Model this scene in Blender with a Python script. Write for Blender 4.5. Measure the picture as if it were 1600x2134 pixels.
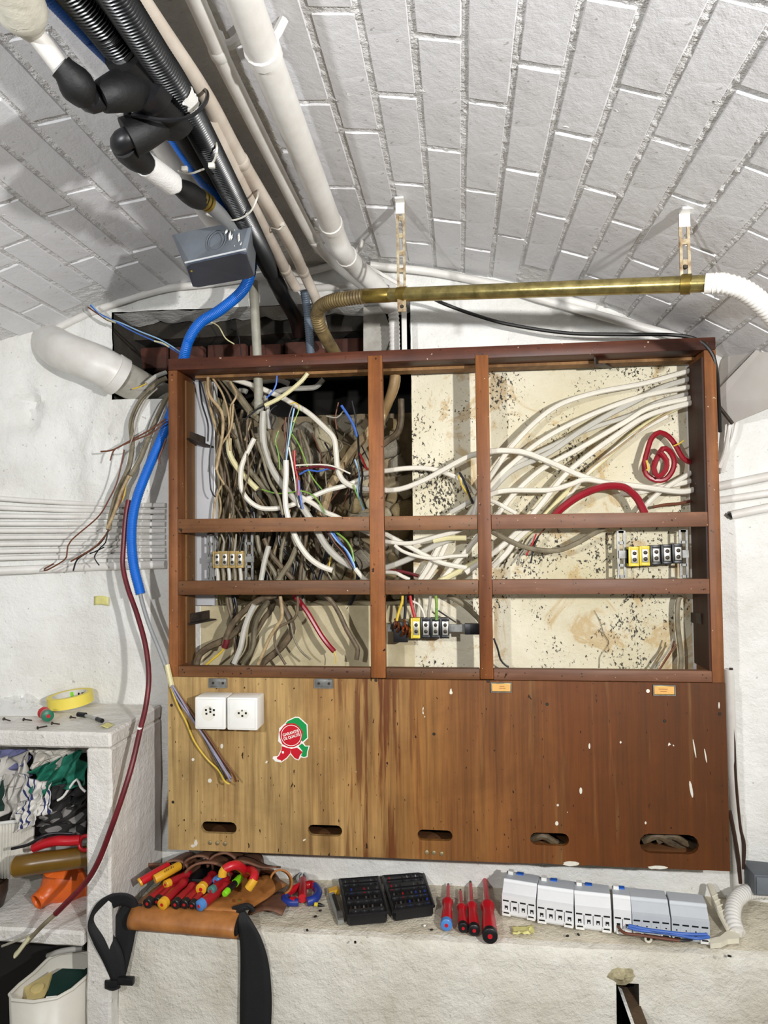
import bpy, bmesh, math, random
from mathutils import Vector, Matrix, noise

for o in list(bpy.data.objects):
    bpy.data.objects.remove(o, do_unlink=True)
SC = bpy.context.scene
COL = SC.collection
rnd = random.Random(7)
FPX, IW, IH = 1450.0, 1600.0, 2134.0
YAW, PITCH, ROLL = 0.108544, 0.031098, 0.0115025

# ---------------------------------------------------------------- camera
MR = (Matrix.Rotation(YAW, 3, 'Z') @ Matrix.Rotation(PITCH, 3, 'X') @ Matrix.Rotation(ROLL, 3, 'Y'))
cd = bpy.data.cameras.new('camera')
cam = bpy.data.objects.new('camera', cd)
COL.objects.link(cam)
cd.sensor_fit = 'HORIZONTAL'
cd.sensor_width = 36.0
cd.lens = 36.0 * FPX / IW
cd.clip_start = 0.02
cr, cf, cu = MR.col[0], MR.col[1], MR.col[2]
m4 = Matrix.Identity(4)
for i in range(3):
    m4[i][0], m4[i][1], m4[i][2] = cr[i], cu[i], -cf[i]
cam.matrix_world = m4
SC.camera = cam

# ---------------------------------------------------------------- light
W = bpy.data.worlds.new('world')
SC.world = W
W.use_nodes = True
W.node_tree.nodes['Background'].inputs[0].default_value = (0.95, 0.97, 1.0, 1)
W.node_tree.nodes['Background'].inputs[1].default_value = 0.07


def lamp(name, loc, target, power, size, color, spread=180):
    d = bpy.data.lights.new(name, 'AREA')
    d.shape = 'DISK'
    d.size = size
    d.energy = power
    d.color = color
    d.spread = math.radians(spread)
    o = bpy.data.objects.new(name, d)
    COL.objects.link(o)
    o.location = loc
    v = Vector(target) - Vector(loc)
    o.rotation_euler = v.to_track_quat('-Z', 'Y').to_euler()
    return o


lamp('work_lamp_right', (0.70, -0.15, 0.14), (-0.15, 1.6, 0.12), 19.5, 0.045, (1.0, 0.99, 0.975), 140)
lamp('work_lamp_left', (-0.60, -0.25, 0.20), (0.0, 1.6, 0.0), 11.5, 0.05, (0.97, 0.985, 1.0), 160)

SC.view_settings.view_transform = 'Standard'
SC.view_settings.look = 'None'
SC.view_settings.gamma = 1.0
SC.view_settings.use_curve_mapping = False
SC.view_settings.exposure = 0.0

YF = 1.55      # front of the wooden cabinet
YW = 1.68      # plaster wall behind it
ZL = -0.834    # top of the masonry ledge
VCX, VCZ, VR = -0.349, -1.178, 1.845   # vault axis and radius


# ---------------------------------------------------------------- placing
def ray(x, y):
    return MR @ Vector(((x - IW / 2) / FPX, 1.0, -(y - IH / 2) / FPX))


def P(x, y, Y=YF):
    r = ray(x, y)
    return r * (Y / r.y)


def PZ(x, y, z):
    r = ray(x, y)
    return r * (z / r.z)


def pts(s, Y=YF):
    """'x,y[,Y] ...' -> points; a missing depth takes Y, or is interpolated if Y is a (start, end) pair."""
    it = [tuple(float(v) for v in t.split(',')) for t in s.split()]
    out = []
    n = max(1, len(it) - 1)
    for i, t in enumerate(it):
        if len(t) == 3:
            d = t[2]
        elif isinstance(Y, tuple):
            d = Y[0] + (Y[1] - Y[0]) * i / n
        else:
            d = Y
        out.append(P(t[0], t[1], d))
    return out


# ---------------------------------------------------------------- materials
def srgb(h):
    h = h.lstrip('#')
    c = [int(h[i:i + 2], 16) / 255 for i in (0, 2, 4)]
    return tuple((v / 12.92 if v <= 0.04045 else ((v + 0.055) / 1.055) ** 2.4) for v in c) + (1.0,)


class NT:
    def __init__(s, name):
        s.m = bpy.data.materials.new(name)
        s.m.use_nodes = True
        s.t = s.m.node_tree
        s.b = s.t.nodes['Principled BSDF']
        s._tc = None

    def n(s, kind, **kw):
        nd = s.t.nodes.new(kind)
        for k, v in kw.items():
            if k.startswith('i_'):
                key = k[2:]
                key = int(key) if key.isdigit() else key.replace('_', ' ')
                nd.inputs[key].default_value = v
            else:
                setattr(nd, k, v)
        return nd

    def l(s, a, b):
        s.t.links.new(a, b)

    def co(s, kind='Object', scale=(1, 1, 1), rot=(0, 0, 0)):
        if s._tc is None:
            s._tc = s.n('ShaderNodeTexCoord')
        mp = s.n('ShaderNodeMapping')
        mp.inputs['Scale'].default_value = scale
        mp.inputs['Rotation'].default_value = rot
        s.l(s._tc.outputs[kind], mp.inputs['Vector'])
        return mp.outputs[0]

    def noise(s, scale, detail=4, rough=0.55, vec=None, dist=0.0):
        nd = s.n('ShaderNodeTexNoise', i_Scale=scale, i_Detail=detail, i_Roughness=rough, i_Distortion=dist)
        s.l(vec if vec is not None else s.co(), nd.inputs['Vector'])
        return nd.outputs['Fac']

    def ramp(s, fac, stops, interp='LINEAR'):
        r = s.n('ShaderNodeValToRGB')
        e = r.color_ramp
        e.interpolation = interp
        while len(e.elements) < len(stops):
            e.elements.new(0.5)
        for el, (p, c) in zip(e.elements, stops):
            el.position = p
            el.color = c if len(c) == 4 else (c[0], c[1], c[2], 1)
        s.l(fac, r.inputs[0])
        return r.outputs[0]

    def mix(s, fac, a, b, mode='MIX'):
        nd = s.n('ShaderNodeMix', data_type='RGBA', blend_type=mode)
        for sock, v in ((nd.inputs[0], fac), (nd.inputs[6], a), (nd.inputs[7], b)):
            if hasattr(v, 'links'):
                s.l(v, sock)
            else:
                sock.default_value = v
        return nd.outputs[2]

    def math(s, op, a, b=0.5):
        nd = s.n('ShaderNodeMath', operation=op)
        for sock, v in ((nd.inputs[0], a), (nd.inputs[1], b)):
            if hasattr(v, 'links'):
                s.l(v, sock)
            else:
                sock.default_value = v
        return nd.outputs[0]

    def bump(s, h, strength=0.3, dist=0.002, prev=None):
        nd = s.n('ShaderNodeBump', i_Strength=strength, i_Distance=dist)
        s.l(h, nd.inputs['Height'])
        if prev is not None:
            s.l(prev, nd.inputs['Normal'])
        s.l(nd.outputs[0], s.b.inputs['Normal'])
        return nd.outputs[0]

    def col(s, v):
        if hasattr(v, 'links'):
            s.l(v, s.b.inputs['Base Color'])
        else:
            s.b.inputs['Base Color'].default_value = v

    def setp(s, rough=None, metal=None, trans=None, spec=None):
        if rough is not None:
            s.b.inputs['Roughness'].default_value = rough
        if metal is not None:
            s.b.inputs['Metallic'].default_value = metal
        if trans is not None:
            s.b.inputs['Transmission Weight'].default_value = trans
        if spec is not None:
            s.b.inputs['Specular IOR Level'].default_value = spec


BW0, BW1 = (0, 0, 0, 1), (1, 1, 1, 1)
MATS = {}


def mat(name, c, rough=0.5, metal=0.0, var=0.18, scale=30, bump=0.0, bscale=120, c2=None, spec=None):
    """Plain coloured surface with fine mottling (and a second colour in patches if c2 is given)."""
    if name in MATS:
        return MATS[name]
    t = NT(name)
    a = srgb(c)
    b = srgb(c2) if c2 else tuple(v * (1 - var) for v in a[:3]) + (1,)
    f = t.noise(scale, 5, 0.6)
    f = t.ramp(f, [(0.35, BW0), (0.68, BW1)])
    t.col(t.mix(f, a, b))
    t.setp(rough, metal, spec=spec)
    if bump:
        t.bump(t.noise(bscale, 4, 0.6), bump, 0.002)
    MATS[name] = t.m
    return t.m


# ---------------------------------------------------------------- objects
def tag(o, label=None, cat=None, group=None, kind=None):
    if label:
        o['label'] = label
    if cat:
        o['category'] = cat
    if group:
        o['group'] = group
    if kind:
        o['kind'] = kind
    return o


def empty(name, loc=(0, 0, 0)):
    o = bpy.data.objects.new(name, None)
    o.empty_display_size = 0.02
    o.location = loc
    COL.objects.link(o)
    return o


def setparent(o, parent):
    if parent is not None:
        o.parent = parent
        o.matrix_parent_inverse = Matrix.Translation(parent_loc(parent)).inverted()
    return o


def parent_loc(p):
    v = Vector(p.location)
    q = p.parent
    # parts keep world coordinates in their meshes, so only root offsets matter
    return v


class MB:
    """Collects shapes; .obj() links them as one mesh object."""

    def __init__(s):
        s.v, s.f, s.mi, s.uv = [], [], [], {}
        s.mats = []
        s.cur = 0

    def use(s, m):
        if m not in s.mats:
            s.mats.append(m)
        s.cur = s.mats.index(m)
        return s

    def add(s, vs, fs):
        k = len(s.v)
        s.v += [tuple(v) for v in vs]
        for f in fs:
            s.f.append(tuple(i + k for i in f))
            s.mi.append(s.cur)
        return s

    def box(s, x0, x1, y0, y1, z0, z1, bev=0.0, M=None):
        if bev <= 0:
            vs = [(x, y, z) for z in (z0, z1) for y in (y0, y1) for x in (x0, x1)]
            fs = [(0, 2, 3, 1), (4, 5, 7, 6), (0, 1, 5, 4), (2, 6, 7, 3), (0, 4, 6, 2), (1, 3, 7, 5)]
        else:
            bm = bmesh.new()
            bmesh.ops.create_cube(bm, size=1.0)
            for v in bm.verts:
                v.co = Vector(((x0 + x1) / 2 + v.co.x * (x1 - x0), (y0 + y1) / 2 + v.co.y * (y1 - y0), (z0 + z1) / 2 + v.co.z * (z1 - z0)))
            bmesh.ops.bevel(bm, geom=list(bm.edges), offset=bev, segments=2, affect='EDGES', profile=0.5)
            bm.verts.index_update()
            vs = [v.co.copy() for v in bm.verts]
            fs = [tuple(v.index for v in f.verts) for f in bm.faces]
            bm.free()
        if M is not None:
            vs = [M @ Vector(v) for v in vs]
        return s.add(vs, fs)

    def prism(s, poly, d, center=None):
        """poly: list of 3-D points (planar outline); d: extrusion vector."""
        n = len(poly)
        d = Vector(d)
        vs = [Vector(p) for p in poly] + [Vector(p) + d for p in poly]
        fs = [tuple(range(n)), tuple(range(2 * n - 1, n - 1, -1))]
        fs += [(i, i + n, (i + 1) % n + n, (i + 1) % n) for i in range(n)]
        return s.add(vs, fs)

    def tube(s, path, r, n=8, caps=True, radii=None, flat=None):
        path = [Vector(p) for p in path]
        m = len(path)
        if m < 2:
            return s
        tan = []
        for i in range(m):
            a = path[max(0, i - 1)]
            b = path[min(m - 1, i + 1)]
            d = (b - a)
            tan.append(d.normalized() if d.length > 1e-9 else Vector((0, 0, 1)))
        up = Vector((0, 0, 1)) if abs(tan[0].z) < 0.9 else Vector((1, 0, 0))
        nv = (up - tan[0] * up.dot(tan[0])).normalized()
        vs = []
        for i in range(m):
            nv = nv - tan[i] * nv.dot(tan[i])
            if nv.length < 1e-6:
                nv = tan[i].orthogonal()
            nv.normalize()
            bv = tan[i].cross(nv)
            rr = radii[i] if radii else r
            for k in range(n):
                a = 2 * math.pi * k / n
                sx = flat if flat else 1.0
                vs.append(path[i] + (nv * math.cos(a) * sx + bv * math.sin(a)) * rr)
        fs = []
        for i in range(m - 1):
            for k in range(n):
                k2 = (k + 1) % n
                fs.append((i * n + k, i * n + k2, (i + 1) * n + k2, (i + 1) * n + k))
        if caps:
            fs.append(tuple(range(n - 1, -1, -1)))
            fs.append(tuple(range((m - 1) * n, m * n)))
        return s.add(vs, fs)

    def lathe(s, o, axis, prof, n=16, caps=True):
        """prof: list of (distance along axis, radius)."""
        o = Vector(o)
        ax = Vector(axis).normalized()
        path = [o + ax * t for t, r in prof]
        u = ax.orthogonal().normalized()
        w = ax.cross(u)
        vs, fs = [], []
        m = len(prof)
        for i, (t, r) in enumerate(prof):
            for k in range(n):
                a = 2 * math.pi * k / n
                vs.append(path[i] + (u * math.cos(a) + w * math.sin(a)) * max(r, 1e-5))
        for i in range(m - 1):
            for k in range(n):
                k2 = (k + 1) % n
                fs.append((i * n + k, i * n + k2, (i + 1) * n + k2, (i + 1) * n + k))
        if caps:
            fs.append(tuple(range(n - 1, -1, -1)))
            fs.append(tuple(range((m - 1) * n, m * n)))
        return s.add(vs, fs)

    def grid(s, fn, nu, nv, close_u=False):
        vs = [fn(i / (nu - (0 if close_u else 1)), j / (nv - 1)) for j in range(nv) for i in range(nu)]
        fs = []
        for j in range(nv - 1):
            for i in range(nu if close_u else nu - 1):
                i2 = (i + 1) % nu
                fs.append((j * nu + i, j * nu + i2, (j + 1) * nu + i2, (j + 1) * nu + i))
        return s.add(vs, fs)

    def obj(s, name, m=None, parent=None, smooth=True, angle=40, solid=0.0, uvgrid=None):
        me = bpy.data.meshes.new(name)
        me.from_pydata(s.v, [], s.f)
        if m is not None:
            me.materials.append(m)
        else:
            for x in s.mats:
                me.materials.append(x)
            me.polygons.foreach_set('material_index', s.mi)
        if uvgrid:
            nu, nv = uvgrid
            ul = me.uv_layers.new(name='UVMap')
            for li, lp in enumerate(me.loops):
                vi = lp.vertex_index
                ul.data[li].uv = ((vi % nu) / (nu - 1), (vi // nu) / (nv - 1))
        bm = bmesh.new()
        bm.from_mesh(me)
        bmesh.ops.recalc_face_normals(bm, faces=bm.faces)
        bm.to_mesh(me)
        bm.free()
        if smooth:
            me.polygons.foreach_set('use_smooth', [True] * len(me.polygons))
            try:
                me.set_sharp_from_angle(angle=math.radians(angle))
            except Exception:
                pass
        me.update()
        o = bpy.data.objects.new(name, me)
        COL.objects.link(o)
        if parent is not None:
            setparent(o, parent)
        if solid:
            md = o.modifiers.new('thickness', 'SOLIDIFY')
            md.thickness = solid
            md.offset = 0
        return o


def smoothpath(p, step=0.008):
    """Catmull-Rom through the points."""
    p = [Vector(q) for q in p]
    if len(p) < 3:
        a, b = p[0], p[-1]
        n = max(2, int((b - a).length / (step * 3)) + 1)
        return [a.lerp(b, i / (n - 1)) for i in range(n)]
    q = [p[0] * 2 - p[1]] + p + [p[-1] * 2 - p[-2]]
    out = []
    for i in range(1, len(q) - 2):
        a, b, c, d = q[i - 1], q[i], q[i + 1], q[i + 2]
        n = max(2, int((c - b).length / step))
        for k in range(n):
            t = k / n
            out.append(0.5 * ((2 * b) + (c - a) * t + (2 * a - 5 * b + 4 * c - d) * t * t + (3 * b - a - 3 * c + d) * t ** 3))
    out.append(p[-1])
    return out


def resample(path, step):
    L = [0.0]
    for a, b in zip(path, path[1:]):
        L.append(L[-1] + (b - a).length)
    n = max(2, int(L[-1] / step) + 1)
    out, j = [], 0
    for i in range(n):
        t = L[-1] * i / (n - 1)
        while j < len(L) - 2 and L[j + 1] < t:
            j += 1
        seg = L[j + 1] - L[j]
        out.append(path[j].lerp(path[j + 1], (t - L[j]) / seg if seg > 0 else 0))
    return out


def cable(name, p, r, m, label=None, cat='cable', group=None, parent=None, n=8, step=0.008):
    o = MB().tube(smoothpath(p, step), r, n).obj(name, m, parent)
    if parent is None:
        tag(o, label, cat, group)
    return o


def corrugated(name, p, r, m, pitch=0.0042, depth=0.10, n=14, parent=None):
    path = resample(smoothpath(p, 0.004), pitch / 4)
    rad = [r * (1 - depth * (0, 0.35, 1.0, 0.65)[i % 4]) for i in range(len(path))]
    return MB().tube(path, r, n, radii=rad).obj(name, m, parent, angle=80)


def fbm(p, s, seed=0.0):
    q = Vector(p) * s + Vector((seed, seed * 1.7, seed * 0.3))
    return noise.noise(q) + 0.5 * noise.noise(q * 2.1) + 0.25 * noise.noise(q * 4.3)

# ================================================================ surfaces of the place
def m_paint(name, base, dark, rough, bumpk, stain=None):
    t = NT(name)
    f = t.ramp(t.noise(5.0, 6, 0.62), [(0.38, BW0), (0.72, BW1)])
    c = t.mix(f, srgb(base), srgb(dark))
    if stain:
        f2 = t.ramp(t.noise(2.6, 5, 0.7, dist=0.6), [(0.56, BW0), (0.74, (0.6, 0.6, 0.6, 1))])
        c = t.mix(f2, c, srgb(stain))
    sp = t.ramp(t.noise(75, 2, 0.5), [(0.70, BW0), (0.76, (0.55, 0.55, 0.55, 1))])
    c = t.mix(sp, c, srgb('#8a867e'))
    t.col(c)
    t.setp(rough)
    b1 = t.bump(t.noise(22, 6, 0.66), 0.75 * bumpk, 0.012)
    t.bump(t.noise(120, 4, 0.65), 0.65 * bumpk, 0.003, b1)
    return t.m


M_WALL = m_paint('white_wall_paint', '#e8e8e4', '#d5d3cc', 0.5, 0.8)
M_CEIL = m_paint('white_vault_paint', '#e3e3e5', '#d8d7d8', 0.36, 0.30)
M_JOINT = m_paint('painted_joint_mortar', '#e6e5e4', '#cfcdca', 0.34, 1.6)
M_LEDGE = m_paint('limewash_ledge', '#e6e3d8', '#cac3b3', 0.6, 1.0, stain='#b5aa92')


def m_mould_wall():
    t = NT('yellowed_mouldy_plaster')
    f = t.ramp(t.noise(3.2, 6, 0.65), [(0.35, BW0), (0.7, BW1)])
    c = t.mix(f, srgb('#ddd6c0'), srgb('#c2b896'))
    # rusty water stains
    st = t.ramp(t.noise(5.5, 5, 0.7, dist=1.2), [(0.54, BW0), (0.60, (0.6, 0.6, 0.6, 1)), (0.72, (0.1, 0.1, 0.1, 1))])
    c = t.mix(st, c, srgb('#b08a45'))
    # black mould specks, clustered
    vec = t.co(scale=(1.0, 1.0, 0.75), rot=(0, 0.7, 0))
    sp = t.noise(165, 3, 0.62, vec)
    cl = t.noise(6, 3, 0.6)
    s = t.math('MULTIPLY', sp, t.math('ADD', t.math('MULTIPLY', cl, 1.3), 0.40))
    s = t.ramp(s, [(0.65, BW0), (0.72, BW1)])
    c = t.mix(s, c, srgb('#3a352b'))
    t.col(c)
    t.setp(0.75)
    b1 = t.bump(t.noise(18, 6, 0.7), 0.5, 0.010)
    t.bump(t.noise(120, 4, 0.6), 0.6, 0.0025, b1)
    return t.m


M_MOULD = m_mould_wall()
M_RUBBLE = mat('rubble_mortar', '#8b7d62', 0.9, c2='#5e5240', scale=14, bump=0.8, bscale=60)
M_SLABPL = mat('beige_rough_plaster', '#c9bd9c', 0.85, c2='#a39674', scale=9, bump=0.8, bscale=70)
M_DARKPL = mat('dark_plaster', '#4a443c', 0.95, c2='#2c2823', scale=8, bump=0.6, bscale=40)  # dark brown-grey plaster for niche reveals and ledge slot
M_VOID = mat('void_shade_black', '#14120f', 1.0, var=0.4)  # near-black colour stands in for darkness in the niche and behind the panel


def gridwall(name, m, ux, uz, holes, fn, step=0.02):
    """Rectangular sheet over (u, v) with rectangular holes; fn(u, v) -> point. Extra cuts follow the hole edges."""
    def cuts(lo, hi, extra):
        n = max(1, int(round((hi - lo) / step)))
        c = sorted(set([lo + (hi - lo) * i / n for i in range(n + 1)] + [e for e in extra if lo < e < hi]))
        out = [c[0]]
        for v in c[1:]:
            if v - out[-1] > 1e-4:
                out.append(v)
        return out
    us = cuts(ux[0], ux[1], [h[k] for h in holes for k in (0, 1)])
    vs = cuts(uz[0], uz[1], [h[k] for h in holes for k in (2, 3)])
    b = MB()
    vv = [fn(u, v) for v in vs for u in us]
    nu = len(us)
    ff = []
    for j in range(len(vs) - 1):
        for i in range(nu - 1):
            cu, cv = (us[i] + us[i + 1]) / 2, (vs[j] + vs[j + 1]) / 2
            if any(h[0] < cu < h[1] and h[2] < cv < h[3] for h in holes):
                continue
            ff.append((j * nu + i, j * nu + i + 1, (j + 1) * nu + i + 1, (j + 1) * nu + i))
    b.add(vv, ff)
    return b


# ---------------------------------------------------------------- back wall with the broken-out niche
XN0, XN1, XN2 = P(236, 700, YW).x, P(452, 1000, YW).x, P(858, 900, YW).x
ZN_T, ZN_A, ZN_B = P(500, 640, YW).z, P(300, 832, YW).z, P(600, 1262, YW).z
HOLES = [(XN0, XN2, ZN_A, ZN_T), (XN1, XN2, ZN_B, ZN_A + 0.001)]


HX, HZ = P(78, 862, YW).x, P(78, 862, YW).z


def wallfn(x, z):
    y = YW + 0.005 * fbm((x, 0, z), 3.0) + 0.003 * fbm((x, 5, z), 16.0)
    if x < -0.95:                       # the pier turns towards the room on the left
        y -= (-0.95 - x) * 0.35 * min(1.0, (-0.95 - x) / 0.1)
    if x > 0.56:
        y -= (x - 0.56) * 0.16
    if x < -0.66 and z > -0.45:         # lumpy plaster left of the cabinet
        w = min(1.0, (-0.66 - x) / 0.06) * max(0.25, min(1.0, (z + 0.02) / 0.15))
        y += w * (0.012 * fbm((x, 3, z * .8), 8) - 0.007 * abs(fbm((x, 9, z * .6), 22)))
    d = math.hypot(x - HX, (z - HZ) * 0.55)     # broken-out hollow beside the drain pipe
    if d < 0.036:
        y += 0.045 * min(1.0, 1.6 * (1 - d / 0.036)) * (0.5 + 0.8 * abs(fbm((x, 2, z), 30)))
    # rough plaster lump under the drain pipe
    d2 = math.hypot((x + 0.93) * 1.0, (z - 0.30) * 0.6)
    if d2 < 0.16:
        y += -0.012 * (1 - d2 / 0.16) * (1 + 0.8 * fbm((x, 7, z), 20))
    return (x, y, z)


b = gridwall('wall_back', None, (-1.75, 1.35), (-1.46, 0.72), HOLES, wallfn, 0.0135)
b.mats = [M_WALL, M_MOULD, M_SLABPL, M_RUBBLE]
b.mi = []
for f in b.f:
    x = sum(b.v[i][0] for i in f) / len(f)
    z = sum(b.v[i][2] for i in f) / len(f)
    if -0.64 < x < XN2 and -0.70 < z < ZN_B + 0.01:
        b.mi.append(2)
    elif XN2 - 0.01 <= x < 0.53 and -0.7 < z < 0.40:
        b.mi.append(1)
    else:
        b.mi.append(0)
wall_back = tag(b.obj('wall_back', None), 'white plastered back wall with a broken-out niche behind the cabinet', 'wall', kind='structure')

# niche: jambs, rubble back, deep void above
b = MB()
b.use(M_SLABPL)


def jamb(a, c, dep, seed):
    a, c = Vector(a), Vector(c)

    def fn(u, v):
        p = a.lerp(c, u)
        k = 0.012 * fbm(p * 1.0, 18, seed) * (0.4 + v)
        return (p.x + k * (1 if abs(c.z - a.z) > abs(c.x - a.x) else 0), p.y + dep * v, p.z + (k if abs(c.x - a.x) > abs(c.z - a.z) else 0))
    b.grid(fn, max(3, int((c - a).length / 0.02)), 6)


jamb((XN2, YW, ZN_B), (XN2, YW, ZN_A), 0.14, 1)
jamb((XN1, YW, ZN_B), (XN1, YW, ZN_A), 0.14, 2)
jamb((XN1, YW, ZN_B), (XN2, YW, ZN_B), 0.14, 3)
b.use(M_WALL)
jamb((XN2, YW, ZN_A), (XN2, YW, ZN_T), 0.14, 4)
jamb((XN0, YW, ZN_T), (XN2, YW, ZN_T), 0.10, 5)
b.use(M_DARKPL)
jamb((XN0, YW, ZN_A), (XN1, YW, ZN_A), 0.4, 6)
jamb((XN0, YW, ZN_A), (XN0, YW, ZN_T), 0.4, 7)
b.obj('niche_reveal', None, wall_back)

ZR = P(600, 868, 1.80).z      # top of the rubble, void above


def rubfn(u, v):
    x = XN1 - 0.05 + (XN2 - XN1 + 0.1) * u
    z = ZN_B - 0.05 + (ZR - ZN_B + 0.05) * v
    return (x, 1.80 + 0.014 * fbm((x, 0, z), 14), z)


MB().grid(rubfn, 50, 50).obj('rubble_back', M_RUBBLE, wall_back)
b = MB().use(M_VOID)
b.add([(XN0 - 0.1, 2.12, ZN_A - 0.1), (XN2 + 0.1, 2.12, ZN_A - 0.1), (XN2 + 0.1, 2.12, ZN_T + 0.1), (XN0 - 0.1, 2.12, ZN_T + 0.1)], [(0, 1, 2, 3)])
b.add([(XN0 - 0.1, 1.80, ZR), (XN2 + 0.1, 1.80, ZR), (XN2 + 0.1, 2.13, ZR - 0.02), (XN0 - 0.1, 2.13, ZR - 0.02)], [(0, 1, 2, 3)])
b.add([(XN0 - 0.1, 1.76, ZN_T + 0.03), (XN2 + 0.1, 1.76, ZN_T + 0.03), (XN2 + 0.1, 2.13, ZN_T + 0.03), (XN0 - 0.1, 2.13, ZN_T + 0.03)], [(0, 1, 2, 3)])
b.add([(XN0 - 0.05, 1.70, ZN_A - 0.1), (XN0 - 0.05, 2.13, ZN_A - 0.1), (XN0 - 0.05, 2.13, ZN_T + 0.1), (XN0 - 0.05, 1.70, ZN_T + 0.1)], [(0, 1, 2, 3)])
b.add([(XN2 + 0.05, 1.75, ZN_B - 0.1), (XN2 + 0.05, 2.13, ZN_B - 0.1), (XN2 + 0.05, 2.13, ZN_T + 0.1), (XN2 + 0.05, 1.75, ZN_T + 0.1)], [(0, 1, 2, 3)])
b.obj('niche_shade_sheets', None, wall_back)


def stone_mesh(seed):
    bm = bmesh.new()
    bmesh.ops.create_icosphere(bm, subdivisions=2, radius=1.0)
    for v in bm.verts:
        n = v.co.normalized()
        k = 1 + 0.35 * noise.noise(n * 1.3 + Vector((seed * 3.1, 0, 0))) + 0.10 * noise.noise(n * 4 + Vector((0, seed, 0)))
        q = n * k
        q = Vector([max(-0.78, min(0.78, c)) for c in q])
        v.co = q
    me = bpy.data.meshes.new('stone')
    bm.to_mesh(me)
    bm.free()
    for p in me.polygons:
        p.use_smooth = seed % 2 == 0
    return me


ST_M = [mat('rubble_stone_ochre', '#a8946a', 0.85, c2='#75664a', scale=22, bump=0.7, bscale=90),
        mat('rubble_stone_grey', '#a49c8a', 0.85, c2='#6f685a', scale=22, bump=0.7, bscale=90),
        mat('rubble_stone_pale', '#c8bd9f', 0.85, c2='#94886a', scale=22, bump=0.7, bscale=90)]
ST = []
for k in range(9):
    me = stone_mesh(k)
    me.materials.append(ST_M[k % 3])
    ST.append(me)
placed = []
tries = 0
while len(placed) < 85 and tries < 4000:
    tries += 1
    x = rnd.uniform(XN1 + 0.02, XN2 - 0.02)
    z = rnd.uniform(ZN_B + 0.01, ZR - 0.005)
    r = rnd.uniform(0.012, 0.036)
    if any(math.hypot(x - q[0], z - q[1]) < (r + q[2]) * 0.85 for q in placed):
        continue
    placed.append((x, z, r))
    o = bpy.data.objects.new('stone', ST[rnd.randrange(9)])
    COL.objects.link(o)
    o.location = (x, 1.795, z)
    o.scale = (r * 1.25, r * 1.0, r * 1.05)
    o.rotation_euler = (rnd.uniform(-.3, .3), rnd.uniform(-3, 3), rnd.uniform(-.3, .3))
    o.parent = wall_back

# dark timber lintel and red bricks inside the niche
M_BEAM = mat('dark_old_timber', '#3a352d', 0.85, c2='#1f1b16', scale=16, bump=0.7, bscale=60)
b = MB()
za, zb = P(400, 706, 1.80).z, P(400, 655, 1.80).z


def beamfn(u, v):
    x = XN0 + (XN2 - 0.1 - XN0) * u
    a = v * 2
    if a < 1:
        p = (x, 1.79 + 0.004 * fbm((x, 1, v), 9), za + (zb - za) * (1 - a) + 0.004 * fbm((x, 3, v * 3), 12))
    else:
        p = (x, 1.79 + 0.12 * (a - 1), za + 0.003 * fbm((x, 5, v * 3), 12))
    return p


b.grid(beamfn, 60, 13)
lint = b.obj('timber_lintel', M_BEAM, wall_back)
M_RB = mat('old_red_brick', '#5c3529', 0.9, c2='#3a241d', scale=18, bump=0.7, bscale=80)
zc = P(400, 764, 1.83).z
xb = P(275, 720, 1.83).x
while xb < P(735, 720, 1.83).x:
    w = rnd.uniform(0.10, 0.13)
    MB().box(xb, xb + w - 0.008, 1.825 + rnd.uniform(0, .02), 1.92, zc, za - 0.006 + rnd.uniform(-.008, 0), bev=0.006).obj('brick', M_RB, wall_back)
    xb += w
# rounded grey plaster stub beside the white flexible conduit
o = []
for (x, y) in ((757, 640), (790, 638), (803, 655), (812, 680), (813, 705), (805, 728), (795, 742), (757, 742)):
    o.append(P(x, y, 1.71))
MB().prism(o, (0, 0.12, 0)).obj('plaster_stub', mat('grey_plaster', '#aba79f', 0.85, c2='#8b867c', bump=0.5), wall_back, angle=30)

# ---------------------------------------------------------------- vaulted ceiling with painted bricks
A0, A1 = math.asin((-1.55 - VCX) / VR), math.asin((1.30 - VCX) / VR)


def vault(a, y, r=VR):
    return Vector((VCX + math.sin(a) * r, y, VCZ + math.cos(a) * r))


def vfn(u, v, y0=0.44, y1=YW + 0.03):
    a = A0 + (A1 - A0) * u
    y = y0 + (y1 - y0) * v
    x = VCX + math.sin(a) * VR
    if y1 < 1 or x < -1.3 or x > 0.98:
        k = 0.001
    else:
        q = fbm((a * VR, y, 4), 70)
        k = 0.0006 * fbm((a * VR, y, 1), 14) - 0.0036 * max(0.0, q) ** 1.3
    return vault(a, y, VR + k)


cb = MB().grid(vfn, 700, 300)
cb.grid(lambda u, v: vfn(u, v, -1.6, 0.44), 60, 12)
ceiling = tag(cb.obj('ceiling', M_JOINT), 'white painted shallow brick barrel vault above the cabinet', 'ceiling', kind='structure')


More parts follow.
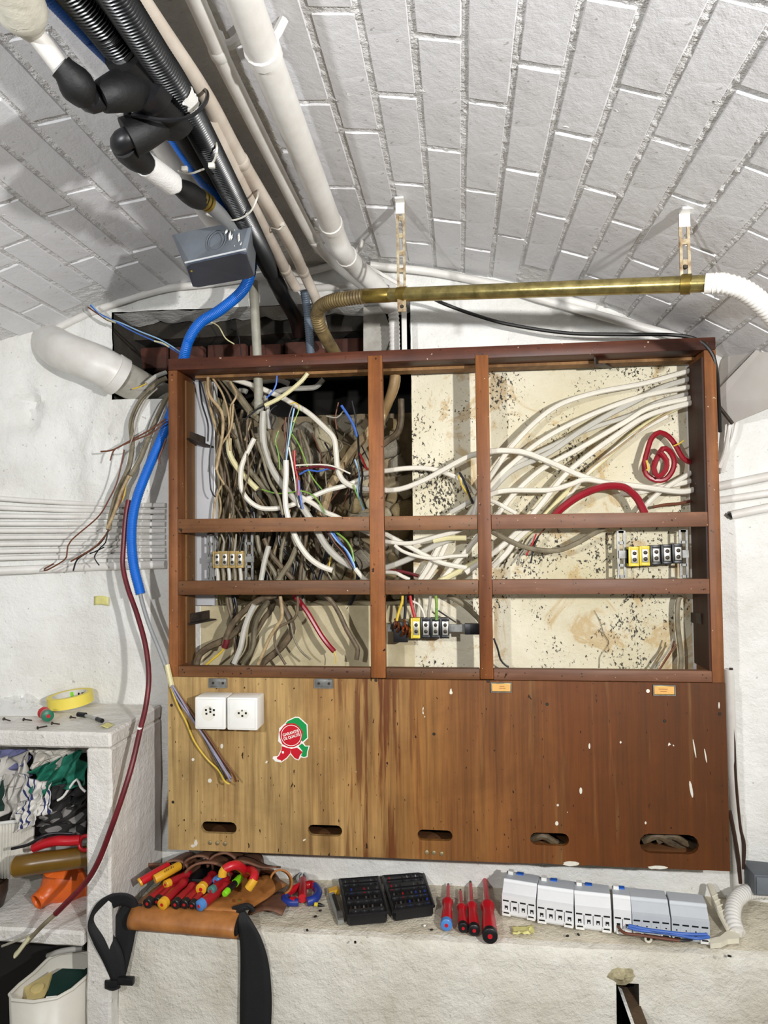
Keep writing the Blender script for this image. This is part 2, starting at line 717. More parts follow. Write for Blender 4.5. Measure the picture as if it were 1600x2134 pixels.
def brick_mesh(seed, L, Wd):
    nu, nv = 7, 4

    def fn(u, v):
        x = (u - 0.5) * Wd
        y = (v - 0.5) * L
        eu = min(u, 1 - u) * Wd
        ev = min(v, 1 - v) * L
        e = min(eu, ev)
        h = 0.0030 * min(1.0, e / 0.003)
        h += 0.0010 * fbm((x, y, seed * 2.0), 28)
        if e > 0.001:
            pass
        else:
            x += 0.0024 * fbm((x, y, seed), 45)
            y += 0.003 * fbm((x, y, seed + 9), 45)
            h = -0.003
        return (x, y, h)
    us = [0, 0.045, 0.35, 0.65, 0.955, 1]
    vs = [0, 0.012, 0.2, 0.4, 0.6, 0.8, 0.988, 1]
    b = MB()
    b.add([fn(u, v) for v in vs for u in us], [(j * 6 + i, j * 6 + i + 1, (j + 1) * 6 + i + 1, (j + 1) * 6 + i) for j in range(7) for i in range(5)])
    me = bpy.data.meshes.new('brick')
    me.from_pydata(b.v, [], b.f)
    me.materials.append(M_CEIL)
    for p in me.polygons:
        p.use_smooth = True
    me.set_sharp_from_angle(angle=math.radians(24))
    return me


PITCH_A = 0.067 / VR
BL = 0.262
BM = [brick_mesh(k, BL - 0.009, 0.067 - 0.007) for k in range(8)]
na = int((A1 - A0) / PITCH_A)
LASTX = None
nb = 0
for i in range(na):
    a = A0 + (i + 0.5) * PITCH_A
    x = VCX + math.sin(a) * VR
    if x < -1.32 or x > 0.95 or -0.47 < x < -0.30:
        continue
    off = (0.5 if i % 2 else 0.0) * BL + rnd.uniform(-0.05, 0.05)
    y = YW - 0.02 + off
    while y > 0.50:
        y0 = y - BL / 2
        if y0 + BL / 2 < YW + 0.12 and y0 > 0.42:
            o = bpy.data.objects.new('brick', BM[rnd.randrange(8)])
            COL.objects.link(o)
            c = vault(a, y0, VR)
            nrm = Vector((math.sin(a), 0, math.cos(a)))
            zax = -nrm
            yax = Vector((0, 1 if rnd.random() < .5 else -1, 0))
            xax = yax.cross(zax)
            mt = Matrix((xax, yax, zax)).transposed().to_4x4()
            o.matrix_world = Matrix.Translation(c - nrm * rnd.uniform(-0.0008, 0.0012)) @ mt @ Matrix.Rotation(rnd.uniform(-.006, .006), 4, 'Z')
            mw = o.matrix_world.copy()
            o.parent = ceiling
            o.matrix_world = mw
            nb += 1
        y -= BL
# rough plaster band along the crown between the pipes
MB().grid(lambda u, v: vault(A_ := math.asin((-0.475 + 0.18 * u - VCX) / VR), 0.3 + 1.4 * v,
                             VR - 0.004 - 0.004 * abs(fbm((u * .3, v * 2, 0), 13)) * (1 if 0.05 < u < .95 else -1)), 14, 80).obj(
    'plaster_band', m_paint('grey_white_plaster_band', '#c9c4ba', '#a8a196', 0.6, 1.6), ceiling)

# ---------------------------------------------------------------- masonry ledge below the cabinet
XU = -0.745       # right flank of the shelf unit
SLOT = (P(1284, 2100, 1.455).x, P(1332, 2100, 1.455).x, -1.30, P(1300, 2048, 1.455).z)


def front_and_top(x0, x1, yf, yb, zt, zb, holes, m, seed, rad=0.012):
    """One sheet that runs down the front and over the top, with a worn rounded arris."""
    hf = zt - zb

    def fn(x, s):
        # s: 0 at the bottom of the front, hf at the arris, then along the top
        if s < hf - rad:
            y, z = yf, zb + s
        elif s < hf + rad:
            a = (s - (hf - rad)) / (2 * rad) * math.pi / 2
            y, z = yf + rad * (1 - math.cos(a)), zt - rad + rad * math.sin(a)
        else:
            y, z = yf + (s - hf), zt
        k = 0.0035 * fbm((x, y, z), 7, seed) + 0.0018 * fbm((x, y, z), 30, seed)
        e = max(0, 1 - abs(s - hf) / 0.03)
        k2 = 0.005 * e * fbm((x, 0, 0), 16, seed + 4)
        if s < hf:
            y += k + abs(k2)
            z -= abs(k2)
        else:
            z += k * 0.6 - abs(k2)
        return (x, y, z)
    hs = [(h[0], h[1], h[2] - zb, h[3] - zb) for h in holes]
    return gridwall('x', m, (x0, x1), (0, hf + (yb - yf)), hs, fn, 0.018)


b = front_and_top(XU, 1.30, 1.455, YW + 0.01, ZL, -1.46, [SLOT], M_LEDGE, 3)
M_LTOP = m_paint('dusty_ledge_top', '#dcd4c0', '#b8ae98', 0.75, 1.2, stain='#918670')
b.mats = [M_LEDGE, M_LTOP]
b.mi = [1 if all(b.v[i][1] > 1.455 + .014 for i in f) and sum(b.v[i][2] for i in f) / len(f) > ZL - .02 else 0 for f in b.f]
ledge = tag(b.obj('masonry_ledge', None), 'limewashed masonry ledge under the wooden cabinet, strewn with tools', 'ledge', kind='structure')
b = MB()
b.box(SLOT[0] - .002, SLOT[0], 1.455, 1.62, SLOT[2], SLOT[3])
b.box(SLOT[1], SLOT[1] + .002, 1.455, 1.62, SLOT[2], SLOT[3])
b.box(SLOT[0], SLOT[1], 1.455, 1.62, SLOT[3], SLOT[3] + .002)
b.box(SLOT[0] - .002, SLOT[1] + .002, 1.62, 1.63, SLOT[2], SLOT[3])
b.obj('slot_lining', M_DARKPL, ledge)
# crumbled straw-coloured mortar above the slot
def crumb(u, v):
    an = 2 * math.pi * u
    r = v * (1 + .28 * fbm((math.cos(an), math.sin(an), 0), 1.6))
    p = P(1297 + 30 * r * math.cos(an), 2034 + 17 * r * math.sin(an), 1.453)
    k = 0.012 * abs(fbm(p, 70)) * (1 - v) + .002 * (1 - v)
    return (p.x, p.y - k, p.z)


MB().grid(crumb, 28, 8).obj('crumbled_mortar', mat('straw_mortar', '#b8ae8c', 0.95, c2='#7a7054', scale=60, bump=1.0, bscale=160), ledge)

# ---------------------------------------------------------------- masonry shelf unit on the left
unit = tag(empty('masonry_shelf_unit', (-1.1, 1.55, -1.45)), 'white painted masonry shelf unit filled with rags and oddments', 'shelf unit')
ZU = P(225, 1528, 1.42).z


def slab(name, x0, x1, y0, y1, z0, z1, parent, m, step=0.02, amp=0.0022, seed=0):
    bm = bmesh.new()
    bmesh.ops.create_cube(bm, size=1.0)
    for v in bm.verts:
        v.co = Vector(((x0 + x1) / 2 + v.co.x * (x1 - x0), (y0 + y1) / 2 + v.co.y * (y1 - y0), (z0 + z1) / 2 + v.co.z * (z1 - z0)))
    bmesh.ops.bevel(bm, geom=list(bm.edges), offset=0.005, segments=1, affect='EDGES')
    for ax in range(3):
        lo, hi = (x0, y0, z0)[ax], (x1, y1, z1)[ax]
        n = int((hi - lo) / step)
        for i in range(1, n):
            d = Vector((0, 0, 0))
            d[ax] = lo + (hi - lo) * i / n
            nn = Vector((0, 0, 0))
            nn[ax] = 1
            bmesh.ops.bisect_plane(bm, geom=bm.verts[:] + bm.edges[:] + bm.faces[:], plane_co=d, plane_no=nn)
    for v in bm.verts:
        k = amp * fbm(v.co, 12, seed) + amp * .5 * fbm(v.co, 40, seed)
        v.co += Vector((k, amp * fbm(v.co, 12, seed + 5), k * .6))
    me = bpy.data.meshes.new(name)
    bm.to_mesh(me)
    bm.free()
    me.materials.append(m)
    for p in me.polygons:
        p.use_smooth = True
    me.set_sharp_from_angle(angle=math.radians(33))
    o = bpy.data.objects.new(name, me)
    COL.objects.link(o)
    setparent(o, parent)
    return o


ZM = P(100, 1938, 1.42).z
M_UNIT = m_paint('white_unit_paint', '#e6e3de', '#d2cdc4', 0.5, 0.9, stain='#c4bba6')
slab('top_slab', -1.75, XU, 1.42, 1.675, ZU - 0.034, ZU, unit, M_UNIT, seed=2)
slab('post', P(178, 1700, 1.42).x, XU, 1.422, 1.675, -1.45, ZU - 0.034, unit, M_UNIT, seed=5)
slab('middle_slab', -1.75, P(176, 1700, 1.42).x, 1.42, 1.675, ZM - 0.032, ZM, unit, M_UNIT, seed=8)

# floor and the far sides of the cellar (outside the picture, they only bounce the light)
M_FLOOR = mat('cement_floor', '#8d887e', 0.9, bump=0.4)
tag(MB().grid(lambda u, v: (-1.75 + 3.1 * u, -1.6 + 3.3 * v, -1.452), 4, 4).obj('floor', M_FLOOR), 'grey cement cellar floor', 'floor', kind='structure')
tag(MB().grid(lambda u, v: (-1.74, -1.6 + 3.3 * u, -1.45 + 1.75 * v), 8, 8).obj('wall_left', M_WALL), 'white side wall of the cellar on the left', 'wall', kind='structure')
tag(MB().grid(lambda u, v: (1.30, -1.6 + 3.3 * u, -1.45 + 1.75 * v), 8, 8).obj('wall_right', M_WALL), 'white side wall of the cellar on the right', 'wall', kind='structure')

# hairline cracks and a rust-brown tide mark in the bottom right window
def crackline(s_, w):
    p = resample(smoothpath(pts(s_, YW - .0035), .004), .004)
    b = MB()
    vs = []
    for i, q in enumerate(p):
        k = w * (.5 + .8 * abs(fbm(q, 60)))
        vs += [q + Vector((-k, 0, 0)), q + Vector((k, 0, .0))]
    b.add(vs, [(2 * i, 2 * i + 1, 2 * i + 3, 2 * i + 2) for i in range(len(p) - 1)])
    b.obj('crack', mat('dark_crack', '#4a4234', .9), wall_back)


crackline('1238,1272 1250,1295 1258,1320 1268,1338 1262,1352 1250,1368 1248,1392', .0009)
crackline('1385,1155 1388,1180', .0008)

# ================================================================ wooden switchboard cabinet
def m_wood(name, c1, c2, c3, axis, rough=0.42, streak=1.0):
    """Varnished wood; the grain runs along axis ('x' or 'z')."""
    t = NT(name)
    sc = (2.5, 40, 60) if axis == 'x' else (60, 40, 2.5)
    v = t.co(scale=sc)
    g = t.noise(1.0, 6, 0.62, v, dist=0.4)
    g = t.ramp(g, [(0.3, BW0), (0.7, BW1)])
    c = t.mix(g, srgb(c1), srgb(c2))
    v2 = t.co(scale=(1.2, 9, 14) if axis == 'x' else (14, 9, 1.2))
    w = t.ramp(t.noise(1.0, 5, 0.6, v2), [(0.42, BW0), (0.66, BW1)])
    c = t.mix(t.math('MULTIPLY', w, 0.9 * streak), c, srgb(c3))
    bl = t.ramp(t.noise(11, 5, 0.65), [(0.40, BW0), (0.72, BW1)])
    c = t.mix(t.math('MULTIPLY', bl, 0.5), c, srgb(c3))
    sp = t.ramp(t.noise(90, 2, 0.5), [(0.70, BW0), (0.75, BW1)])
    c = t.mix(sp, c, srgb('#2a140a'))
    sp2 = t.ramp(t.noise(130, 2, 0.5), [(0.74, BW0), (0.77, BW1)])
    c = t.mix(sp2, c, srgb('#b9a48c'))
    t.col(c)
    t.setp(rough + .08, spec=0.3)
    t.bump(g, 0.12, 0.001)
    return t.m


M_WX = m_wood('red_brown_rail_wood', '#8c613f', '#714b2e', '#4c2f1b', 'x')
M_WXR = m_wood('greyed_rail_wood', '#936a52', '#7a543f', '#5b3b2a', 'x')
M_WZ = m_wood('red_brown_stile_wood', '#a0683c', '#7c4925', '#4c2a13', 'z')
M_WZM = m_wood('orange_mullion_wood', '#a66b3a', '#854d26', '#572f16', 'z')
M_WXT = m_wood('dark_top_board_wood', '#70402c', '#50281b', '#2c140c', 'x', 0.35)
M_WIN = m_wood('raw_inner_board_wood', '#9b7448', '#7d5a34', '#5f3f20', 'z', 0.6)
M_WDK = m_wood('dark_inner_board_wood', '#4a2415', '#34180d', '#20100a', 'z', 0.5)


def m_panel():
    t = NT('stained_plywood_panel')
    tc = t.n('ShaderNodeTexCoord')
    sx = t.n('ShaderNodeSeparateXYZ')
    t.l(tc.outputs['Object'], sx.inputs[0])
    big = t.noise(3.0, 4, 0.6)
    # across the board the varnish survives towards the right
    g = t.math('ADD', t.math('MULTIPLY', t.math('ADD', sx.outputs[0], 0.66), 0.83), t.math('MULTIPLY', t.math('ADD', big, -0.5), 0.22))
    band = t.noise(1.0, 3, 0.5, t.co(scale=(9, 1, 0.8)))
    g = t.math('ADD', g, t.math('MULTIPLY', t.math('ADD', band, -0.5), 0.36))
    base = t.ramp(g, [(0.0, srgb('#c6a870')), (0.26, srgb('#bb9760')), (0.42, srgb('#a06f3a')), (0.58, srgb('#84532b')), (0.75, srgb('#6c3c18')), (1.0, srgb('#5c3213'))])
    fine = t.noise(1.0, 6, 0.65, t.co(scale=(150, 20, 4)), dist=0.5)
    fine = t.ramp(fine, [(0.35, BW0), (0.75, BW1)])
    med = t.ramp(t.noise(1.0, 5, 0.62, t.co(scale=(42, 10, 2.2)), dist=0.8), [(0.38, BW0), (0.70, BW1)])
    blot = t.ramp(t.noise(7.0, 5, 0.65, dist=0.5), [(0.42, BW0), (0.70, BW1)])
    c = t.mix(t.math('MULTIPLY', t.math('MULTIPLY', fine, 0.55), t.math('ADD', med, 0.35)), base, srgb('#3a2410'))
    c = t.mix(t.math('MULTIPLY', med, 0.38), c, srgb('#4a2c14'))
    c = t.mix(t.math('MULTIPLY', blot, 0.30), c, srgb('#3c2310'))
    lite = t.ramp(t.noise(1.0, 4, 0.6, t.co(scale=(30, 8, 1.6), rot=(0.3, 0, 0))), [(0.58, BW0), (0.75, BW1)])
    c = t.mix(t.math('MULTIPLY', lite, 0.35), c, srgb('#b08a55'))
    # runs of dark varnish hanging from the top edge
    run = t.noise(1.0, 4, 0.6, t.co(scale=(46, 1, 2.4)))
    run = t.ramp(run, [(0.54, BW0), (0.62, BW1)])
    mk = t.ramp(sx.outputs[0], [(0.0, BW0), (1.0, BW0)])
    mid = t.math('SUBTRACT', 1.0, t.math('MULTIPLY', t.math('ABSOLUTE', t.math('ADD', sx.outputs[0], 0.19)), 5.5))
    mid = t.math('MAXIMUM', mid, 0.0)
    c = t.mix(t.math('MULTIPLY', run, mid), c, srgb('#5a2c10'))
    # small dark nicks and white paint drips
    nk = t.noise(1.0, 2, 0.5, t.co(scale=(150, 10, 60)))
    nk = t.ramp(nk, [(0.715, BW0), (0.74, BW1)])
    c = t.mix(nk, c, srgb('#2c1a0c'))
    wp = t.noise(1.0, 2, 0.5, t.co(scale=(60, 10, 34), rot=(0, 0.25, 0)))
    wp = t.ramp(wp, [(0.775, BW0), (0.79, BW1)])
    c = t.mix(wp, c, srgb('#d8d2c2'))
    t.col(c)
    t.setp(0.5, spec=0.3)
    t.bump(fine, 0.10, 0.001)
    return t.m


M_PANEL = m_panel()
M_STEEL = mat('dull_galvanised_steel', '#8b8b88', 0.5, 0.6, c2='#64635f', scale=50)
M_DSTEEL = mat('dark_rusty_steel', '#4c423a', 0.6, 0.5, c2='#2c2420', scale=50)
M_BLACK = mat('black_plastic', '#17171a', 0.4, var=0.3)
M_BRASS = mat('dull_brass', '#a08a45', 0.35, 0.85, c2='#6f5e30', scale=25)
M_WPL = mat('white_plastic', '#eeede8', 0.35, var=0.05)
M_SCREW = mat('blued_screw', '#3b352d', 0.5, 0.6)

X0, X1 = -0.672, 0.551
Z1, Z0 = 0.414, -0.711
XI0, XI1 = -0.650, 0.526
D = 0.10
cab = tag(empty('switchboard_cabinet', (-0.06, YF, Z0)), 'large open wooden switchboard cabinet with plywood lower panel on the wall', 'cabinet')
T = 0.0015
MB().box(X0, XI0, YF, YF + D, Z0, Z1 - 0.0275, bev=T).obj('side_board', M_WZ, cab)
MB().box(XI1, X1, YF, YF + D, Z0, Z1 - 0.0275, bev=T).obj('side_board', M_WZ, cab)
# lining strips inside the sides (the raw / dark inner faces)
MB().box(XI0, XI0 + 0.004, YF + 0.045, YF + D - 0.002, -0.30, 0.372).obj('inner_lining', M_WIN, cab)
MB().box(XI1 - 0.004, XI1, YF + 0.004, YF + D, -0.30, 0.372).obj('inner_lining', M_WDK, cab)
MB().box(X0, X1, YF, YF + D + 0.002, Z1 - 0.027, Z1, bev=T).obj('top_board', M_WXT, cab)
MB().box(XI0 + 0.02, XI1, YF + 0.06, YF + D - 0.001, Z1 - 0.034, Z1 - 0.0275).obj('top_lining', M_WIN, cab)
MB().box(X0, X1, YF + 0.014, YF + D, Z0, Z0 + 0.018, bev=T).obj('bottom_board', M_WX, cab)
MB().box(XI0, XI1, YF + 0.03, YF + D, -0.335, -0.318, bev=T).obj('inner_shelf', M_WX, cab)
# mullions
XM = [(-0.202, -0.169), (0.039, 0.068)]
MB().box(XM[0][0], XM[0][1], YF - 0.003, YF + 0.022, -0.321, Z1 - 0.012, bev=T).obj('mullion', M_WZM, cab)
MB().box(XM[1][0], XM[1][1], YF - 0.003, YF + 0.022, -0.321, Z1 - 0.020, bev=T).obj('mullion', M_WZM, cab)
# rails, three lengths each
for (zt, zb) in ((0.039, 0.007), (-0.104, -0.136), (-0.299, -0.3225)):
    for k, (a, c) in enumerate(((XI0 + 0.0006, XM[0][0] - 0.0006), (XM[0][1] + 0.0006, XM[1][0] - 0.0006), (XM[1][1] + 0.0006, XI1 - 0.0006))):
        r = MB().box(a, c, YF - 0.001, YF + 0.019, zb, zt, bev=T).obj('rail', M_WXR if k == 2 else M_WX, cab)
        b = MB()
        for xs in (a + 0.012, a + 0.4 * (c - a), c - 0.014):
            for zz in (zt - 0.008, zb + 0.009):
                b.lathe((xs + rnd.uniform(-.006, .006), YF - 0.0013, zz), (0, 1, 0), [(0, 0.0016), (0.0006, 0.0016)], 8)
        tag(b.obj('nail_holes', M_SCREW, r), kind='stuff')

# ---- lower panel with five rounded cut-outs
SL = [(456, 1725, 78, 25), (677, 1731, 73, 23), (906, 1741, 72, 22), (1145, 1749, 77, 25), (1394, 1759, 113, 38)]
YP = YF - 0.006
ZP1 = -0.323


def stadium(cx, cz, w, h, n=7):
    r = h / 2
    out = []
    for k in range(n):
        a = -math.pi / 2 + math.pi * k / (n - 1)
        out.append((cx + w / 2 - r + r * math.cos(a), cz + r * math.sin(a)))
    for k in range(n):
        a = math.pi / 2 + math.pi * k / (n - 1)
        out.append((cx - w / 2 + r + r * math.cos(a), cz + r * math.sin(a)))
    return out


bm = bmesh.new()
loops = []
edge = [(X0 + 0.001, Z0 - 0.002)]
nseg = 60
for i in range(1, nseg):      # the lower edge is chipped towards the right
    x = X0 + (X1 - X0) * i / nseg
    ch = 0.0
    if x > 0.05:
        ch = 0.004 * max(0, fbm((x, 0, 0), 20))
    edge.append((x, Z0 - 0.002 + ch))
edge += [(X1 - 0.001, Z0 - 0.002), (X1 - 0.001, ZP1), (X0 + 0.001, ZP1)]
slots = []
for (px, py, w, h) in SL:
    c = P(px, py, YP)
    s = YP / FPX
    slots.append((c.x, c.z, w * s, h * s))
for poly in [edge] + [stadium(*q) for q in slots]:
    vs = [bm.verts.new((x, YP, z)) for x, z in poly]
    for i in range(len(vs)):
        bm.edges.new((vs[i], vs[(i + 1) % len(vs)]))
bmesh.ops.triangle_fill(bm, edges=bm.edges[:], use_beauty=True)
g = bmesh.ops.extrude_face_region(bm, geom=bm.faces[:])
for v in [e for e in g['geom'] if isinstance(e, bmesh.types.BMVert)]:
    v.co.y += 0.010
bmesh.ops.recalc_face_normals(bm, faces=bm.faces)
me = bpy.data.meshes.new('lower_panel')
bm.to_mesh(me)
bm.free()
me.materials.append(M_PANEL)
panel = bpy.data.objects.new('lower_panel', me)
COL.objects.link(panel)
setparent(panel, cab)
MB().box(X0 + 0.02, X1 - 0.02, YF + D - 0.004, YF + D, Z0 + 0.018, -0.335).obj('panel_back', M_VOID, cab)  # darkness behind the cut-outs is put into the black colour
# torn white paint flakes along the lower edge and dirt on the slots' lower lips
b = MB()
for (px, py, w, h) in ((1190, 1800, 34, 10), (1370, 1808, 44, 7), (408, 1757, 7, 13), (402, 1763, 9, 6)):
    o = [P(px + w * .5 * math.cos(a) * (1 + .35 * fbm((px, a, 0), 2)), py + h * .5 * math.sin(a) * (1 + .35 * fbm((px, a, 3), 2)), YP - 0.0008) for a in [k * .4488 for k in range(14)]]
    b.prism(o, (0, 0.001, 0))
for (px, py, w, h) in ((1210, 1648, 6, 14), (1162, 1678, 5, 5), (1160, 1716, 7, 9), (1228, 1555, 4, 12), (1293, 1547, 4, 5), (1350, 1440, 8, 8), (1345, 1715, 4, 6),
                       (1440, 1645, 6, 36), (1447, 1560, 3, 40), (1470, 1575, 3, 30), (437, 1627, 8, 9), (402, 1583, 6, 6), (462, 1555, 6, 10), (1498, 1470, 3, 14)):
    tl = -0.14 if h > 20 else 0.0
    o = [P(px + w * .5 * math.cos(a) - tl * h * .5 * math.sin(a) * 1.2, py + h * .5 * math.sin(a), YP - 0.0008) for a in [k * .6283 for k in range(10)]]
    b.prism(o, (0, 0.001, 0))
tag(b.obj('paint_flakes', mat('flaked_white_paint', '#ddd8ca', 0.7), panel), kind='stuff')

# ---- name-plate holders along the top of the panel
M_CARD = mat('orange_card', '#d9a65a', 0.6, var=0.1)
M_CARDI = mat('card_print', '#8a4a22', 0.7)
for k, (px, py, w, h) in enumerate(((455, 1423, 40, 20), (675, 1424, 40, 20), (1044, 1432, 42, 20), (1383, 1438, 43, 21))):
    c = P(px, py, YP)
    s = YP / FPX
    w *= s
    h *= s
    b = MB()
    b.box(c.x - w / 2, c.x + w / 2, YP - 0.003, YP, c.z - h / 2, c.z + h / 2, bev=0.0008)
    hold = b.obj('plate_holder', M_STEEL if k < 2 else M_BRASS, cab)
    fr = MB()
    for (a0, a1, b0, b1) in ((-1, 1, .82, 1), (-1, 1, -1, -.82), (-1, -.92, -.82, .82), (.92, 1, -.82, .82)):
        fr.box(c.x + a0 * w / 2, c.x + a1 * w / 2, YP - 0.0045, YP - 0.003, c.z + b0 * h / 2, c.z + b1 * h / 2)
    fr.obj('rim', M_STEEL, hold)
    if k < 2:
        b = MB()
        for sx in (-1, 1):
            b.lathe((c.x + sx * w * .27, YP - 0.0035, c.z), (0, 1, 0), [(0, 0.003), (0.001, 0.0034)], 10)
        b.obj('screws', M_SCREW, hold)
    else:
        MB().box(c.x - w * .44, c.x + w * .44, YP - 0.0035, YP - 0.003, c.z - h * .36, c.z + h * .36).obj('name_card', M_CARD, hold)
        b = MB()
        for zz, ww in ((.12, .25), (-.08, .18) if k == 3 else (-.08, .34)):
            b.box(c.x - w * ww * (1 if k == 3 else .3), c.x + w * ww * .6, YP - 0.0037, YP - 0.0035, c.z + h * zz - .0005, c.z + h * zz + .0005)
        b.obj('card_print', M_CARDI, hold)
# bolt heads near the lower edge, single screws
M_BOLT = mat('weathered_bolt', '#9a8c68', 0.5, 0.5)
for (px, py) in ((437, 1757), (452, 1758), (468, 1759), (889, 1777), (904, 1778), (920, 1780)):
    MB().lathe(P(px, py, YP - 0.003), (0, 1, 0), [(0, 0.003), (0.001, 0.0046), (0.003, 0.0048)], 12).obj('bolt', M_BOLT, cab)
for (px, py) in ((783, 1418), (1140, 1468), (1385, 1503), (1500, 1488), (1017, 1420), (904, 1530), (360, 1672), (357, 1470)):
    MB().lathe(P(px, py, YP - 0.001), (0, 1, 0), [(0, 0.0028), (0.001, 0.0036)], 10).obj('screw', M_SCREW, cab)


# ---- angle irons that hold the cabinet to the wall
def angle_iron(p0, p1, w=0.022, t=0.003):
    p0, p1 = Vector(p0), Vector(p1)
    d = (p1 - p0).normalized()
    u = Vector((0, 0, 1)) - d * d.z
    u.normalize()
    s = d.cross(u)
    b = MB()
    for (a, c) in ((u, s), (s, u)):
        q = [p0 + c * t * .5, p0 + a * w + c * t * .5, p0 + a * w - c * t * .5, p0 - c * t * .5]
        b.prism(q, p1 - p0)
    b.obj('angle_iron', M_DSTEEL, cab, smooth=False)


angle_iron(P(382, 915, YF + 0.05), P(455, 942, YW + 0.02), 0.024)
angle_iron(P(386, 1300, YF + 0.05), P(436, 1290, YW), 0.022)
angle_iron(P(1240, 772, YF + 0.03) + Vector((0, 0, .012)), P(1258, 768, YW), 0.022)
angle_iron(P(1462, 1300, YF + 0.04), P(1440, 1296, YW), 0.022)
# grey backing board seen behind the left end, and the batten under the shelf
MB().box(P(398, 900, 1.672).x, P(449, 900, 1.672).x, 1.660, 1.672, P(430, 1262, 1.66).z, P(430, 745, 1.66).z, bev=0.001).obj(
    'backing_board', mat('grey_backing_board', '#b4b4b6', 0.6, var=0.06), cab)
MB().box(P(449, 900, 1.664).x, P(451, 900, 1.664).x, 1.652, 1.672, P(430, 1200, 1.66).z, P(430, 800, 1.66).z).obj('board_edge', M_WPL, cab)

# ================================================================ wall sockets
def disc_hole(b, c, r, y, n=12):
    b.lathe((c[0], y, c[1]), (0, 1, 0), [(0, r), (0.0008, r)], n)


def socket(px0, px1, py0, py1, kind, label):
    yf = 1.490
    a, c = P(px0, py1, yf), P(px1, py0, yf)
    t = tag(empty('socket_outlet', ((a.x + c.x) / 2, YP, a.z)), label, 'socket', 'surface-mounted sockets on the plywood panel')
    MB().box(a.x, c.x, yf + 0.008, YP, a.z + .001, c.z - .001, bev=0.003).obj('housing', M_WPL, t)
    cov = MB().box(a.x - .0005, c.x + .0005, yf, yf + 0.0085, a.z, c.z, bev=0.004).obj('cover_plate', M_WPL, t)
    fr = MB()
    w, h = (c.x - a.x), (c.z - a.z)
    cx, cz = (a.x + c.x) / 2, (a.z + c.z) / 2
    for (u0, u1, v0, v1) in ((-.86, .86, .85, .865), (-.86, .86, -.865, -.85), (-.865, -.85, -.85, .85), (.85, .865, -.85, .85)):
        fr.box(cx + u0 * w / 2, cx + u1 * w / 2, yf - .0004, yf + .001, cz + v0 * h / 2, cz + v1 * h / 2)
    fr.obj('frame_shadow_line', mat('cream_shadow_line', '#cfcabb', 0.5), cov)  # shadow of the frame groove painted as darker cream lines
    if kind == 'round':
        o = [(cx - .004 + .0155 * math.cos(k * math.pi / 8) * (.93 if k % 4 == 2 else 1), cz + .017 * math.sin(k * math.pi / 8)) for k in range(16)]
        holes = [(-.009, .007), (.001, .009), (.009, .007), (-.008, -.001), (0.001, .003), (.009, -.003)]
        scr = (.0, .011)
    else:
        o = [(cx - .018, cz), (cx - .011, cz + .009), (cx + .010, cz + .009), (cx + .016, cz), (cx + .010, cz - .009), (cx - .011, cz - .009)]
        holes = [(-.0075, .002), (.0085, .002), (.0005, -.004)]
        scr = (.0, .0075)
    MB().prism([(x, yf - .0002, z) for x, z in o], (0, .002, 0)).obj('recessed_insert', mat('warm_white_insert', '#e2dfd3', 0.4, var=.04), t)
    b = MB()
    for (x, z) in holes:
        b.box(cx + x - .0022, cx + x + .0022, yf - .0006, yf + .001, cz + z - .0022, cz + z + .0022)
    b.obj('pin_holes', M_BLACK, t)
    b = MB()
    disc_hole(b, (cx + scr[0], cz + scr[1]), .0022, yf - .0008)
    b.obj('screw', M_STEEL, t)


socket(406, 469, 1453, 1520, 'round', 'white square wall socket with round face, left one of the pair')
socket(473, 536, 1454, 1522, 'hex', 'white square wall socket with flat hexagonal face, right one of the pair')


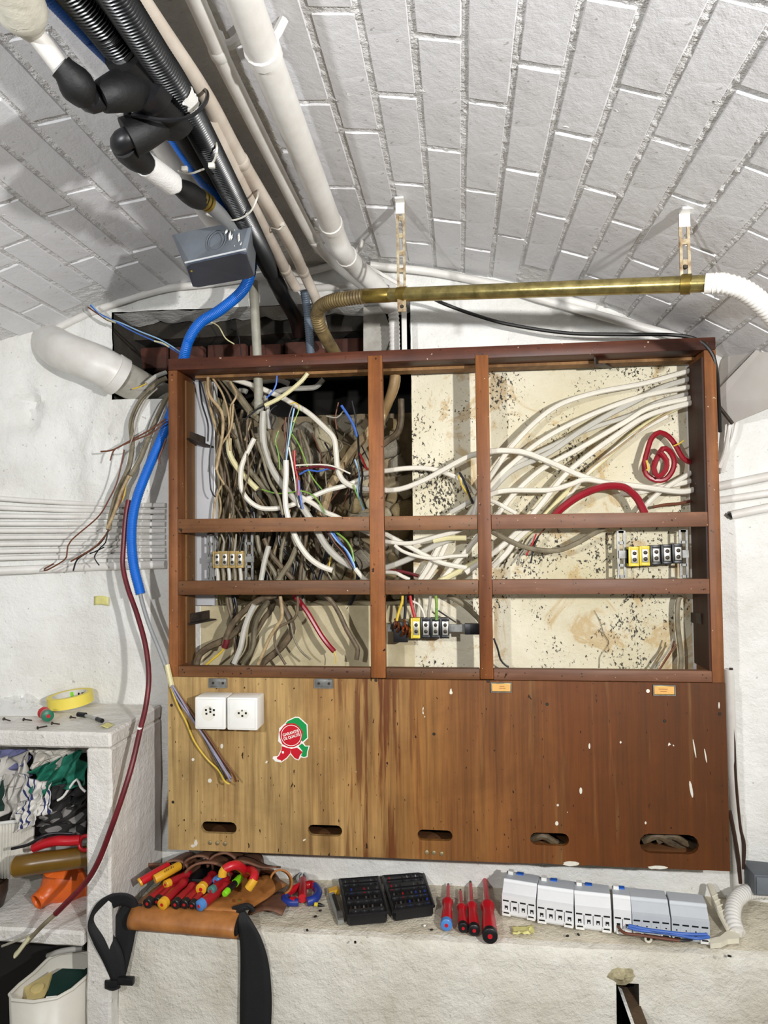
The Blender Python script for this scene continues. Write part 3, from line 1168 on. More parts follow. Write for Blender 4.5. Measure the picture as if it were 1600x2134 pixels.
# ================================================================ quality rosette sticker
def sticker():
    t = tag(empty('rosette_sticker', P(610, 1588, YP)), 'red and green rosette sticker reading GARANTIE DE QUALITE on the panel', 'sticker')
    O, s = (390, 1390), 0.20625

    def q(l, y):
        return [P(O[0] + x * s, O[1] + v * s, y) for x, v in l]
    red, grn, wht = mat('sticker_red', '#c01828', 0.4, var=.08), mat('sticker_green', '#149048', 0.4, var=.08), mat('sticker_white', '#efeae2', 0.45, var=.05)
    outline = [(985, 570), (1010, 540), (1090, 503), (1130, 505), (1215, 580), (1222, 720), (1175, 765), (1195, 795), (1238, 795), (1222, 850), (1215, 910), (1180, 920), (1150, 912), (1125, 945),
               (1085, 930), (1042, 882), (1010, 925), (950, 965), (890, 955), (862, 925), (868, 905), (915, 900), (945, 840), (955, 785), (918, 750), (928, 620)]
    MB().prism(q(outline, YP - .0004), (0, .0004, 0)).obj('white_border', wht, t, smooth=False)
    MB().prism(q([(992, 575), (1015, 548), (1092, 513), (1126, 515), (1205, 585), (1212, 715), (1165, 755), (1100, 700), (1080, 600)], YP - .0008), (0, .0004, 0)).obj('green_ribbon', grn, t, smooth=False)
    MB().prism(q([(1125, 800), (1160, 772), (1190, 803), (1226, 803), (1212, 850), (1206, 902), (1180, 911), (1150, 900), (1165, 850)], YP - .0008), (0, .0004, 0)).obj('green_tail', grn, t, smooth=False)
    hexa = [(1050 + 118 * math.cos(a), 690 + 125 * math.sin(a)) for a in [k * math.pi / 6 + .26 for k in range(12)]]
    hexa = [(x + (5 if k % 2 else -5), y) for k, (x, y) in enumerate(hexa)]
    MB().prism(q(hexa, YP - .0012), (0, .0004, 0)).obj('red_seal', red, t, smooth=False)
    MB().prism(q([(955, 800), (1000, 815), (1045, 825), (1042, 870), (1005, 915), (950, 955), (915, 948), (905, 915), (930, 895), (950, 850)], YP - .0010), (0, .0004, 0)).obj('red_tail', red, t, smooth=False)
    MB().prism(q([(1045, 830), (1110, 815), (1165, 860), (1140, 890), (1122, 935), (1085, 920), (1048, 872)], YP - .0010), (0, .0004, 0)).obj('red_tail', red, t, smooth=False)
    MB().prism(q([(868, 928), (905, 930), (950, 945), (945, 958), (890, 948)], YP - .0014), (0, .0003, 0)).obj('worn_tip', wht, t, smooth=False)
    MB().prism(q([(955, 852), (975, 850), (978, 872), (958, 874)], YP - .0014), (0, .0003, 0)).obj('chip', wht, t, smooth=False)
    # white ring
    vs, fs = [], []
    n = 36
    for k in range(n):
        a = 2 * math.pi * k / n
        for r in (98, 104):
            vs += q([(1050 + r * math.cos(a), 692 + r * 1.03 * math.sin(a))], YP - .0015)
    for k in range(n):
        k2 = (k + 1) % n
        fs.append((2 * k, 2 * k + 1, 2 * k2 + 1, 2 * k2))
    MB().add(vs, fs).obj('white_ring', wht, t, smooth=False)
    # lettering
    for txt, cxy in (('GARANTIE', (1046, 668)), ('DE QUALITÉ', (1056, 706))):
        cu_ = bpy.data.curves.new('lettering', 'FONT')
        cu_.body = txt
        cu_.size = 0.0095
        cu_.align_x = 'CENTER'
        cu_.align_y = 'CENTER'
        cu_.extrude = 0.0001
        cu_.offset = 0.0002
        to = bpy.data.objects.new('tmp', cu_)
        me_ = to.to_mesh().copy() if False else bpy.data.meshes.new_from_object(to)
        bpy.data.objects.remove(to)
        o = bpy.data.objects.new('lettering', me_)
        COL.objects.link(o)
        w = max(v.co.x for v in me_.vertices) - min(v.co.x for v in me_.vertices)
        sx = (175 * s * YP / FPX) / w
        loc = q([cxy], YP - .0017)[0]
        M = Matrix.Translation(loc) @ Matrix.Rotation(math.radians(17), 4, 'Y').inverted() @ Matrix.Rotation(math.radians(90), 4, 'X') @ Matrix.Diagonal((sx, .92, 1, 1))
        me_.transform(M)
        me_.materials.clear()
        me_.materials.append(wht)
        setparent(o, t)


sticker()


# ================================================================ terminal blocks inside the cabinet
M_YEL = mat('yellow_terminal', '#d9c33a', 0.45, var=.15)
M_BEIGE = mat('aged_beige_terminal', '#b49a5e', 0.5, c2='#7d6638', scale=60)
M_NICKEL = mat('nickel_clamp', '#c9c6bd', 0.3, 0.6, var=.15)
M_COPPER = mat('bare_copper', '#b06a44', 0.35, 0.9)


def slotted_strip(px, py0, py1, Y, w=13, parent=None, m=None):
    b = MB()
    s = Y / FPX
    a, c = P(px, py1, Y), P(px, py0, Y)
    W_ = w * s
    L = c.z - a.z
    # two rails with bridges leave long slots
    for sx in (-1, 1):
        b.box(a.x + sx * W_ * .36 - W_ * .14, a.x + sx * W_ * .36 + W_ * .14, Y, Y + .004, a.z, c.z)
    k = 0
    z = a.z
    while z < c.z - .004:
        b.box(a.x - W_ * .3, a.x + W_ * .3, Y, Y + .003, z, z + .006)
        z += L / 4.2
    b.box(a.x - W_ * .3, a.x + W_ * .3, Y, Y + .003, c.z - .005, c.z)
    return b.obj('slotted_strip', m or M_STEEL, parent, smooth=False)


def terminal(label, x0, x1, y0, y1, Y, cols, tilt=0.0, plates=None):
    a, c = P(x0, y1, Y), P(x1, y0, Y)
    t = tag(empty('terminal_block', ((a.x + c.x) / 2, Y, a.z)), label, 'terminal block', 'terminal blocks in the cabinet')
    n = len(cols)
    w = (c.x - a.x) / n
    h = c.z - a.z
    for i, m in enumerate(cols):
        xa = a.x + w * i
        dz = tilt * (i - n / 2) * w
        b = MB()
        b.box(xa + .0004, xa + w - .0004, Y, Y + .030, a.z + dz + h * .12, c.z + dz - h * .12, bev=0.0008)
        b.box(xa + .0004, xa + w * .18, Y - .004, Y + .02, a.z + dz, c.z + dz, bev=0.0005)
        b.box(xa + w * .18, xa + w - .0004, Y - .001, Y + .02, c.z + dz - h * .14, c.z + dz, bev=0.0005)
        b.box(xa + w * .18, xa + w - .0004, Y - .001, Y + .02, a.z + dz, a.z + dz + h * .14, bev=0.0005)
        mod = b.obj('terminal', m, t)
        MB().box(xa + w * .27, xa + w * .86, Y - .0025, Y + .001, a.z + dz + h * .17, c.z + dz - h * .17, bev=0.0005).obj('clamp_plate', plates or M_NICKEL, mod)
        b = MB()
        for zz in (.34, .66):
            b.lathe((xa + w * .565, Y - .0032, a.z + dz + h * zz), (0, 1, 0), [(0, w * .16), (.0006, w * .2), (.001, w * .2)], 12)
        sc = b.obj('clamp_screws', M_SCREW, mod)
    return t


t1 = terminal('aged beige four-way terminal block in the left column of the cabinet', 444, 507, 1148, 1184, YF + 0.055, [M_BEIGE] * 4)
slotted_strip(439, 1108, 1208, YF + 0.07, 16, t1)
slotted_strip(519, 1106, 1208, YF + 0.07, 19, t1)
MB().box(P(430, 1165, 1.62).x, P(530, 1165, 1.62).x, YF + .066, YF + .07, P(450, 1172, 1.62).z, P(450, 1160, 1.62).z).obj('mounting_rail', M_STEEL, t1)
t2 = terminal('five-way terminal block, two yellow and three black, at the right of the cabinet', 1309, 1422, 1135, 1177, YF + 0.05, [M_YEL, M_YEL, M_BLACK, M_BLACK, M_BLACK], tilt=0.06)
slotted_strip(1296, 1106, 1204, YF + 0.068, 17, t2)
slotted_strip(1426, 1104, 1204, YF + 0.068, 17, t2)
MB().box(P(1290, 1155, 1.61).x, P(1436, 1155, 1.61).x, YF + .063, YF + .067, P(1350, 1163, 1.61).z, P(1350, 1147, 1.61).z).obj('mounting_rail', M_STEEL, t2)
t3 = terminal('four-way terminal block, one yellow and three black, in the middle column', 856, 936, 1288, 1330, YF + 0.05, [M_YEL, M_BLACK, M_BLACK, M_BLACK])
b = MB()
b.box(P(808, 1308, 1.62).x, P(1003, 1308, 1.62).x, YF + .066, YF + .071, P(900, 1316, 1.62).z, P(900, 1301, 1.62).z)
b.obj('mounting_rail', M_STEEL, t3)
MB().box(P(968, 1308, 1.61).x, P(1000, 1308, 1.61).x, YF + .05, YF + .068, P(900, 1321, 1.61).z, P(900, 1299, 1.61).z, bev=.001).obj('end_clamp', M_BLACK, t3)
b = MB()
for (px, py) in ((823, 1300), (829, 1308), (842, 1302), (846, 1312), (838, 1316), (852, 1318)):
    b.tube(smoothpath([P(px, py - 10, 1.60), P(px + 2, py, 1.592), P(px - 2, py + 9, 1.6)]), .0028, 6)
b.obj('copper_ends', M_COPPER, t3)
MB().box(P(820, 1330, 1.61).x, P(850, 1330, 1.61).x, YF + .055, YF + .075, P(830, 1338, 1.61).z, P(830, 1296, 1.61).z, bev=.001).obj('dark_carrier', M_BLACK, t3)

# ================================================================ pipes and conduits along the crown of the vault
M_WPIPE = mat('white_painted_pipe', '#e4e2dd', 0.4, c2='#d3cfc8', scale=14, bump=0.25, bscale=60)
M_CPIPE = mat('cream_painted_pipe', '#d9cfc2', 0.45, c2='#c3b5a5', scale=14, bump=0.25, bscale=60)
M_BKRUB = mat('black_corrugated_plastic', '#0e0f11', 0.32, var=.3)
M_INSUL = mat('black_foam_insulation', '#0b0b0c', 0.6, var=.3, bump=0.3, bscale=150)
M_BLUE = mat('blue_corrugated_plastic', '#1167c9', 0.35, var=.12)
M_GREYPL = mat('grey_plastic_pipe', '#8f9192', 0.45, var=.12)
M_GBOX = mat('dark_grey_box_plastic', '#6d737a', 0.38, c2='#585d64', scale=12)
M_BLKCAB = mat('black_cable_sheath', '#1f1d1b', 0.45, var=.3)
M_GALV = mat('brassy_steel_conduit', '#b8a86c', 0.28, 0.85, c2='#7f7448', scale=40, bump=.12, bscale=90)
M_RUST = mat('rusty_painted_strip', '#b5a98c', 0.55, c2='#6f5128', scale=70, bump=.4)
M_GALVP = mat('peeling_brown_flex', '#8d7a52', 0.5, 0.4, c2='#5f5138', scale=40)


def zpts(s):
    """'x,y,z ...' with z the height of the point (runs under the ceiling)."""
    out = []
    for t in s.split():
        v = [float(q) for q in t.split(',')]
        out.append(PZ(*v))
    return out


def extend(p, d=0.5):
    """carry a run on past the top of the picture"""
    v = (p[0] - p[1]).normalized()
    return [p[0] + v * d] + p


def pipe(name, label, p, r, m, rings=(), n=16, cat='pipe', step=0.01, ringr=1.10, ringm=None):
    t = tag(empty(name, p[0]), label, cat)
    path = smoothpath(p, step)
    MB().tube(path, r, n).obj('tube', m, t)
    for (px, py) in rings:
        best, bi = 1e9, 0
        for i, q in enumerate(path):
            l = MR.transposed() @ q
            if l.y < 0.2:
                continue
            x, y = IW / 2 + FPX * l.x / l.y, IH / 2 - FPX * l.z / l.y
            d = (x - px) ** 2 + (y - py) ** 2
            if d < best:
                best, bi = d, i
        a = path[max(0, bi - 1)]
        c = path[min(len(path) - 1, bi + 1)]
        d = (c - a).normalized()
        MB().lathe(path[bi] - d * .009, d, [(0, r * 1.005), (.002, r * ringr), (.016, r * ringr), (.018, r * 1.005)], n).obj('sleeve', ringm or m, t)
    return t


pipe('drain_pipe', 'thick white painted pipe running along the vault and bending down behind the brass conduit',
     extend(zpts('508,0,.610 545,100,.609 618,285,.608 690,468,.606 712,520,.592')) + pts('742,556,1.52 785,598,1.60 815,640,1.655'), .0215, M_WPIPE,
     rings=((540, 108), (688, 470), (722, 535)))
pipe('water_pipe', 'thin white painted pipe beside the thick white one',
     extend(zpts('408,0,.618 470,138,.618 560,318,.617 648,490,.612')) + pts('682,534,1.53 735,580,1.60 780,612,1.64'), .0112, M_WPIPE, rings=((460, 105), (655, 500)))
pipe('water_pipe', 'cream painted pipe between the black conduit and the white pipes, bending into the niche',
     extend(zpts('292,0,.600 424,195,.598 499,330,.597 600,500,.585')) + pts('633,569,1.52 655,617,1.58 668,660,1.66 680,720,1.74'), .0118, M_CPIPE, rings=((500, 335), (632, 565)))
pipe('water_pipe', 'short cream pipe with open rounded end beside the black conduit',
     zpts('436,258,.585 490,362,.585 562,500,.578') + pts('600,572,1.50 617,600,1.55'), .0118, M_CPIPE, rings=((597, 560),))
# hooks that hold the thick pipe to the vault
for (px, py, lab) in ((486, 74, 'small white painted pipe hook beside the thin white pipe near the top'), (560, 72, 'white painted pipe hook beside the thick white pipe near the top'),
                      (738, 520, 'white painted hook where the thick white pipe bends')):
    a = PZ(px, py, .64)
    o = MB().tube(smoothpath([a + Vector((.02, 0, .018)), a + Vector((.006, .0, -.006)), a + Vector((-.012, .0, -.012)), a + Vector((-.02, .0, .004))]), .0065, 8).obj('pipe_hook', M_WPIPE)
    tag(o, lab, 'pipe hook')

# black corrugated conduits
c1 = extend(zpts('247,0,.560 318,110,.560 382,210,.560 470,378,.556 532,500,.545')) + pts('565,566,1.50')
t = tag(empty('corrugated_conduit', c1[0]), 'long black corrugated conduit running along the vault to the niche', 'conduit')
corrugated('corrugated_tube', c1, .0195, M_BKRUB, .0046, .16, parent=t)
MB().tube(smoothpath([c1[-1]] + pts('590,615,1.56 615,660,1.68 622,690,1.80')), .0185, 14).obj('smooth_end', M_BKRUB, t)
wa, wb = zpts('366,182,.560 384,212,.560')


def splash(u, v):
    a = -1.15 + 1.15 * u + .25 * fbm((v * 6, u * 3, 0), 1)
    k = .0205 if .05 < u < .95 else .0185
    return wa.lerp(wb, v + .06 * fbm((u * 9, 0, 0), 1)) + Vector((math.cos(a) * k, 0, math.sin(a) * k))


MB().grid(splash, 12, 10).obj('paint_splash', M_WPL, t)
c2 = extend(zpts('168,0,.568 210,50,.568 246,96,.568'))
t = tag(empty('corrugated_conduit', c2[0]), 'shorter black corrugated conduit ending at the grey collar above the tee', 'conduit')
corrugated('corrugated_tube', c2, .0205, M_BKRUB, .0046, .16, parent=t)
MB().tube(zpts('243,92,.568 262,116,.567'), .0165, 16).obj('grey_collar', M_GREYPL, t)
cable('conduit_sleeve', extend(zpts('205,0,.585 300,150,.585 380,280,.585 470,430,.58 520,520,.57')), .016, M_INSUL, 'smooth black sleeve hidden between the corrugated conduits', 'conduit', n=12)
# small white cable ties
M_TIE = mat('white_nylon_tie', '#dedace', 0.4)


def tie(label, s, m=M_TIE, r=.0016, head=None):
    p = zpts(s)
    t = tag(empty('cable_tie', p[0]), label, 'cable tie')
    MB().tube(smoothpath(p, .004), r, 6).obj('strap', m, t)
    h = PZ(*head) if head else p[0]
    MB().box(h.x - .0045, h.x + .0045, h.y - .003, h.y + .003, h.z - .0035, h.z + .0035, bev=.001).obj('lock_head', m, t)


tie('heavy black cable tie looped around the whole pipe bundle', '262,238,.530 300,244,.520 345,250,.515 395,243,.515 425,218,.535 432,196,.57 424,184,.60', M_BLACK, .0026, (266, 238, .528))
tie('white cable tie looped under the blue conduit below the tee', '372,356,.56 395,362,.535 425,352,.533', head=(385, 352, .55))
tie('white cable tie around the black conduit near its middle', '445,280,.58 452,310,.54 446,335,.532 437,344,.53', head=(441, 345, .528))
tie('long white cable tie sagging under the conduits by the grey box', '430,446,.56 455,455,.54 490,458,.53 520,443,.53 535,415,.545 540,395,.58', head=(437, 446, .556))
tie('white cable tie around the cream pipe near the niche', '565,475,.575 580,478,.565 590,470,.58', head=(588, 468, .58))

# blue corrugated conduit
bl = extend(zpts('118,0,.585 190,75,.585 240,125,.588 300,190,.59 352,265,.585 405,345,.58 460,420,.57 500,480,.555')) + pts('522,530,1.44 522,566,1.47 505,606,1.50 460,645,1.52 418,672,1.54 395,705,1.555 384,742,1.575 372,800,1.665')
t = tag(empty('blue_conduit', bl[-1]), 'bright blue corrugated conduit curving from the vault down behind the cabinet', 'conduit')
corrugated('corrugated_tube', bl, .0125, M_BLUE, .0040, .13, parent=t)
b2 = pts('362,845,1.665 340,905,1.62 305,985,1.595 282,1050,1.585 274,1110,1.58 278,1175,1.58 293,1238,1.575')
t = tag(empty('blue_conduit', b2[-1]), 'bright blue corrugated conduit hanging open-ended beside the left of the cabinet', 'conduit')
corrugated('corrugated_tube', b2, .0122, M_BLUE, .0040, .13, parent=t)
cable('grey_cable', pts('289,1215,1.575 295,1250,1.572 310,1300,1.565 332,1355,1.555 348,1398,1.545 356,1425,1.538'), .0052, M_GREYPL, 'grey cable leaving the end of the blue conduit towards the panel')

# ---- insulated tee and elbows
M_WFELT = mat('white_fleece_wrap', '#ecebe8', 0.9, var=.08, bump=.5, bscale=300)
ins = tag(empty('insulated_pipe_tee', PZ(320, 200, .53)), 'black foam-insulated water pipe tee with two elbows hanging under the vault', 'pipe fitting')
MB().tube(smoothpath(zpts('258,110,.566 300,165,.560 345,225,.552 368,258,.548')), .026, 16).obj('tee_run', M_INSUL, ins)
MB().tube(zpts('296,172,.55 322,196,.55'), .0285, 16).obj('tape_band', M_BLACK, ins)
# upper branch
p = zpts('282,182,.548 262,187,.535 235,195,.520 208,204,.510')
MB().tube(smoothpath(p, .005), .02, 16, radii=[.025 - .0085 * (i / (len(smoothpath(p, .005)) - 1)) ** 2 for i in range(len(smoothpath(p, .005)))]).obj('branch_cone', M_INSUL, ins)
MB().tube(smoothpath(zpts('212,203,.510 192,213,.505 180,206,.505 172,196,.507'), .004), .0125, 14).obj('elbow', M_BLACK, ins)
p = smoothpath(zpts('178,206,.505 160,178,.51 142,155,.515 126,138,.52'), .005)
MB().tube(p, .0165, 14, radii=[.014 + .006 * math.sin(math.pi * min(1, i / (len(p) - 1) * 1.25)) for i in range(len(p))]).obj('elbow_insulation', M_INSUL, ins)
# lower branch
p = smoothpath(zpts('345,250,.545 320,262,.532 295,275,.520 268,288,.510'), .005)
MB().tube(p, .02, 16, radii=[.019 + .006 * (i / (len(p) - 1)) for i in range(len(p))]).obj('branch_cone', M_INSUL, ins)
MB().tube(smoothpath(zpts('276,284,.510 256,293,.503 252,304,.502 262,314,.503'), .004), .0135, 14).obj('elbow', M_BLACK, ins)
p = smoothpath(zpts('256,302,.502 272,318,.505 290,332,.508 308,345,.511'), .005)
MB().tube(p, .0165, 14, radii=[.013 + .006 * math.sin(math.pi * min(1, .2 + i / (len(p) - 1) * .8)) for i in range(len(p))]).obj('elbow_insulation', M_INSUL, ins)
MB().tube(smoothpath(zpts('303,342,.511 335,365,.514 358,382,.517'), .006), .0165, 14).obj('fleece_sleeve', M_WFELT, ins)
MB().tube(zpts('355,380,.517 376,395,.519'), .0095, 14).obj('white_pipe_stub', M_WPIPE, ins)
p = smoothpath(zpts('370,388,.519 388,399,.521 405,410,.523 420,418,.525'), .004)
MB().tube(p, .0155, 14, radii=[.011 + .006 * math.sin(math.pi * (i / (len(p) - 1)) * .8) for i in range(len(p))]).obj('end_insulation', M_INSUL, ins)
for k in range(3):
    MB().tube(zpts('%d,%d,.526 %d,%d,.526' % (415 + k * 8, 412 + k * 5, 420 + k * 8, 415 + k * 5)), .0150 - .0006 * k, 14).obj('brass_ring', M_BRASS, ins)
pipe('grey_supply_pipe', 'grey plastic pipe leading from the brass rings towards the junction box', zpts('434,424,.528 468,455,.535 505,486,.54 530,512,.54'), .012, M_GREYPL)
pipe('wall_pipe', 'white painted pipe behind the blue conduit under the vault', zpts('300,240,.622 350,320,.622 400,395,.62 440,455,.616 480,505,.60'), .018, M_WPIPE)
# white valve and thin pipe at the top left
t = tag(empty('white_valve_pipe', PZ(60, 50, .53)), 'fat white painted valve body with thin pipe at the top left corner', 'pipe')
p = smoothpath(extend(zpts('22,-30,.545 40,10,.545 58,48,.545 78,78,.543'), .3), .008)
MB().tube(p, .03, 16, radii=[.026 if i < len(p) - 4 else .026 - .004 * (i - len(p) + 5) for i in range(len(p))]).obj('valve_body', mat('cream_lagged_valve', '#dcd8c8', 0.6, bump=.6, bscale=60), t)
MB().tube(smoothpath(zpts('75,72,.54 100,105,.532 132,148,.522')), .0105, 14).obj('thin_pipe', M_WPIPE, t)

# ---- junction box on the vault
jb = tag(empty('junction_box', PZ(440, 540, .5)), 'dark grey plastic junction box screwed to the vault with white paint splashes', 'junction box')
zb_ = .482
A = PZ(386, 549, zb_)
B = PZ(512, 521, zb_)
C_ = PZ(532, 575, zb_ + .004)
Dd = PZ(402, 598, zb_ - .002)
up = Vector((0, 0, .065))
out = Vector((-.02, -.004, 0))
A2, B2, C2, D2 = A + up + Vector((-.034, .022, -.002)), B + up + Vector((.006, .024, 0)), C_ + up + Vector((.004, -.004, 0)), Dd + up + Vector((-.022, -.006, 0))


def bevq(q, c=.16):
    o = []
    n = len(q)
    for i in range(n):
        o += [q[i].lerp(q[i - 1], c), q[i].lerp(q[(i + 1) % n], c)]
    return o


lo, hi = bevq([A, B, C_, Dd], .08), bevq([A2, B2, C2, D2], .03)
n = len(lo)
MB().add(lo + hi, [tuple(range(n)), tuple(range(2 * n - 1, n - 1, -1))] + [(i, (i + 1) % n, (i + 1) % n + n, i + n) for i in range(n)]).obj('box_body', M_GBOX, jb, smooth=False)
cen = (A + B + C_ + Dd) / 4
lid = [cen + (q - cen) * .985 + Vector((0, 0, -.003)) for q in lo]
MB().add(lid + lo, [tuple(range(n)), tuple(range(2 * n - 1, n - 1, -1))] + [(i, (i + 1) % n, (i + 1) % n + n, i + n) for i in range(n)]).obj('lid', mat('blue_grey_lid', '#3d4656', 0.3, var=.15), jb, smooth=False)
MB().tube([A + Vector((0, -.001, .001)), B + Vector((0, -.001, .001))], .0016, 6).obj('lid_edge', mat('pale_lid_edge', '#cfd2d4', .5), jb)  # pale line along the front edge of the lid
fn_ = (B - A).cross(A2 - A).normalized()
if fn_.y > 0:
    fn_ = -fn_
fc = (A + B + A2 + B2) / 4 + (B - A) * .05
for rr in (.016, .021):
    b = MB()
    u_ = (B - A).normalized()
    v_ = fn_.cross(u_)
    b.tube([fc + fn_ * .0006 + (u_ * math.cos(k * math.pi / 16) + v_ * math.sin(k * math.pi / 16)) * rr for k in range(33)], .0008, 5, caps=False)
    b.obj('knockout_ring', M_GBOX, jb)
b = MB()
rs = random.Random(3)
for k in range(9):
    q0 = fc + (B - A) * rs.uniform(.22, .36) + (A2 - A) * rs.uniform(-.38, .3) + fn_ * .0008
    L_ = rs.uniform(.003, .010)
    ang = rs.uniform(-1.0, 1.0)
    d_ = (u_ * math.sin(ang) + v_ * math.cos(ang))
    e_ = d_.cross(fn_) * rs.uniform(.0012, .003)
    b.prism([q0 - d_ * L_, q0 + e_, q0 + d_ * L_, q0 - e_], -fn_ * .0005)
tag(b.obj('paint_splashes', M_WPL, jb), kind='stuff')
MB().lathe(A.lerp(Dd, .25) + Vector((.008, -.0, -.005)), (0, 0, 1), [(0, .002), (.004, .004)], 8).obj('screw', M_BRASS, jb)

# ---- brass steel conduit with flexible ends and two hangers
pa, pb = P(757, 617, 1.37), P(1492, 590, 1.155)
ct = tag(empty('steel_conduit', pa), 'brass-coloured steel conduit hung across the top of the cabinet with flexible ends', 'conduit')
MB().tube(smoothpath([pa, pb], .02), .0136, 18).obj('rigid_tube', M_GALV, ct)
q = (pb - pa).normalized()
MB().lathe(pa + q * .004, q, [(0, .0137), (.001, .0142), (.055, .0142), (.056, .0137)], 18).obj('bright_sleeve', M_BRASS, ct)
corrugated('flexible_elbow', [pa + q * .004] + pts('722,622,1.385 690,628,1.41 667,640,1.45 660,658,1.48 668,686,1.51'), .0150, M_GALVP, .0065, .14, n=16, parent=ct)
MB().tube(smoothpath(pts('668,684,1.51 682,710,1.545 705,748,1.60')), .0148, 16).obj('bent_tail', M_GALVP, ct)
e0 = P(1488, 590, 1.156)
corrugated('flexible_tail', [e0] + pts('1515,592,1.15 1552,606,1.155 1590,636,1.17 1640,690,1.20'), .0170, M_WPIPE, .0075, .13, n=16, parent=ct)
MB().tube([pb - q * .016, pb + q * .012], .0162, 16).obj('white_bush', M_WPIPE, ct)


def hanger(label, foot, low, Y, ext=None):
    t = tag(empty('pipe_hanger', foot), label, 'hanger')
    w_ = .0085
    b = MB()
    L_ = foot.z - low.z
    dx = (low.x - foot.x)

    def bar(z0, z1, x0, x1):
        b.box(foot.x + dx * (foot.z - (z0 + z1) / 2) / L_ + x0, foot.x + dx * (foot.z - (z0 + z1) / 2) / L_ + x1, Y - .0015, Y + .0015, z0, z1)
    bar(low.z, foot.z, -w_, -w_ * .45)
    bar(low.z, foot.z, w_ * .45, w_)
    z = low.z
    while z < foot.z - .01:
        bar(z, min(foot.z, z + .009), -w_ * .45, w_ * .45)
        z += .034
    b.obj('slotted_strap', M_RUST, t, smooth=False)
    b = MB()
    bar(foot.z - .024, foot.z, -w_ * 1.02, w_ * 1.02)
    b.v = [(x, y - .0004 if y < Y else y + .0004, z) for x, y, z in b.v]
    b.obj('painted_top', M_WPIPE, t, smooth=False)
    MB().box(foot.x - w_, foot.x + w_, Y - .02, Y + .003, foot.z - .003, foot.z + .001).obj('foot_plate', M_WPIPE, t)
    return t


f1 = P(833, 402, 1.335)
f1.z = VCZ + math.sqrt(VR ** 2 - (f1.x - VCX) ** 2) - .004
h1 = hanger('long slotted steel hanger strap, left one, holding the brass conduit to the vault', f1, P(838, 640, 1.335), 1.335)
u0 = pa + q * ((P(838, 617, 1.345).x - pa.x) / q.x)
MB().lathe(u0 - q * .009, q, [(0, .0140), (.0008, .0156), (.017, .0156), (.018, .0140)], 18).obj('pipe_clip', M_BRASS, h1)
k_ = u0 + Vector((0, -.006, -.022))
MB().box(k_.x - .008, k_.x + .008, k_.y - .002, k_.y + .002, k_.z - .014, k_.z + .012, bev=.001).obj('clip_ear', M_RUST, h1)
MB().lathe(k_ + Vector((0, -.0045, -.004)), (0, 1, 0), [(0, .003), (.002, .004)], 8).obj('clip_screw', M_SCREW, h1)
f2 = P(1427, 512, 1.165)
f2.z = VCZ + math.sqrt(VR ** 2 - (f2.x - VCX) ** 2) - .004
h2 = hanger('short hanger strap, right one, clipped round the brass conduit', f2, P(1428, 596, 1.165), 1.165)
u0 = pa + q * ((P(1428, 592, 1.173).x - pa.x) / q.x)
MB().lathe(u0 - q * .008, q, [(0, .0140), (.0008, .0165), (.015, .0165), (.016, .0140)], 18).obj('pipe_clip', M_BRASS, h2)
MB().lathe(P(1428, 555, 1.162), (0, 1, 0), [(0, .003), (.003, .0045)], 8).obj('clip_screw', M_SCREW, h2)
# flat bar that continues below the left hanger
o = MB().box(P(842, 690, 1.60).x - .006, P(842, 690, 1.60).x + .006, 1.60, 1.606, P(842, 748, 1.60).z, P(842, 640, 1.60).z, bev=.001).obj('flat_bar', M_WPIPE)
tag(o, 'white painted flat bar standing behind the cabinet top near the left hanger', 'bar')

# ---- conduits dropping behind the cabinet
t = tag(empty('flexible_conduit', P(820, 740, 1.66)), 'white painted ribbed conduit dropping behind the cabinet beside the plaster stub', 'conduit')
corrugated('ribbed_tube', pts('815,620,1.65 820,660,1.655 822,700,1.66 823,760,1.66'), .0135, M_WPIPE, .010, .12, parent=t)
MB().tube(smoothpath(pts('824,758,1.66 820,800,1.66 808,840,1.68 790,880,1.72')), .012, 12).obj('tan_tail', mat('tan_cable_sheath', '#a88b62', .5, c2='#8a6f48'), t)
t = tag(empty('flexible_conduit', P(645, 740, 1.60)), 'grey-blue ribbed conduit standing behind the cabinet top beside the cream pipes', 'conduit')
corrugated('ribbed_tube', pts('634,606,1.56 640,645,1.585 644,690,1.60 648,745,1.61'), .0105, mat('slate_ribbed_plastic', '#5f6b78', .45), .0052, .14, parent=t)
pipe('grey_conduit', 'straight grey plastic conduit passing down behind the top board into the cabinet', pts('527,585,1.60 531,650,1.61 536,740,1.63 538,800,1.64 540,862,1.655'), .0112, mat('aged_grey_conduit', '#a3a092', .5, c2='#8b8878'), rings=((539, 842),))

# ---- cables along the vault's edge
cable('edge_cable', pts('-30,772,1.640 0,755,1.645 95,697,1.655 200,647,1.66 330,605,1.66 430,592,1.66 560,574,1.66 640,566,1.66 692,553,1.65'), .0090, M_WPIPE,
      'white painted cable following the curve where vault meets wall on the left', n=12)
cable('edge_cable', pts('770,552,1.64 800,556,1.65 900,567,1.66 1020,590,1.665 1130,612,1.668 1240,640,1.67'), .0095, M_WPIPE, 'white painted cable following the foot of the vault behind the brass conduit', n=12)
cable('edge_cable', pts('742,542,1.60 785,566,1.60 830,592,1.62'), .0046, M_WPIPE, 'thin white cable slanting from the pipe bend to the left hanger')
cable('edge_cable', pts('1050,596,1.662 1111,619,1.664 1240,655,1.664 1383,694,1.655 1420,706,1.65'), .0098, M_WPIPE, 'white painted conduit slanting across the wall above the cabinet right half', n=12)
cable('edge_cable', pts('560,588,1.675 640,600,1.675 720,596,1.675 800,592,1.675'), .009, M_WPIPE, 'white painted conduit crossing behind the pipe bend at the niche head', n=12)
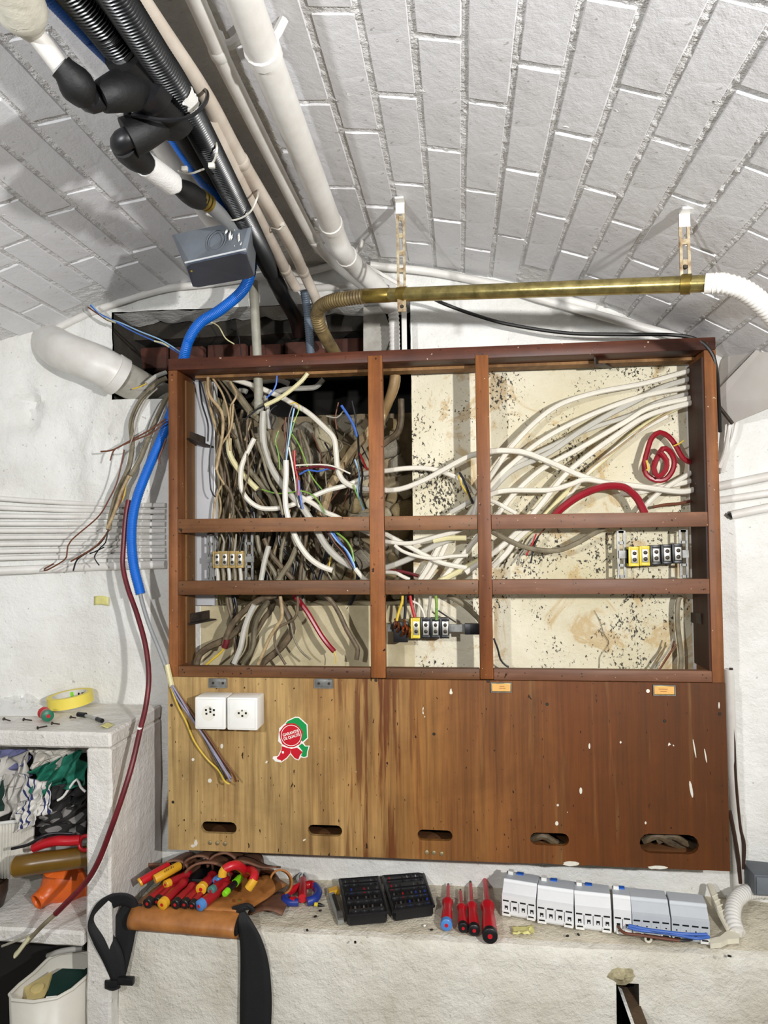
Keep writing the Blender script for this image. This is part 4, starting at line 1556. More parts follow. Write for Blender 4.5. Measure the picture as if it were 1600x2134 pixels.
cable('black_cable', pts('895,618,1.56 925,633,1.60 985,655,1.62 1060,676,1.62 1180,694,1.60 1300,697,1.58 1400,698,1.565 1452,708,1.555 1482,735,1.55 1493,775,1.56 1497,830,1.60 1500,900,1.64'), .0042, M_BLKCAB,
      'thin black cable draped over the top right corner of the cabinet')
# hook in the vault
a = PZ(1188, 236, .607)
hk = tag(empty('ceiling_hook', a), 'white painted plug stub sticking out of the vault bricks', 'hook')
MB().lathe(a + Vector((.003, .0, .016)), (-.25, .35, -1), [(0, .007), (.012, .008), (.026, .0095), (.034, .006)], 12).obj('stub', M_WPIPE, hk)

# ---- fat white drain on the left, entering the niche
t = tag(empty('drain_elbow', P(160, 760, 1.6)), 'fat white painted drain pipe elbow entering the niche on the left', 'pipe')
p = pts('96,702,1.72 108,716,1.66 128,730,1.615 158,742,1.60 205,760,1.605 245,782,1.63')
MB().tube(smoothpath(p, .008), .047, 24).obj('elbow', M_WPIPE, t)
p2 = pts('232,775,1.618 250,786,1.635')
MB().tube(smoothpath(p2, .008), .0505, 24).obj('socket_collar', M_WPIPE, t)
MB().tube(smoothpath(pts('245,782,1.63 300,812,1.72 350,838,1.80')), .043, 24).obj('inner_pipe', mat('grey_white_drain', '#c3bfb4', .5, c2='#a7a294'), t)

# ---- white boxed duct at the right of the cabinet
dq = [P(1496, 812, 1.64), P(1498, 838, 1.64), P(1526, 881, 1.62), P(1660, 826, 1.47), P(1660, 640, 1.47)]
dt = tag(empty('boxed_duct', P(1560, 800, 1.55)), 'white boxed duct panel slanting up from the right side of the cabinet', 'duct')
MB().prism(dq, Vector((.004, .012, .0))).obj('front_panel', mat('off_white_duct_board', '#d5d1cb', .55, c2='#c6c1b9', scale=6), dt, smooth=False)
MB().prism([P(1497, 806, 1.645), P(1502, 752, 1.665), P(1660, 588, 1.52), P(1660, 640, 1.472)], Vector((0, .012, .004))).obj('upper_panel', mat('off_white_duct_board', '#d5d1cb'), dt, smooth=False)
MB().tube(pts('1494,842,1.63 1526,883,1.615'), .004, 8).obj('edge_strip', M_DSTEEL, dt)
for k, (x0, x1) in enumerate(((1502, 1525), (1508, 1538))):
    cable('white_cable', pts('%d,%d,1.655 %d,%d,1.65 %d,%d,1.64 %d,%d,1.63' % (x0 - 4, 975 + 10 * k, x0 + 8, 945, x1 - 8, 905, x1, 860)), .0052, M_WPIPE,
          'white cable rising into the boxed duct at the right, %s one' % ('inner' if k == 0 else 'outer'))

# ---- surface conduits on the wall, left and right of the cabinet
LC = [(1037, 1053), (1057, 1066), (1075, 1078), (1091, 1092), (1106, 1106), (1120, 1119), (1134, 1132), (1149, 1146), (1164, 1159)]
ords = ['topmost', 'second', 'third', 'fourth', 'fifth', 'sixth', 'seventh', 'eighth', 'ninth']
for k, (ya, yb) in enumerate(LC):
    def yw(px):
        q_ = P(px, 1100, YW)
        return wallfn(q_.x, q_.z)[1] - .004
    p = [P(px, ya + (yb - ya) * (1 - (1 - max(0, (px + 20) / 365)) ** 2), yw(px)) for px in (-20, 40, 100, 160, 220, 280, 345)]
    cable('surface_cable', p, .0062, M_WPIPE, '%s white painted cable clipped across the wall left of the cabinet' % ords[k], group='painted cables left of the cabinet', n=10, step=.02)
p = [P(px, y_, yw(px) - .003) for px, y_ in ((-20, 1190), (60, 1187), (150, 1183), (250, 1179), (345, 1176))]
cable('surface_conduit', p, .0105, M_WPIPE, 'thicker white painted conduit below the painted cables on the left wall', n=12, step=.02)
for k, (ya, yb, r) in enumerate(((1011, 993, .0105), (1041, 1028, .0085), (1076, 1058, .0100))):
    p = [P(px, ya + (yb - ya) * (px - 1512) / 88, 1.66 - .0003 * (px - 1512)) for px in ((1492 if k < 2 else 1524), 1560, 1600, 1650)]
    cable('surface_conduit', p, r, M_WPIPE, '%s white conduit running off the wall right of the cabinet' % ('upper', 'middle', 'lower, cut-off')[k], n=12, step=.02)
MB_ = MB().lathe(P(1516, 1070, 1.655), P(1528, 1078, 1.655) - P(1516, 1070, 1.655), [(0, .004), (.012, .006)], 8)
tag(MB_.obj('conduit_stub', M_BLACK), 'black broken stub at the open end of the lower right conduit', 'stub')
# cables and strips standing right of the panel
cable('standing_conduit', pts('1519,1395,1.655 1523,1500,1.655 1527,1600,1.655 1533,1700,1.655 1536,1790,1.655 1538,1862,1.66'), .010, M_WPIPE, 'white painted conduit standing close along the right edge of the panel', n=12, step=.02)
cable('standing_conduit', pts('1546,1700,1.655 1548,1780,1.655 1550,1885,1.66'), .0052, M_WPIPE, 'thin white painted cable ending on the ledge right of the panel', n=10, step=.02)
cable('dark_cable', pts('1523,1392,1.650 1527,1500,1.650 1532,1620,1.648 1541,1720,1.648 1550,1760,1.648 1548,1810,1.65'), .0042, mat('dark_brown_cable', '#3b2419', .5), 'dark brown cable running down the wall along the right side of the panel')
cable('dark_cable', pts('1520,1690,1.645 1530,1740,1.645 1538,1790,1.645 1542,1840,1.65'), .0045, mat('dark_brown_cable', '#3b2419'), 'short dark cable at the lower right corner of the panel')

# ================================================================ cables in and around the cabinet
M_WC = mat('white_cable_sheath', '#ddd7c9', .42, var=.08)
M_GC = mat('light_grey_cable_sheath', '#b9b5aa', .45, var=.1)
M_YC = mat('yellowed_cable_sheath', '#d8cfa0', .45, var=.12)
M_OC = mat('olive_grey_cable_sheath', '#857b64', .5, c2='#655c49', scale=40)
M_BC = mat('brown_cloth_cable', '#6e5e47', .6, c2='#463a2b', scale=60)
M_TC = mat('tan_old_cable', '#b8a079', .55, c2='#8a7554', scale=60)
M_RC = mat('dark_red_cable', '#8d1423', .3, var=.15)
M_RCD = mat('maroon_cable', '#6a1520', .4, c2='#4d1016', scale=30)
W_BLK = mat('black_wire', '#14131a', .4)
W_BLU = mat('blue_wire', '#3d66b8', .4)
W_LBL = mat('light_blue_wire', '#8fb6d8', .4)
W_GRN = mat('green_yellow_wire', '#8aa33c', .4, c2='#4d8a3a', scale=120)
W_RED = mat('red_wire', '#b81f26', .4)
W_YEL = mat('yellow_wire', '#d6b53a', .4)
W_BRN = mat('brown_wire', '#6a3a22', .5)
W_GRY = mat('grey_wire', '#9a9486', .5)
W_LAV = mat('lavender_grey_wire', '#8e8aa0', .45)
B2O = {}


CN = {'black_wire': 'black', 'grey_wire': 'grey', 'brown_wire': 'brown', 'brown_cloth_cable': 'dark brown', 'tan_old_cable': 'tan', 'olive_grey_cable_sheath': 'olive', 'light_grey_cable_sheath': 'pale grey'}


def kindof(m, r):
    return ('thin ' if r < .0023 else 'medium ' if r < .004 else 'thick ') + CN.get(m.name, 'coloured')


def crop(s, ox, oy, k):
    """coordinates read off an enlarged view -> picture coordinates"""
    out = []
    for t in s.split():
        v = [float(q) for q in t.split(',')]
        out.append(','.join('%.1f' % q for q in [ox + v[0] * k, oy + v[1] * k]) + (',%s' % v[2] if len(v) > 2 else ''))
    return ' '.join(out)


def C1(s):
    return crop(s, 1000, 680, .375)


FAN = 'white cables fanning out in the upper right compartment'


def wire(s, r, m, label, Y=1.62, cat='cable', group=None, name='cable'):
    return cable(name, pts(s, Y), r, m, label, cat, group)


# ---- the white fan, upper right compartment
wire(C1('1200,235 1100,265 900,320 620,375 400,460 200,640 60,830 0,930 -40,1080'), .0062, M_WC, 'uppermost white cable of the fan, arching highest across the right compartment', (1.64, 1.61), group=FAN, name='white_cable')
wire(C1('1200,282 1000,345 860,418 700,500 550,590 380,705 180,800 70,905 0,985 -60,1100'), .0068, M_GC, 'light grey cable of the fan just under the uppermost white one', (1.645, 1.62), group=FAN, name='grey_cable')
wire(C1('1200,330 900,390 600,500 350,630 150,790 60,885 -30,1000 -100,1120'), .0060, M_WC, 'white cable of the fan, third from the top at the right side board', (1.64, 1.615), group=FAN, name='white_cable')
wire(C1('1200,362 1000,420 850,490 600,575 400,665 180,775 70,870 -20,960'), .0055, M_GC, 'grey-white cable of the fan, fourth from the top at the right side board', (1.65, 1.625), group=FAN, name='grey_cable')
wire(C1('1200,392 950,450 800,535 550,680 350,790 200,920 110,1030 -20,1180 -120,1300 -220,1420'), .0062, M_WC, 'white cable of the fan, fifth from the top, passing behind the lower rail', (1.635, 1.62), group=FAN, name='white_cable')
wire(C1('1200,418 950,490 780,590 500,800 330,1000 200,1150 60,1270 -80,1370'), .0064, M_WC, 'lowest full white cable of the fan, running steeply to the lower left', (1.63, 1.60), group=FAN, name='white_cable')
wire(C1('1120,440 900,560 700,730 500,905 380,1030 250,1160 100,1230'), .0060, M_YC, 'cream cable under the fan, running down to the lower rail', (1.65, 1.63), group=FAN, name='cream_cable')
wire(C1('1085,455 930,550 760,680 600,800 500,920'), .0018, M_TC, 'thin tan wire lying along the fan of white cables', 1.632, group=FAN, name='thin_wire')
wire(C1('1040,500 860,600 680,740 560,860 440,1010 380,1080'), .0048, M_WC, 'slim white cable below the cream one in the fan', 1.64, group=FAN, name='white_cable')
wire(C1('30,700 120,690 250,702 400,760 560,830 700,868 900,892 1060,915 1140,918 1200,905'), .0066, M_WC, 'white cable crossing over the fan from mullion to right side board', (1.60, 1.63), name='white_cable')
wire(C1('20,960 70,930 160,912 380,910 500,880 580,852 680,866 760,890'), .0060, M_WC, 'white cable waving low across the fan beside the dark red one', (1.605, 1.61), name='white_cable')
wire(C1('1200,800 1120,845 1020,905 930,985 890,1040'), .0058, M_WC, 'white cable dropping from the right side board to the lower rail', (1.645, 1.63), name='white_cable')
wire(C1('1200,852 1110,875 1000,895 880,925 780,930'), .0060, M_WC, 'white cable just above the lowest one at the right side board', 1.645, name='white_cable')
wire(C1('40,960 100,985 200,1040'), .0050, M_WC, 'short white cable sloping behind the right mullion above the rail', 1.62, name='white_cable')
wire(C1('1190,965 1110,985 1040,990 960,1005'), .0035, W_BRN, 'frayed brown wire end near the right side board', 1.65, 'wire', name='wire')
# dark red ones
wire(C1('400,1070 450,1015 540,950 640,905 720,888 800,895 860,940 890,985 915,1040'), .0085, M_RC, 'glossy dark red cable arching over the rail in the right compartment', 1.60, name='red_cable')
coil = C1('1195,765 1130,735 1085,660 1050,615 1000,590 955,620 930,690 912,770 925,825 975,855 1030,850 1070,800 1078,740 1050,690 1015,680 985,730 965,790 990,835 1030,800 1035,745 1000,700')
cable('red_cable', pts(coil, (1.645, 1.60)), .0062, M_RC, 'dark red cable coiled up beside the right side board')
wire(C1('1075,665 1110,650 1130,635'), .0016, W_YEL, 'short yellow wire end sticking out of the red coil', 1.605, 'wire', name='wire')
wire(C1('925,745 935,790 925,800'), .0025, W_YEL, 'yellow core showing at the left of the red coil', 1.6, 'wire', name='wire')


def C2(s):
    return crop(s, 760, 700, .3125)


# ---- middle column
wire(C2('-20,925 60,905 140,900 250,885 350,880 450,888 540,915 640,960 740,1050'), .0058, M_WC, 'white cable hanging in a shallow arch through the middle column', (1.62, 1.64), name='white_cable')
wire(C2('-60,1000 20,1025 150,1030 260,1015 400,960 520,895 620,840 690,806 800,770 850,770'), .0062, M_WC, 'white cable rising through the middle column to the right compartment', (1.63, 1.60), name='white_cable')
wire(C2('630,910 660,960 690,1040 720,1120'), .0028, W_BLK, 'black wire end curling beside the right mullion', 1.61, 'wire', name='wire')
wire(C2('625,930 650,1000 690,1060 710,1110'), .0018, W_YEL, 'yellow wire end beside the right mullion', 1.612, 'wire', name='wire')
wire(C2('570,1180 640,1140 720,1095 800,1060'), .0062, M_GC, 'grey cable end just above the middle rail', 1.62, name='grey_cable')
wire(C2('200,200 210,300 180,400 130,490 100,600'), .0105, M_TC, 'thick tan cable bowing behind the left mullion', (1.68, 1.70), name='tan_cable')
wire(C2('240,420 240,560 215,650 150,700 100,740'), .0085, M_BC, 'brown cable bowing behind the left mullion below the tan one', (1.70, 1.72), name='brown_cable')


def C3(s):
    return crop(s, 780, 1080, .175)


MID = 'white cables crossing in the middle window'
wire(C3('100,275 200,285 350,300 500,285 700,230 900,180 1000,150 1100,100'), .0050, M_WC, 'white cable running level along the top of the small middle window', 1.60, group=MID, name='white_cable')
wire(C3('120,180 200,225 400,330 600,440 800,530 1000,575 1100,590'), .0058, M_WC, 'white cable running diagonally down to a cut end in the middle window', 1.61, group=MID, name='white_cable')
wire(C3('240,320 330,390 500,450 700,480 900,455 1115,440'), .0040, M_WC, 'slim white cable sagging to a cut end in the middle window', 1.60, group=MID, name='white_cable')
wire(C3('100,600 250,550 450,465 650,360 800,290 950,240'), .0070, M_GC, 'grey cable rising from the left mullion through the middle window', 1.625, group=MID, name='grey_cable')
wire(C3('540,740 640,580 720,430 790,300'), .0062, M_WC, 'left one of two parallel white cables standing in the middle window', 1.63, group=MID, name='white_cable')
wire(C3('610,740 700,610 780,470 860,300 920,200'), .0062, M_WC, 'right one of two parallel white cables standing in the middle window', 1.632, group=MID, name='white_cable')
wire(C3('700,270 850,240 1000,235 1095,235'), .0060, M_YC, 'yellowed white cable end with cut face in the middle window', 1.605, group=MID, name='cream_cable')
wire(C3('760,760 900,690 1050,610 1200,530 1320,460'), .0068, M_YC, 'cream cable leaving the middle window behind the right mullion', 1.615, group=MID, name='cream_cable')
wire(C3('110,640 250,650 330,690 420,730'), .0045, M_WC, 'white wire disappearing behind the rail at the lower left of the middle window', 1.64, group=MID, name='white_cable')
wire(C3('100,630 250,625 400,650 520,690'), .0040, M_RCD, 'maroon wire at the lower left of the middle window', 1.645, 'wire', group=MID, name='wire')
# lower middle window: wires into the terminal block
LT = 'wires feeding the terminal block of the middle column'
wire(C3('335,920 330,1000 295,1100 265,1220'), .0032, W_YEL, 'yellow wire feeding the terminal block of the middle column', 1.59, 'wire', LT, 'wire')
wire(C3('370,920 370,1050 360,1200'), .0034, W_BLK, 'black wire feeding the terminal block of the middle column', 1.592, 'wire', LT, 'wire')
wire(C3('425,920 440,1020 480,1180'), .0036, W_RED, 'red wire feeding the terminal block of the middle column', 1.59, 'wire', LT, 'wire')
wire(C3('450,990 520,1020 570,1090 600,1180'), .0026, M_WC, 'white wire feeding the terminal block of the middle column', 1.595, 'wire', LT, 'wire')
wire(C3('665,920 660,1020 645,1110 645,1180'), .0034, W_GRY, 'grey wire feeding the terminal block of the middle column', 1.597, 'wire', LT, 'wire')
wire(C3('730,920 740,1020 738,1210'), .0034, W_GRN, 'green-yellow wire feeding the terminal block of the middle column', 1.59, 'wire', LT, 'wire')
wire(C3('870,920 1000,990 1120,1080 1240,1200 1300,1290'), .0060, M_OC, 'olive cable curving behind the right mullion beside the terminal block', 1.64, name='olive_cable')
wire(C3('760,1100 850,1160 970,1240'), .0018, W_BLK, 'thin black wire right of the middle terminal block', 1.64, 'wire', name='wire')
wire(C3('1420,1430 1470,1560 1500,1680 1560,1750 1600,1770'), .0022, W_BLK, 'black wire tuft at the bottom beside the right mullion', 1.62, 'wire', name='wire')


def C4(s):
    return crop(s, 780, 1060, .475)


# ---- right column windows
wire(C4('515,100 570,130 650,165 730,182 810,182 890,150 960,110 1010,85'), .0058, M_OC, 'olive cable sagging under the middle rail in the right column', 1.60, name='olive_cable')
wire(C4('525,195 580,150 620,110 660,80'), .0060, M_WC, 'white cable entering the right column window from behind the mullion, upper one', 1.61, name='white_cable')
wire(C4('520,255 580,195 620,140 680,85'), .0066, M_WC, 'white cable entering the right column window from behind the mullion, lower one', 1.608, name='white_cable')
for k, (s_, m_) in enumerate((('700,120 670,170 640,210 625,250', W_GRY), ('710,110 690,160 665,205', W_RED), ('720,120 700,170 685,240', W_BLK), ('690,130 650,180 600,245', W_GRY), ('750,85 720,120 690,170', W_BRN))):
    wire(C4(s_), .0018, m_, '%s frayed wire end hanging below the olive cable in the right column' % ('grey', 'red', 'black', 'grey, leftmost', 'brown')[k], 1.605 + .003 * k, 'wire', 'frayed ends below the olive cable', 'wire')
wire(C4('1340,380 1330,420 1328,480 1335,560 1345,640 1343,720'), .0060, M_OC, 'olive cable standing along the right side of the bottom right window', 1.645, name='olive_cable')
for k, s_ in enumerate(('1310,570 1290,620 1260,660 1235,705', '1325,595 1290,640 1260,690 1245,710', '1300,600 1270,650 1225,700', '1315,580 1300,630 1255,700')):
    wire(C4(s_), .0018, W_BRN if k % 2 else W_GRY, '%s wire end sprouting at the foot of the bottom right window' % ('brown' if k % 2 else 'grey'), 1.62 + .004 * k, 'wire', 'wire ends in the bottom right window', 'wire')
# dark cables glimpsed through the cut-outs
for k, (px, dx) in enumerate(((1140, 1), (1380, 1), (1410, -1))):
    cable('hidden_cable', pts('%d,1752,1.60 %d,1742,1.59 %d,1755,1.595 %d,1765,1.61' % (px - 40, px - 10, px + 15, px + 42)), .008, M_BC, 'brown cable lying behind the panel, seen through a cut-out (%s)' % ('fourth from left', 'fifth, left part', 'fifth, right part')[k])


def C5(s):
    return crop(s, 330, 720, .3125)


# ---- upper left compartment, big readable ones first
wire(C5('400,200 500,225 640,270 800,335 900,390 1000,450 1110,550 1170,620 1185,720 1195,820 1230,900 1310,945 1400,960 1520,965'), .0066, M_WC, 'long white cable sweeping diagonally through the upper left compartment', (1.66, 1.62), name='white_cable')
wire(C5('995,185 960,230 880,300 800,355 710,400'), .0052, M_YC, 'cream cable end rising to the top board in the upper left compartment', 1.60, name='cream_cable')
wire(C5('710,400 660,425 620,455 580,490'), .0022, W_BLK, 'dark wire leaving the cream cable end', 1.605, 'wire', name='wire')
wire(C5('640,620 600,700 560,790 548,880 560,970 610,1040 690,1085 800,1085 900,1060 1010,1015 1130,965 1260,930 1400,870'), .0060, M_WC, 'white cable making a wide loop low in the upper left compartment', (1.61, 1.64), name='white_cable')
wire(C5('850,765 852,860 845,960 848,1060 865,1150 890,1220 935,1320 1000,1410 1080,1470 1160,1500'), .0068, M_WC, 'white cable with cut upper end hanging down behind two rails', (1.60, 1.615), name='white_cable')
wire(C5('700,440 695,560 710,700 760,830 850,960 960,1080 1060,1240 1120,1340 1200,1420 1300,1480'), .0085, M_GC, 'thick grey cable running down the centre of the left compartments', (1.64, 1.62), name='grey_cable')
wire(C5('720,560 760,700 830,850 930,1000 1000,1110'), .0075, M_OC, 'thick olive cable beside the thick grey one', 1.66, name='olive_cable')
wire(C5('470,620 475,720 530,820 600,900 660,960'), .0068, M_YC, 'cream cable curving down the left of the upper left compartment', 1.63, name='cream_cable')
wire(C5('500,520 540,680 600,820 680,920 760,1020 800,1100'), .0068, M_OC, 'olive cable curving down beside the cream one', 1.65, name='olive_cable')
wire(C5('950,1010 1040,1060 1110,1110 1180,1140 1300,1200 1420,1260'), .0062, M_WC, 'white cable sloping behind the upper rail towards the left mullion', 1.63, name='white_cable')
wire(C5('600,250 660,330 620,420 640,460'), .0062, M_OC, 'olive cable looping at the grey conduit', 1.68, name='olive_cable')
wire(C5('420,200 500,290 560,370 620,450 680,500'), .0090, M_OC, 'thick olive cable falling from the top board to the grey conduit', 1.65, name='olive_cable')
wire(C5('700,300 720,380 730,470 735,560'), .0060, M_GC, 'grey cable beside the grey conduit', 1.68, name='grey_cable')
# thick tan armoured cable, slanting
wire(C5('1480,480 1390,590 1290,710 1230,800 1180,880 1140,960 1110,1060 1080,1140'), .0110, M_TC, 'thick tan cable slanting down from the left mullion', (1.68, 1.72), name='tan_cable')
# coloured single wires
SW = 'thin coloured wires in the upper left compartment'
for s_, r_, m_, lab in (
        ('905,420 890,500 875,600 860,700 852,770', .0020, W_LBL, 'light blue wire rising from the cut white cable'),
        ('895,400 870,480 860,600 850,700 848,760', .0026, W_BLK, 'black wire rising from the cut white cable'),
        ('940,420 910,500 880,600 850,720', .0016, W_GRN, 'green-yellow wire bundled with the black and blue ones'),
        ('880,390 910,380 935,400 930,450 900,510', .0014, W_YEL, 'yellow wire looped over the white sweeping cable'),
        ('850,480 840,560 850,640 835,720', .0022, W_BRN, 'brown wire beside the black one'),
        ('890,590 930,650 970,740 1000,830 1040,900 1090,960', .0018, W_GRN, 'green-yellow wire running down to the right'),
        ('800,570 780,640 800,720 810,830', .0018, W_GRN, 'green wire standing left of the cut white cable'),
        ('690,960 780,985 860,985 950,970 1030,1000 1080,1060 1110,1120', .0018, W_GRN, 'green wire crossing over the wide white loop'),
        ('870,680 890,780 910,900 925,1010 940,1080', .0022, M_WC, 'thin white wire running down past the red one'),
        ('905,700 910,800 930,900 935,1000', .0028, W_RED, 'red wire standing in the middle of the compartment'),
        ('920,830 1000,815 1080,808 1180,825', .0032, M_RCD, 'maroon wire crossing level behind the white sweep'),
        ('915,800 1000,795 1100,795 1180,810 1280,855', .0020, M_WC, 'thin white wire on top of the maroon one'),
        ('940,860 1000,830 1060,840 1140,820', .0022, W_BLU, 'blue wire under the maroon one'),
        ('935,900 945,1000 960,1090', .0026, W_BLU, 'blue wire entering the thick grey cable'),
        ('920,880 925,1000 955,1085', .0026, W_BLK, 'black wire entering the thick grey cable'),
        ('1220,400 1260,460 1300,530 1325,610', .0032, W_BLU, 'dark blue wire end near the left mullion'),
        ('1290,370 1310,460 1320,540', .0022, W_BLK, 'black wire end near the left mullion'),
        ('1340,720 1365,770 1390,830', .0026, W_RED, 'red wire beside the left mullion'),
        ('1330,600 1340,760 1360,860 1350,980 1385,1090', .0026, W_BLK, 'black wire running down along the left mullion'),
        ('1310,760 1340,860 1330,980 1370,1100', .0020, W_LBL, 'light blue wire running down along the left mullion'),
        ('1300,930 1330,1010 1370,1080', .0018, W_GRN, 'green wire running down along the left mullion'),
        ('790,200 785,260 760,310 720,350', .0022, W_BLU, 'blue wire in the dark under the top board'),
        ('500,390 480,560 400,700 390,830 440,930', .0026, M_TC, 'tan cloth wire curling at the left of the compartment')):
    wire(C5(s_), r_, m_, lab, 1.615, 'wire', SW, 'wire')
# cables in the black void behind
for k, s_ in enumerate(('700,240 800,230 870,255', '760,320 860,290 960,285 1050,275 1100,225', '860,210 920,215 960,260', '540,300 570,300 590,310')):
    wire(C5(s_), .0075, M_GC, 'grey cable glimpsed in the black void under the top board', 1.86 + .01 * k, group='cables in the black void', name='grey_cable')

# dense curtain of old wires at the left of the cabinet
CURT = 'old tan and brown wires hanging at the left of the cabinet'
cur = [('330,210 340,330 420,440 430,560 410,700 385,830', M_TC), ('360,215 430,330 470,480 470,600 480,700', M_TC), ('390,215 470,330 520,480 560,640 600,800', M_BC),
       ('300,215 330,340 360,470 400,600 410,720', M_TC), ('270,215 290,380 330,520 330,640', W_BLK), ('280,230 330,420 360,560 340,760 350,960 380,1010', W_BLK),
       ('400,600 395,720 420,830 440,920 490,1000 500,1130', M_BC), ('440,900 390,1000 370,1100 365,1250', M_TC), ('450,500 420,640 440,760 470,900 480,1120', M_BC),
       ('560,430 540,560 560,700 545,850 500,1000', M_BC), ('600,440 590,560 590,700 600,850 560,1010', M_BC), ('480,240 520,330 480,420 500,560', M_TC),
       ('345,220 350,300 380,420 470,560 520,620', M_BC), ('620,560 650,700 600,850 640,1000 700,1130', M_BC), ('520,900 560,1000 600,1110', M_OC),
       ('660,640 700,760 740,900 800,1010 830,1130', M_OC), ('760,560 740,460 760,420 790,400', W_BLK), ('1240,430 1190,480 1120,470', W_GRY), ('1200,380 1180,480 1190,560', W_BRN)]
for k, (s_, m_) in enumerate(cur):
    r_ = .0018 if m_ in (W_BLK, W_GRY, W_BRN) else (.0026 if k % 3 else .0038)
    wire(C5(s_), r_, m_, kindof(m_, r_) + ' wire at the front of the tangle in the upper left compartment', 1.61 + .012 * (k % 5), 'wire', CURT, 'old_wire')
rc = random.Random(11)
for k in range(34):
    x0 = rc.uniform(440, 640)
    p = []
    x = x0
    y = rc.uniform(860, 1000)
    for j in range(6):
        p.append('%.0f,%.0f' % (x, y))
        x += rc.uniform(-26, 34)
        y += rc.uniform(45, 75)
    r_, m_ = rc.choice((.0020, .0030, .0045, .0060)), rc.choice((M_BC, M_BC, M_TC, M_OC, W_BLK, M_OC))
    wire(' '.join(p), r_, m_, kindof(m_, r_) + ' wire deep in the tangle at the left of the cabinet', rc.uniform(1.66, 1.74), 'wire', CURT, 'old_wire')
for k in range(16):
    x = rc.uniform(640, 760)
    y = rc.uniform(880, 1150)
    p = []
    for j in range(4):
        p.append('%.0f,%.0f' % (min(x, 775), y))
        x += rc.uniform(-40, 40)
        y += rc.uniform(20, 60)
    r_, m_ = rc.choice((.0016, .0022, .0050)), rc.choice((M_BC, W_BLK, M_OC, W_BRN))
    wire(' '.join(p), r_, m_, kindof(m_, r_) + ' wire lost among the stones of the niche', rc.uniform(1.68, 1.73), 'wire', 'dark wires among the niche stones', 'old_wire')


def C6(s):
    return crop(s, 400, 1100, .25)


# ---- lower left windows
wire(C6('640,150 620,220 600,300 575,440'), .0065, M_GC, 'pale grey cable standing right of the beige terminal block', 1.62, name='grey_cable')
wire(C6('870,160 820,280 760,370 720,440'), .0065, M_OC, 'olive cable crossing between the rails in the left column', 1.63, name='olive_cable')
wire(C6('600,90 660,220 750,330 840,430'), .0060, M_BC, 'brown cable crossing between the rails in the left column', 1.64, name='brown_cable')
wire(C6('540,60 570,200 660,330 720,440'), .0060, M_OC, 'olive cable beside the slotted strip of the beige terminal block', 1.65, name='olive_cable')
for k, (s_, m_) in enumerate((('1120,30 1180,120 1250,200 1310,280 1350,350', W_BLK), ('1150,30 1210,110 1290,190 1340,280 1360,345', W_LBL), ('1190,30 1280,100 1330,180 1350,280', W_GRN), ('1135,30 1190,130 1260,210 1330,320', W_BRN), ('1170,30 1230,120 1290,200 1350,320', W_BLU))):
    wire(C6(s_), .0024, m_, '%s wire of the bundle below the upper rail' % ('black', 'light blue', 'green-yellow', 'brown', 'blue')[k], 1.60, 'wire', 'coloured wire bundle below the upper rail', 'wire')
wire(C6('1360,340 1400,390 1440,430 1480,460'), .0055, M_WC, 'short white cable end where the coloured bundle leaves', 1.602, name='white_cable')
wire(C6('1090,150 1150,170 1160,220 1140,330'), .0020, W_YEL, 'yellow-grey wire curl in the left column', 1.66, 'wire', name='wire')
# bottom left window
wire(C6('850,560 900,620 960,700 1020,800 1080,900 1140,980 1185,1030'), .0062, M_RC, 'bright dark-red cable slanting down in the bottom left window', (1.64, 1.61), name='red_cable')
wire(C6('1185,1030 1200,1080 1195,1130'), .0014, W_YEL, 'yellow wire end of the slanting red cable', 1.61, 'wire', name='wire')
wire(C6('1110,560 1170,620 1230,720 1290,850 1360,970 1380,1020 1370,1100'), .0056, M_BC, 'dark brown cable hanging right in the bottom left window', 1.62, name='brown_cable')
wire(C6('700,560 560,600 440,690 340,800 290,900 270,990'), .0075, M_BC, 'dark brown cable bowing left in the bottom left window', 1.61, name='brown_cable')
wire(C6('290,930 285,960 270,1000'), .0080, M_RCD, 'maroon sleeve on the end of the brown cable', 1.609, 'sleeve', name='cable_sleeve')
wire(C6('270,1000 240,1040 180,1090 120,1140'), .0026, W_YEL, 'cream wire pair leaving the maroon sleeve', 1.608, 'wire', name='wire')
wire(C6('460,760 380,850 280,930 150,990 60,1060 40,1140'), .0085, M_BC, 'dark cable curling into the lower left corner of the cabinet', 1.62, name='brown_cable')
wire(C6('520,640 480,720 440,830 420,920 400,1010 350,1130'), .0068, M_GC, 'pale grey-green cable in the bottom left window', 1.60, name='grey_cable')
wire(C6('735,570 750,680 745,760 700,830 640,930 590,1050 550,1140'), .0042, M_TC, 'tan cable with a bend in the bottom left window', 1.60, name='tan_cable')
wire(C6('700,570 760,660 820,780 830,870 740,1000 620,1100 570,1150'), .0085, M_BC, 'thick brown cable looping in the bottom left window', 1.63, name='brown_cable')
wire(C6('880,560 880,660 850,760 720,830 690,900 700,1000 780,1140'), .0032, M_BC, 'thin brown wire crossing in the bottom left window', 1.605, 'wire', name='old_wire')
wire(C6('820,780 850,920 910,1030 990,1100'), .0024, M_OC, 'thin olive wire reaching the foot of the bottom left window', 1.61, 'wire', name='old_wire')
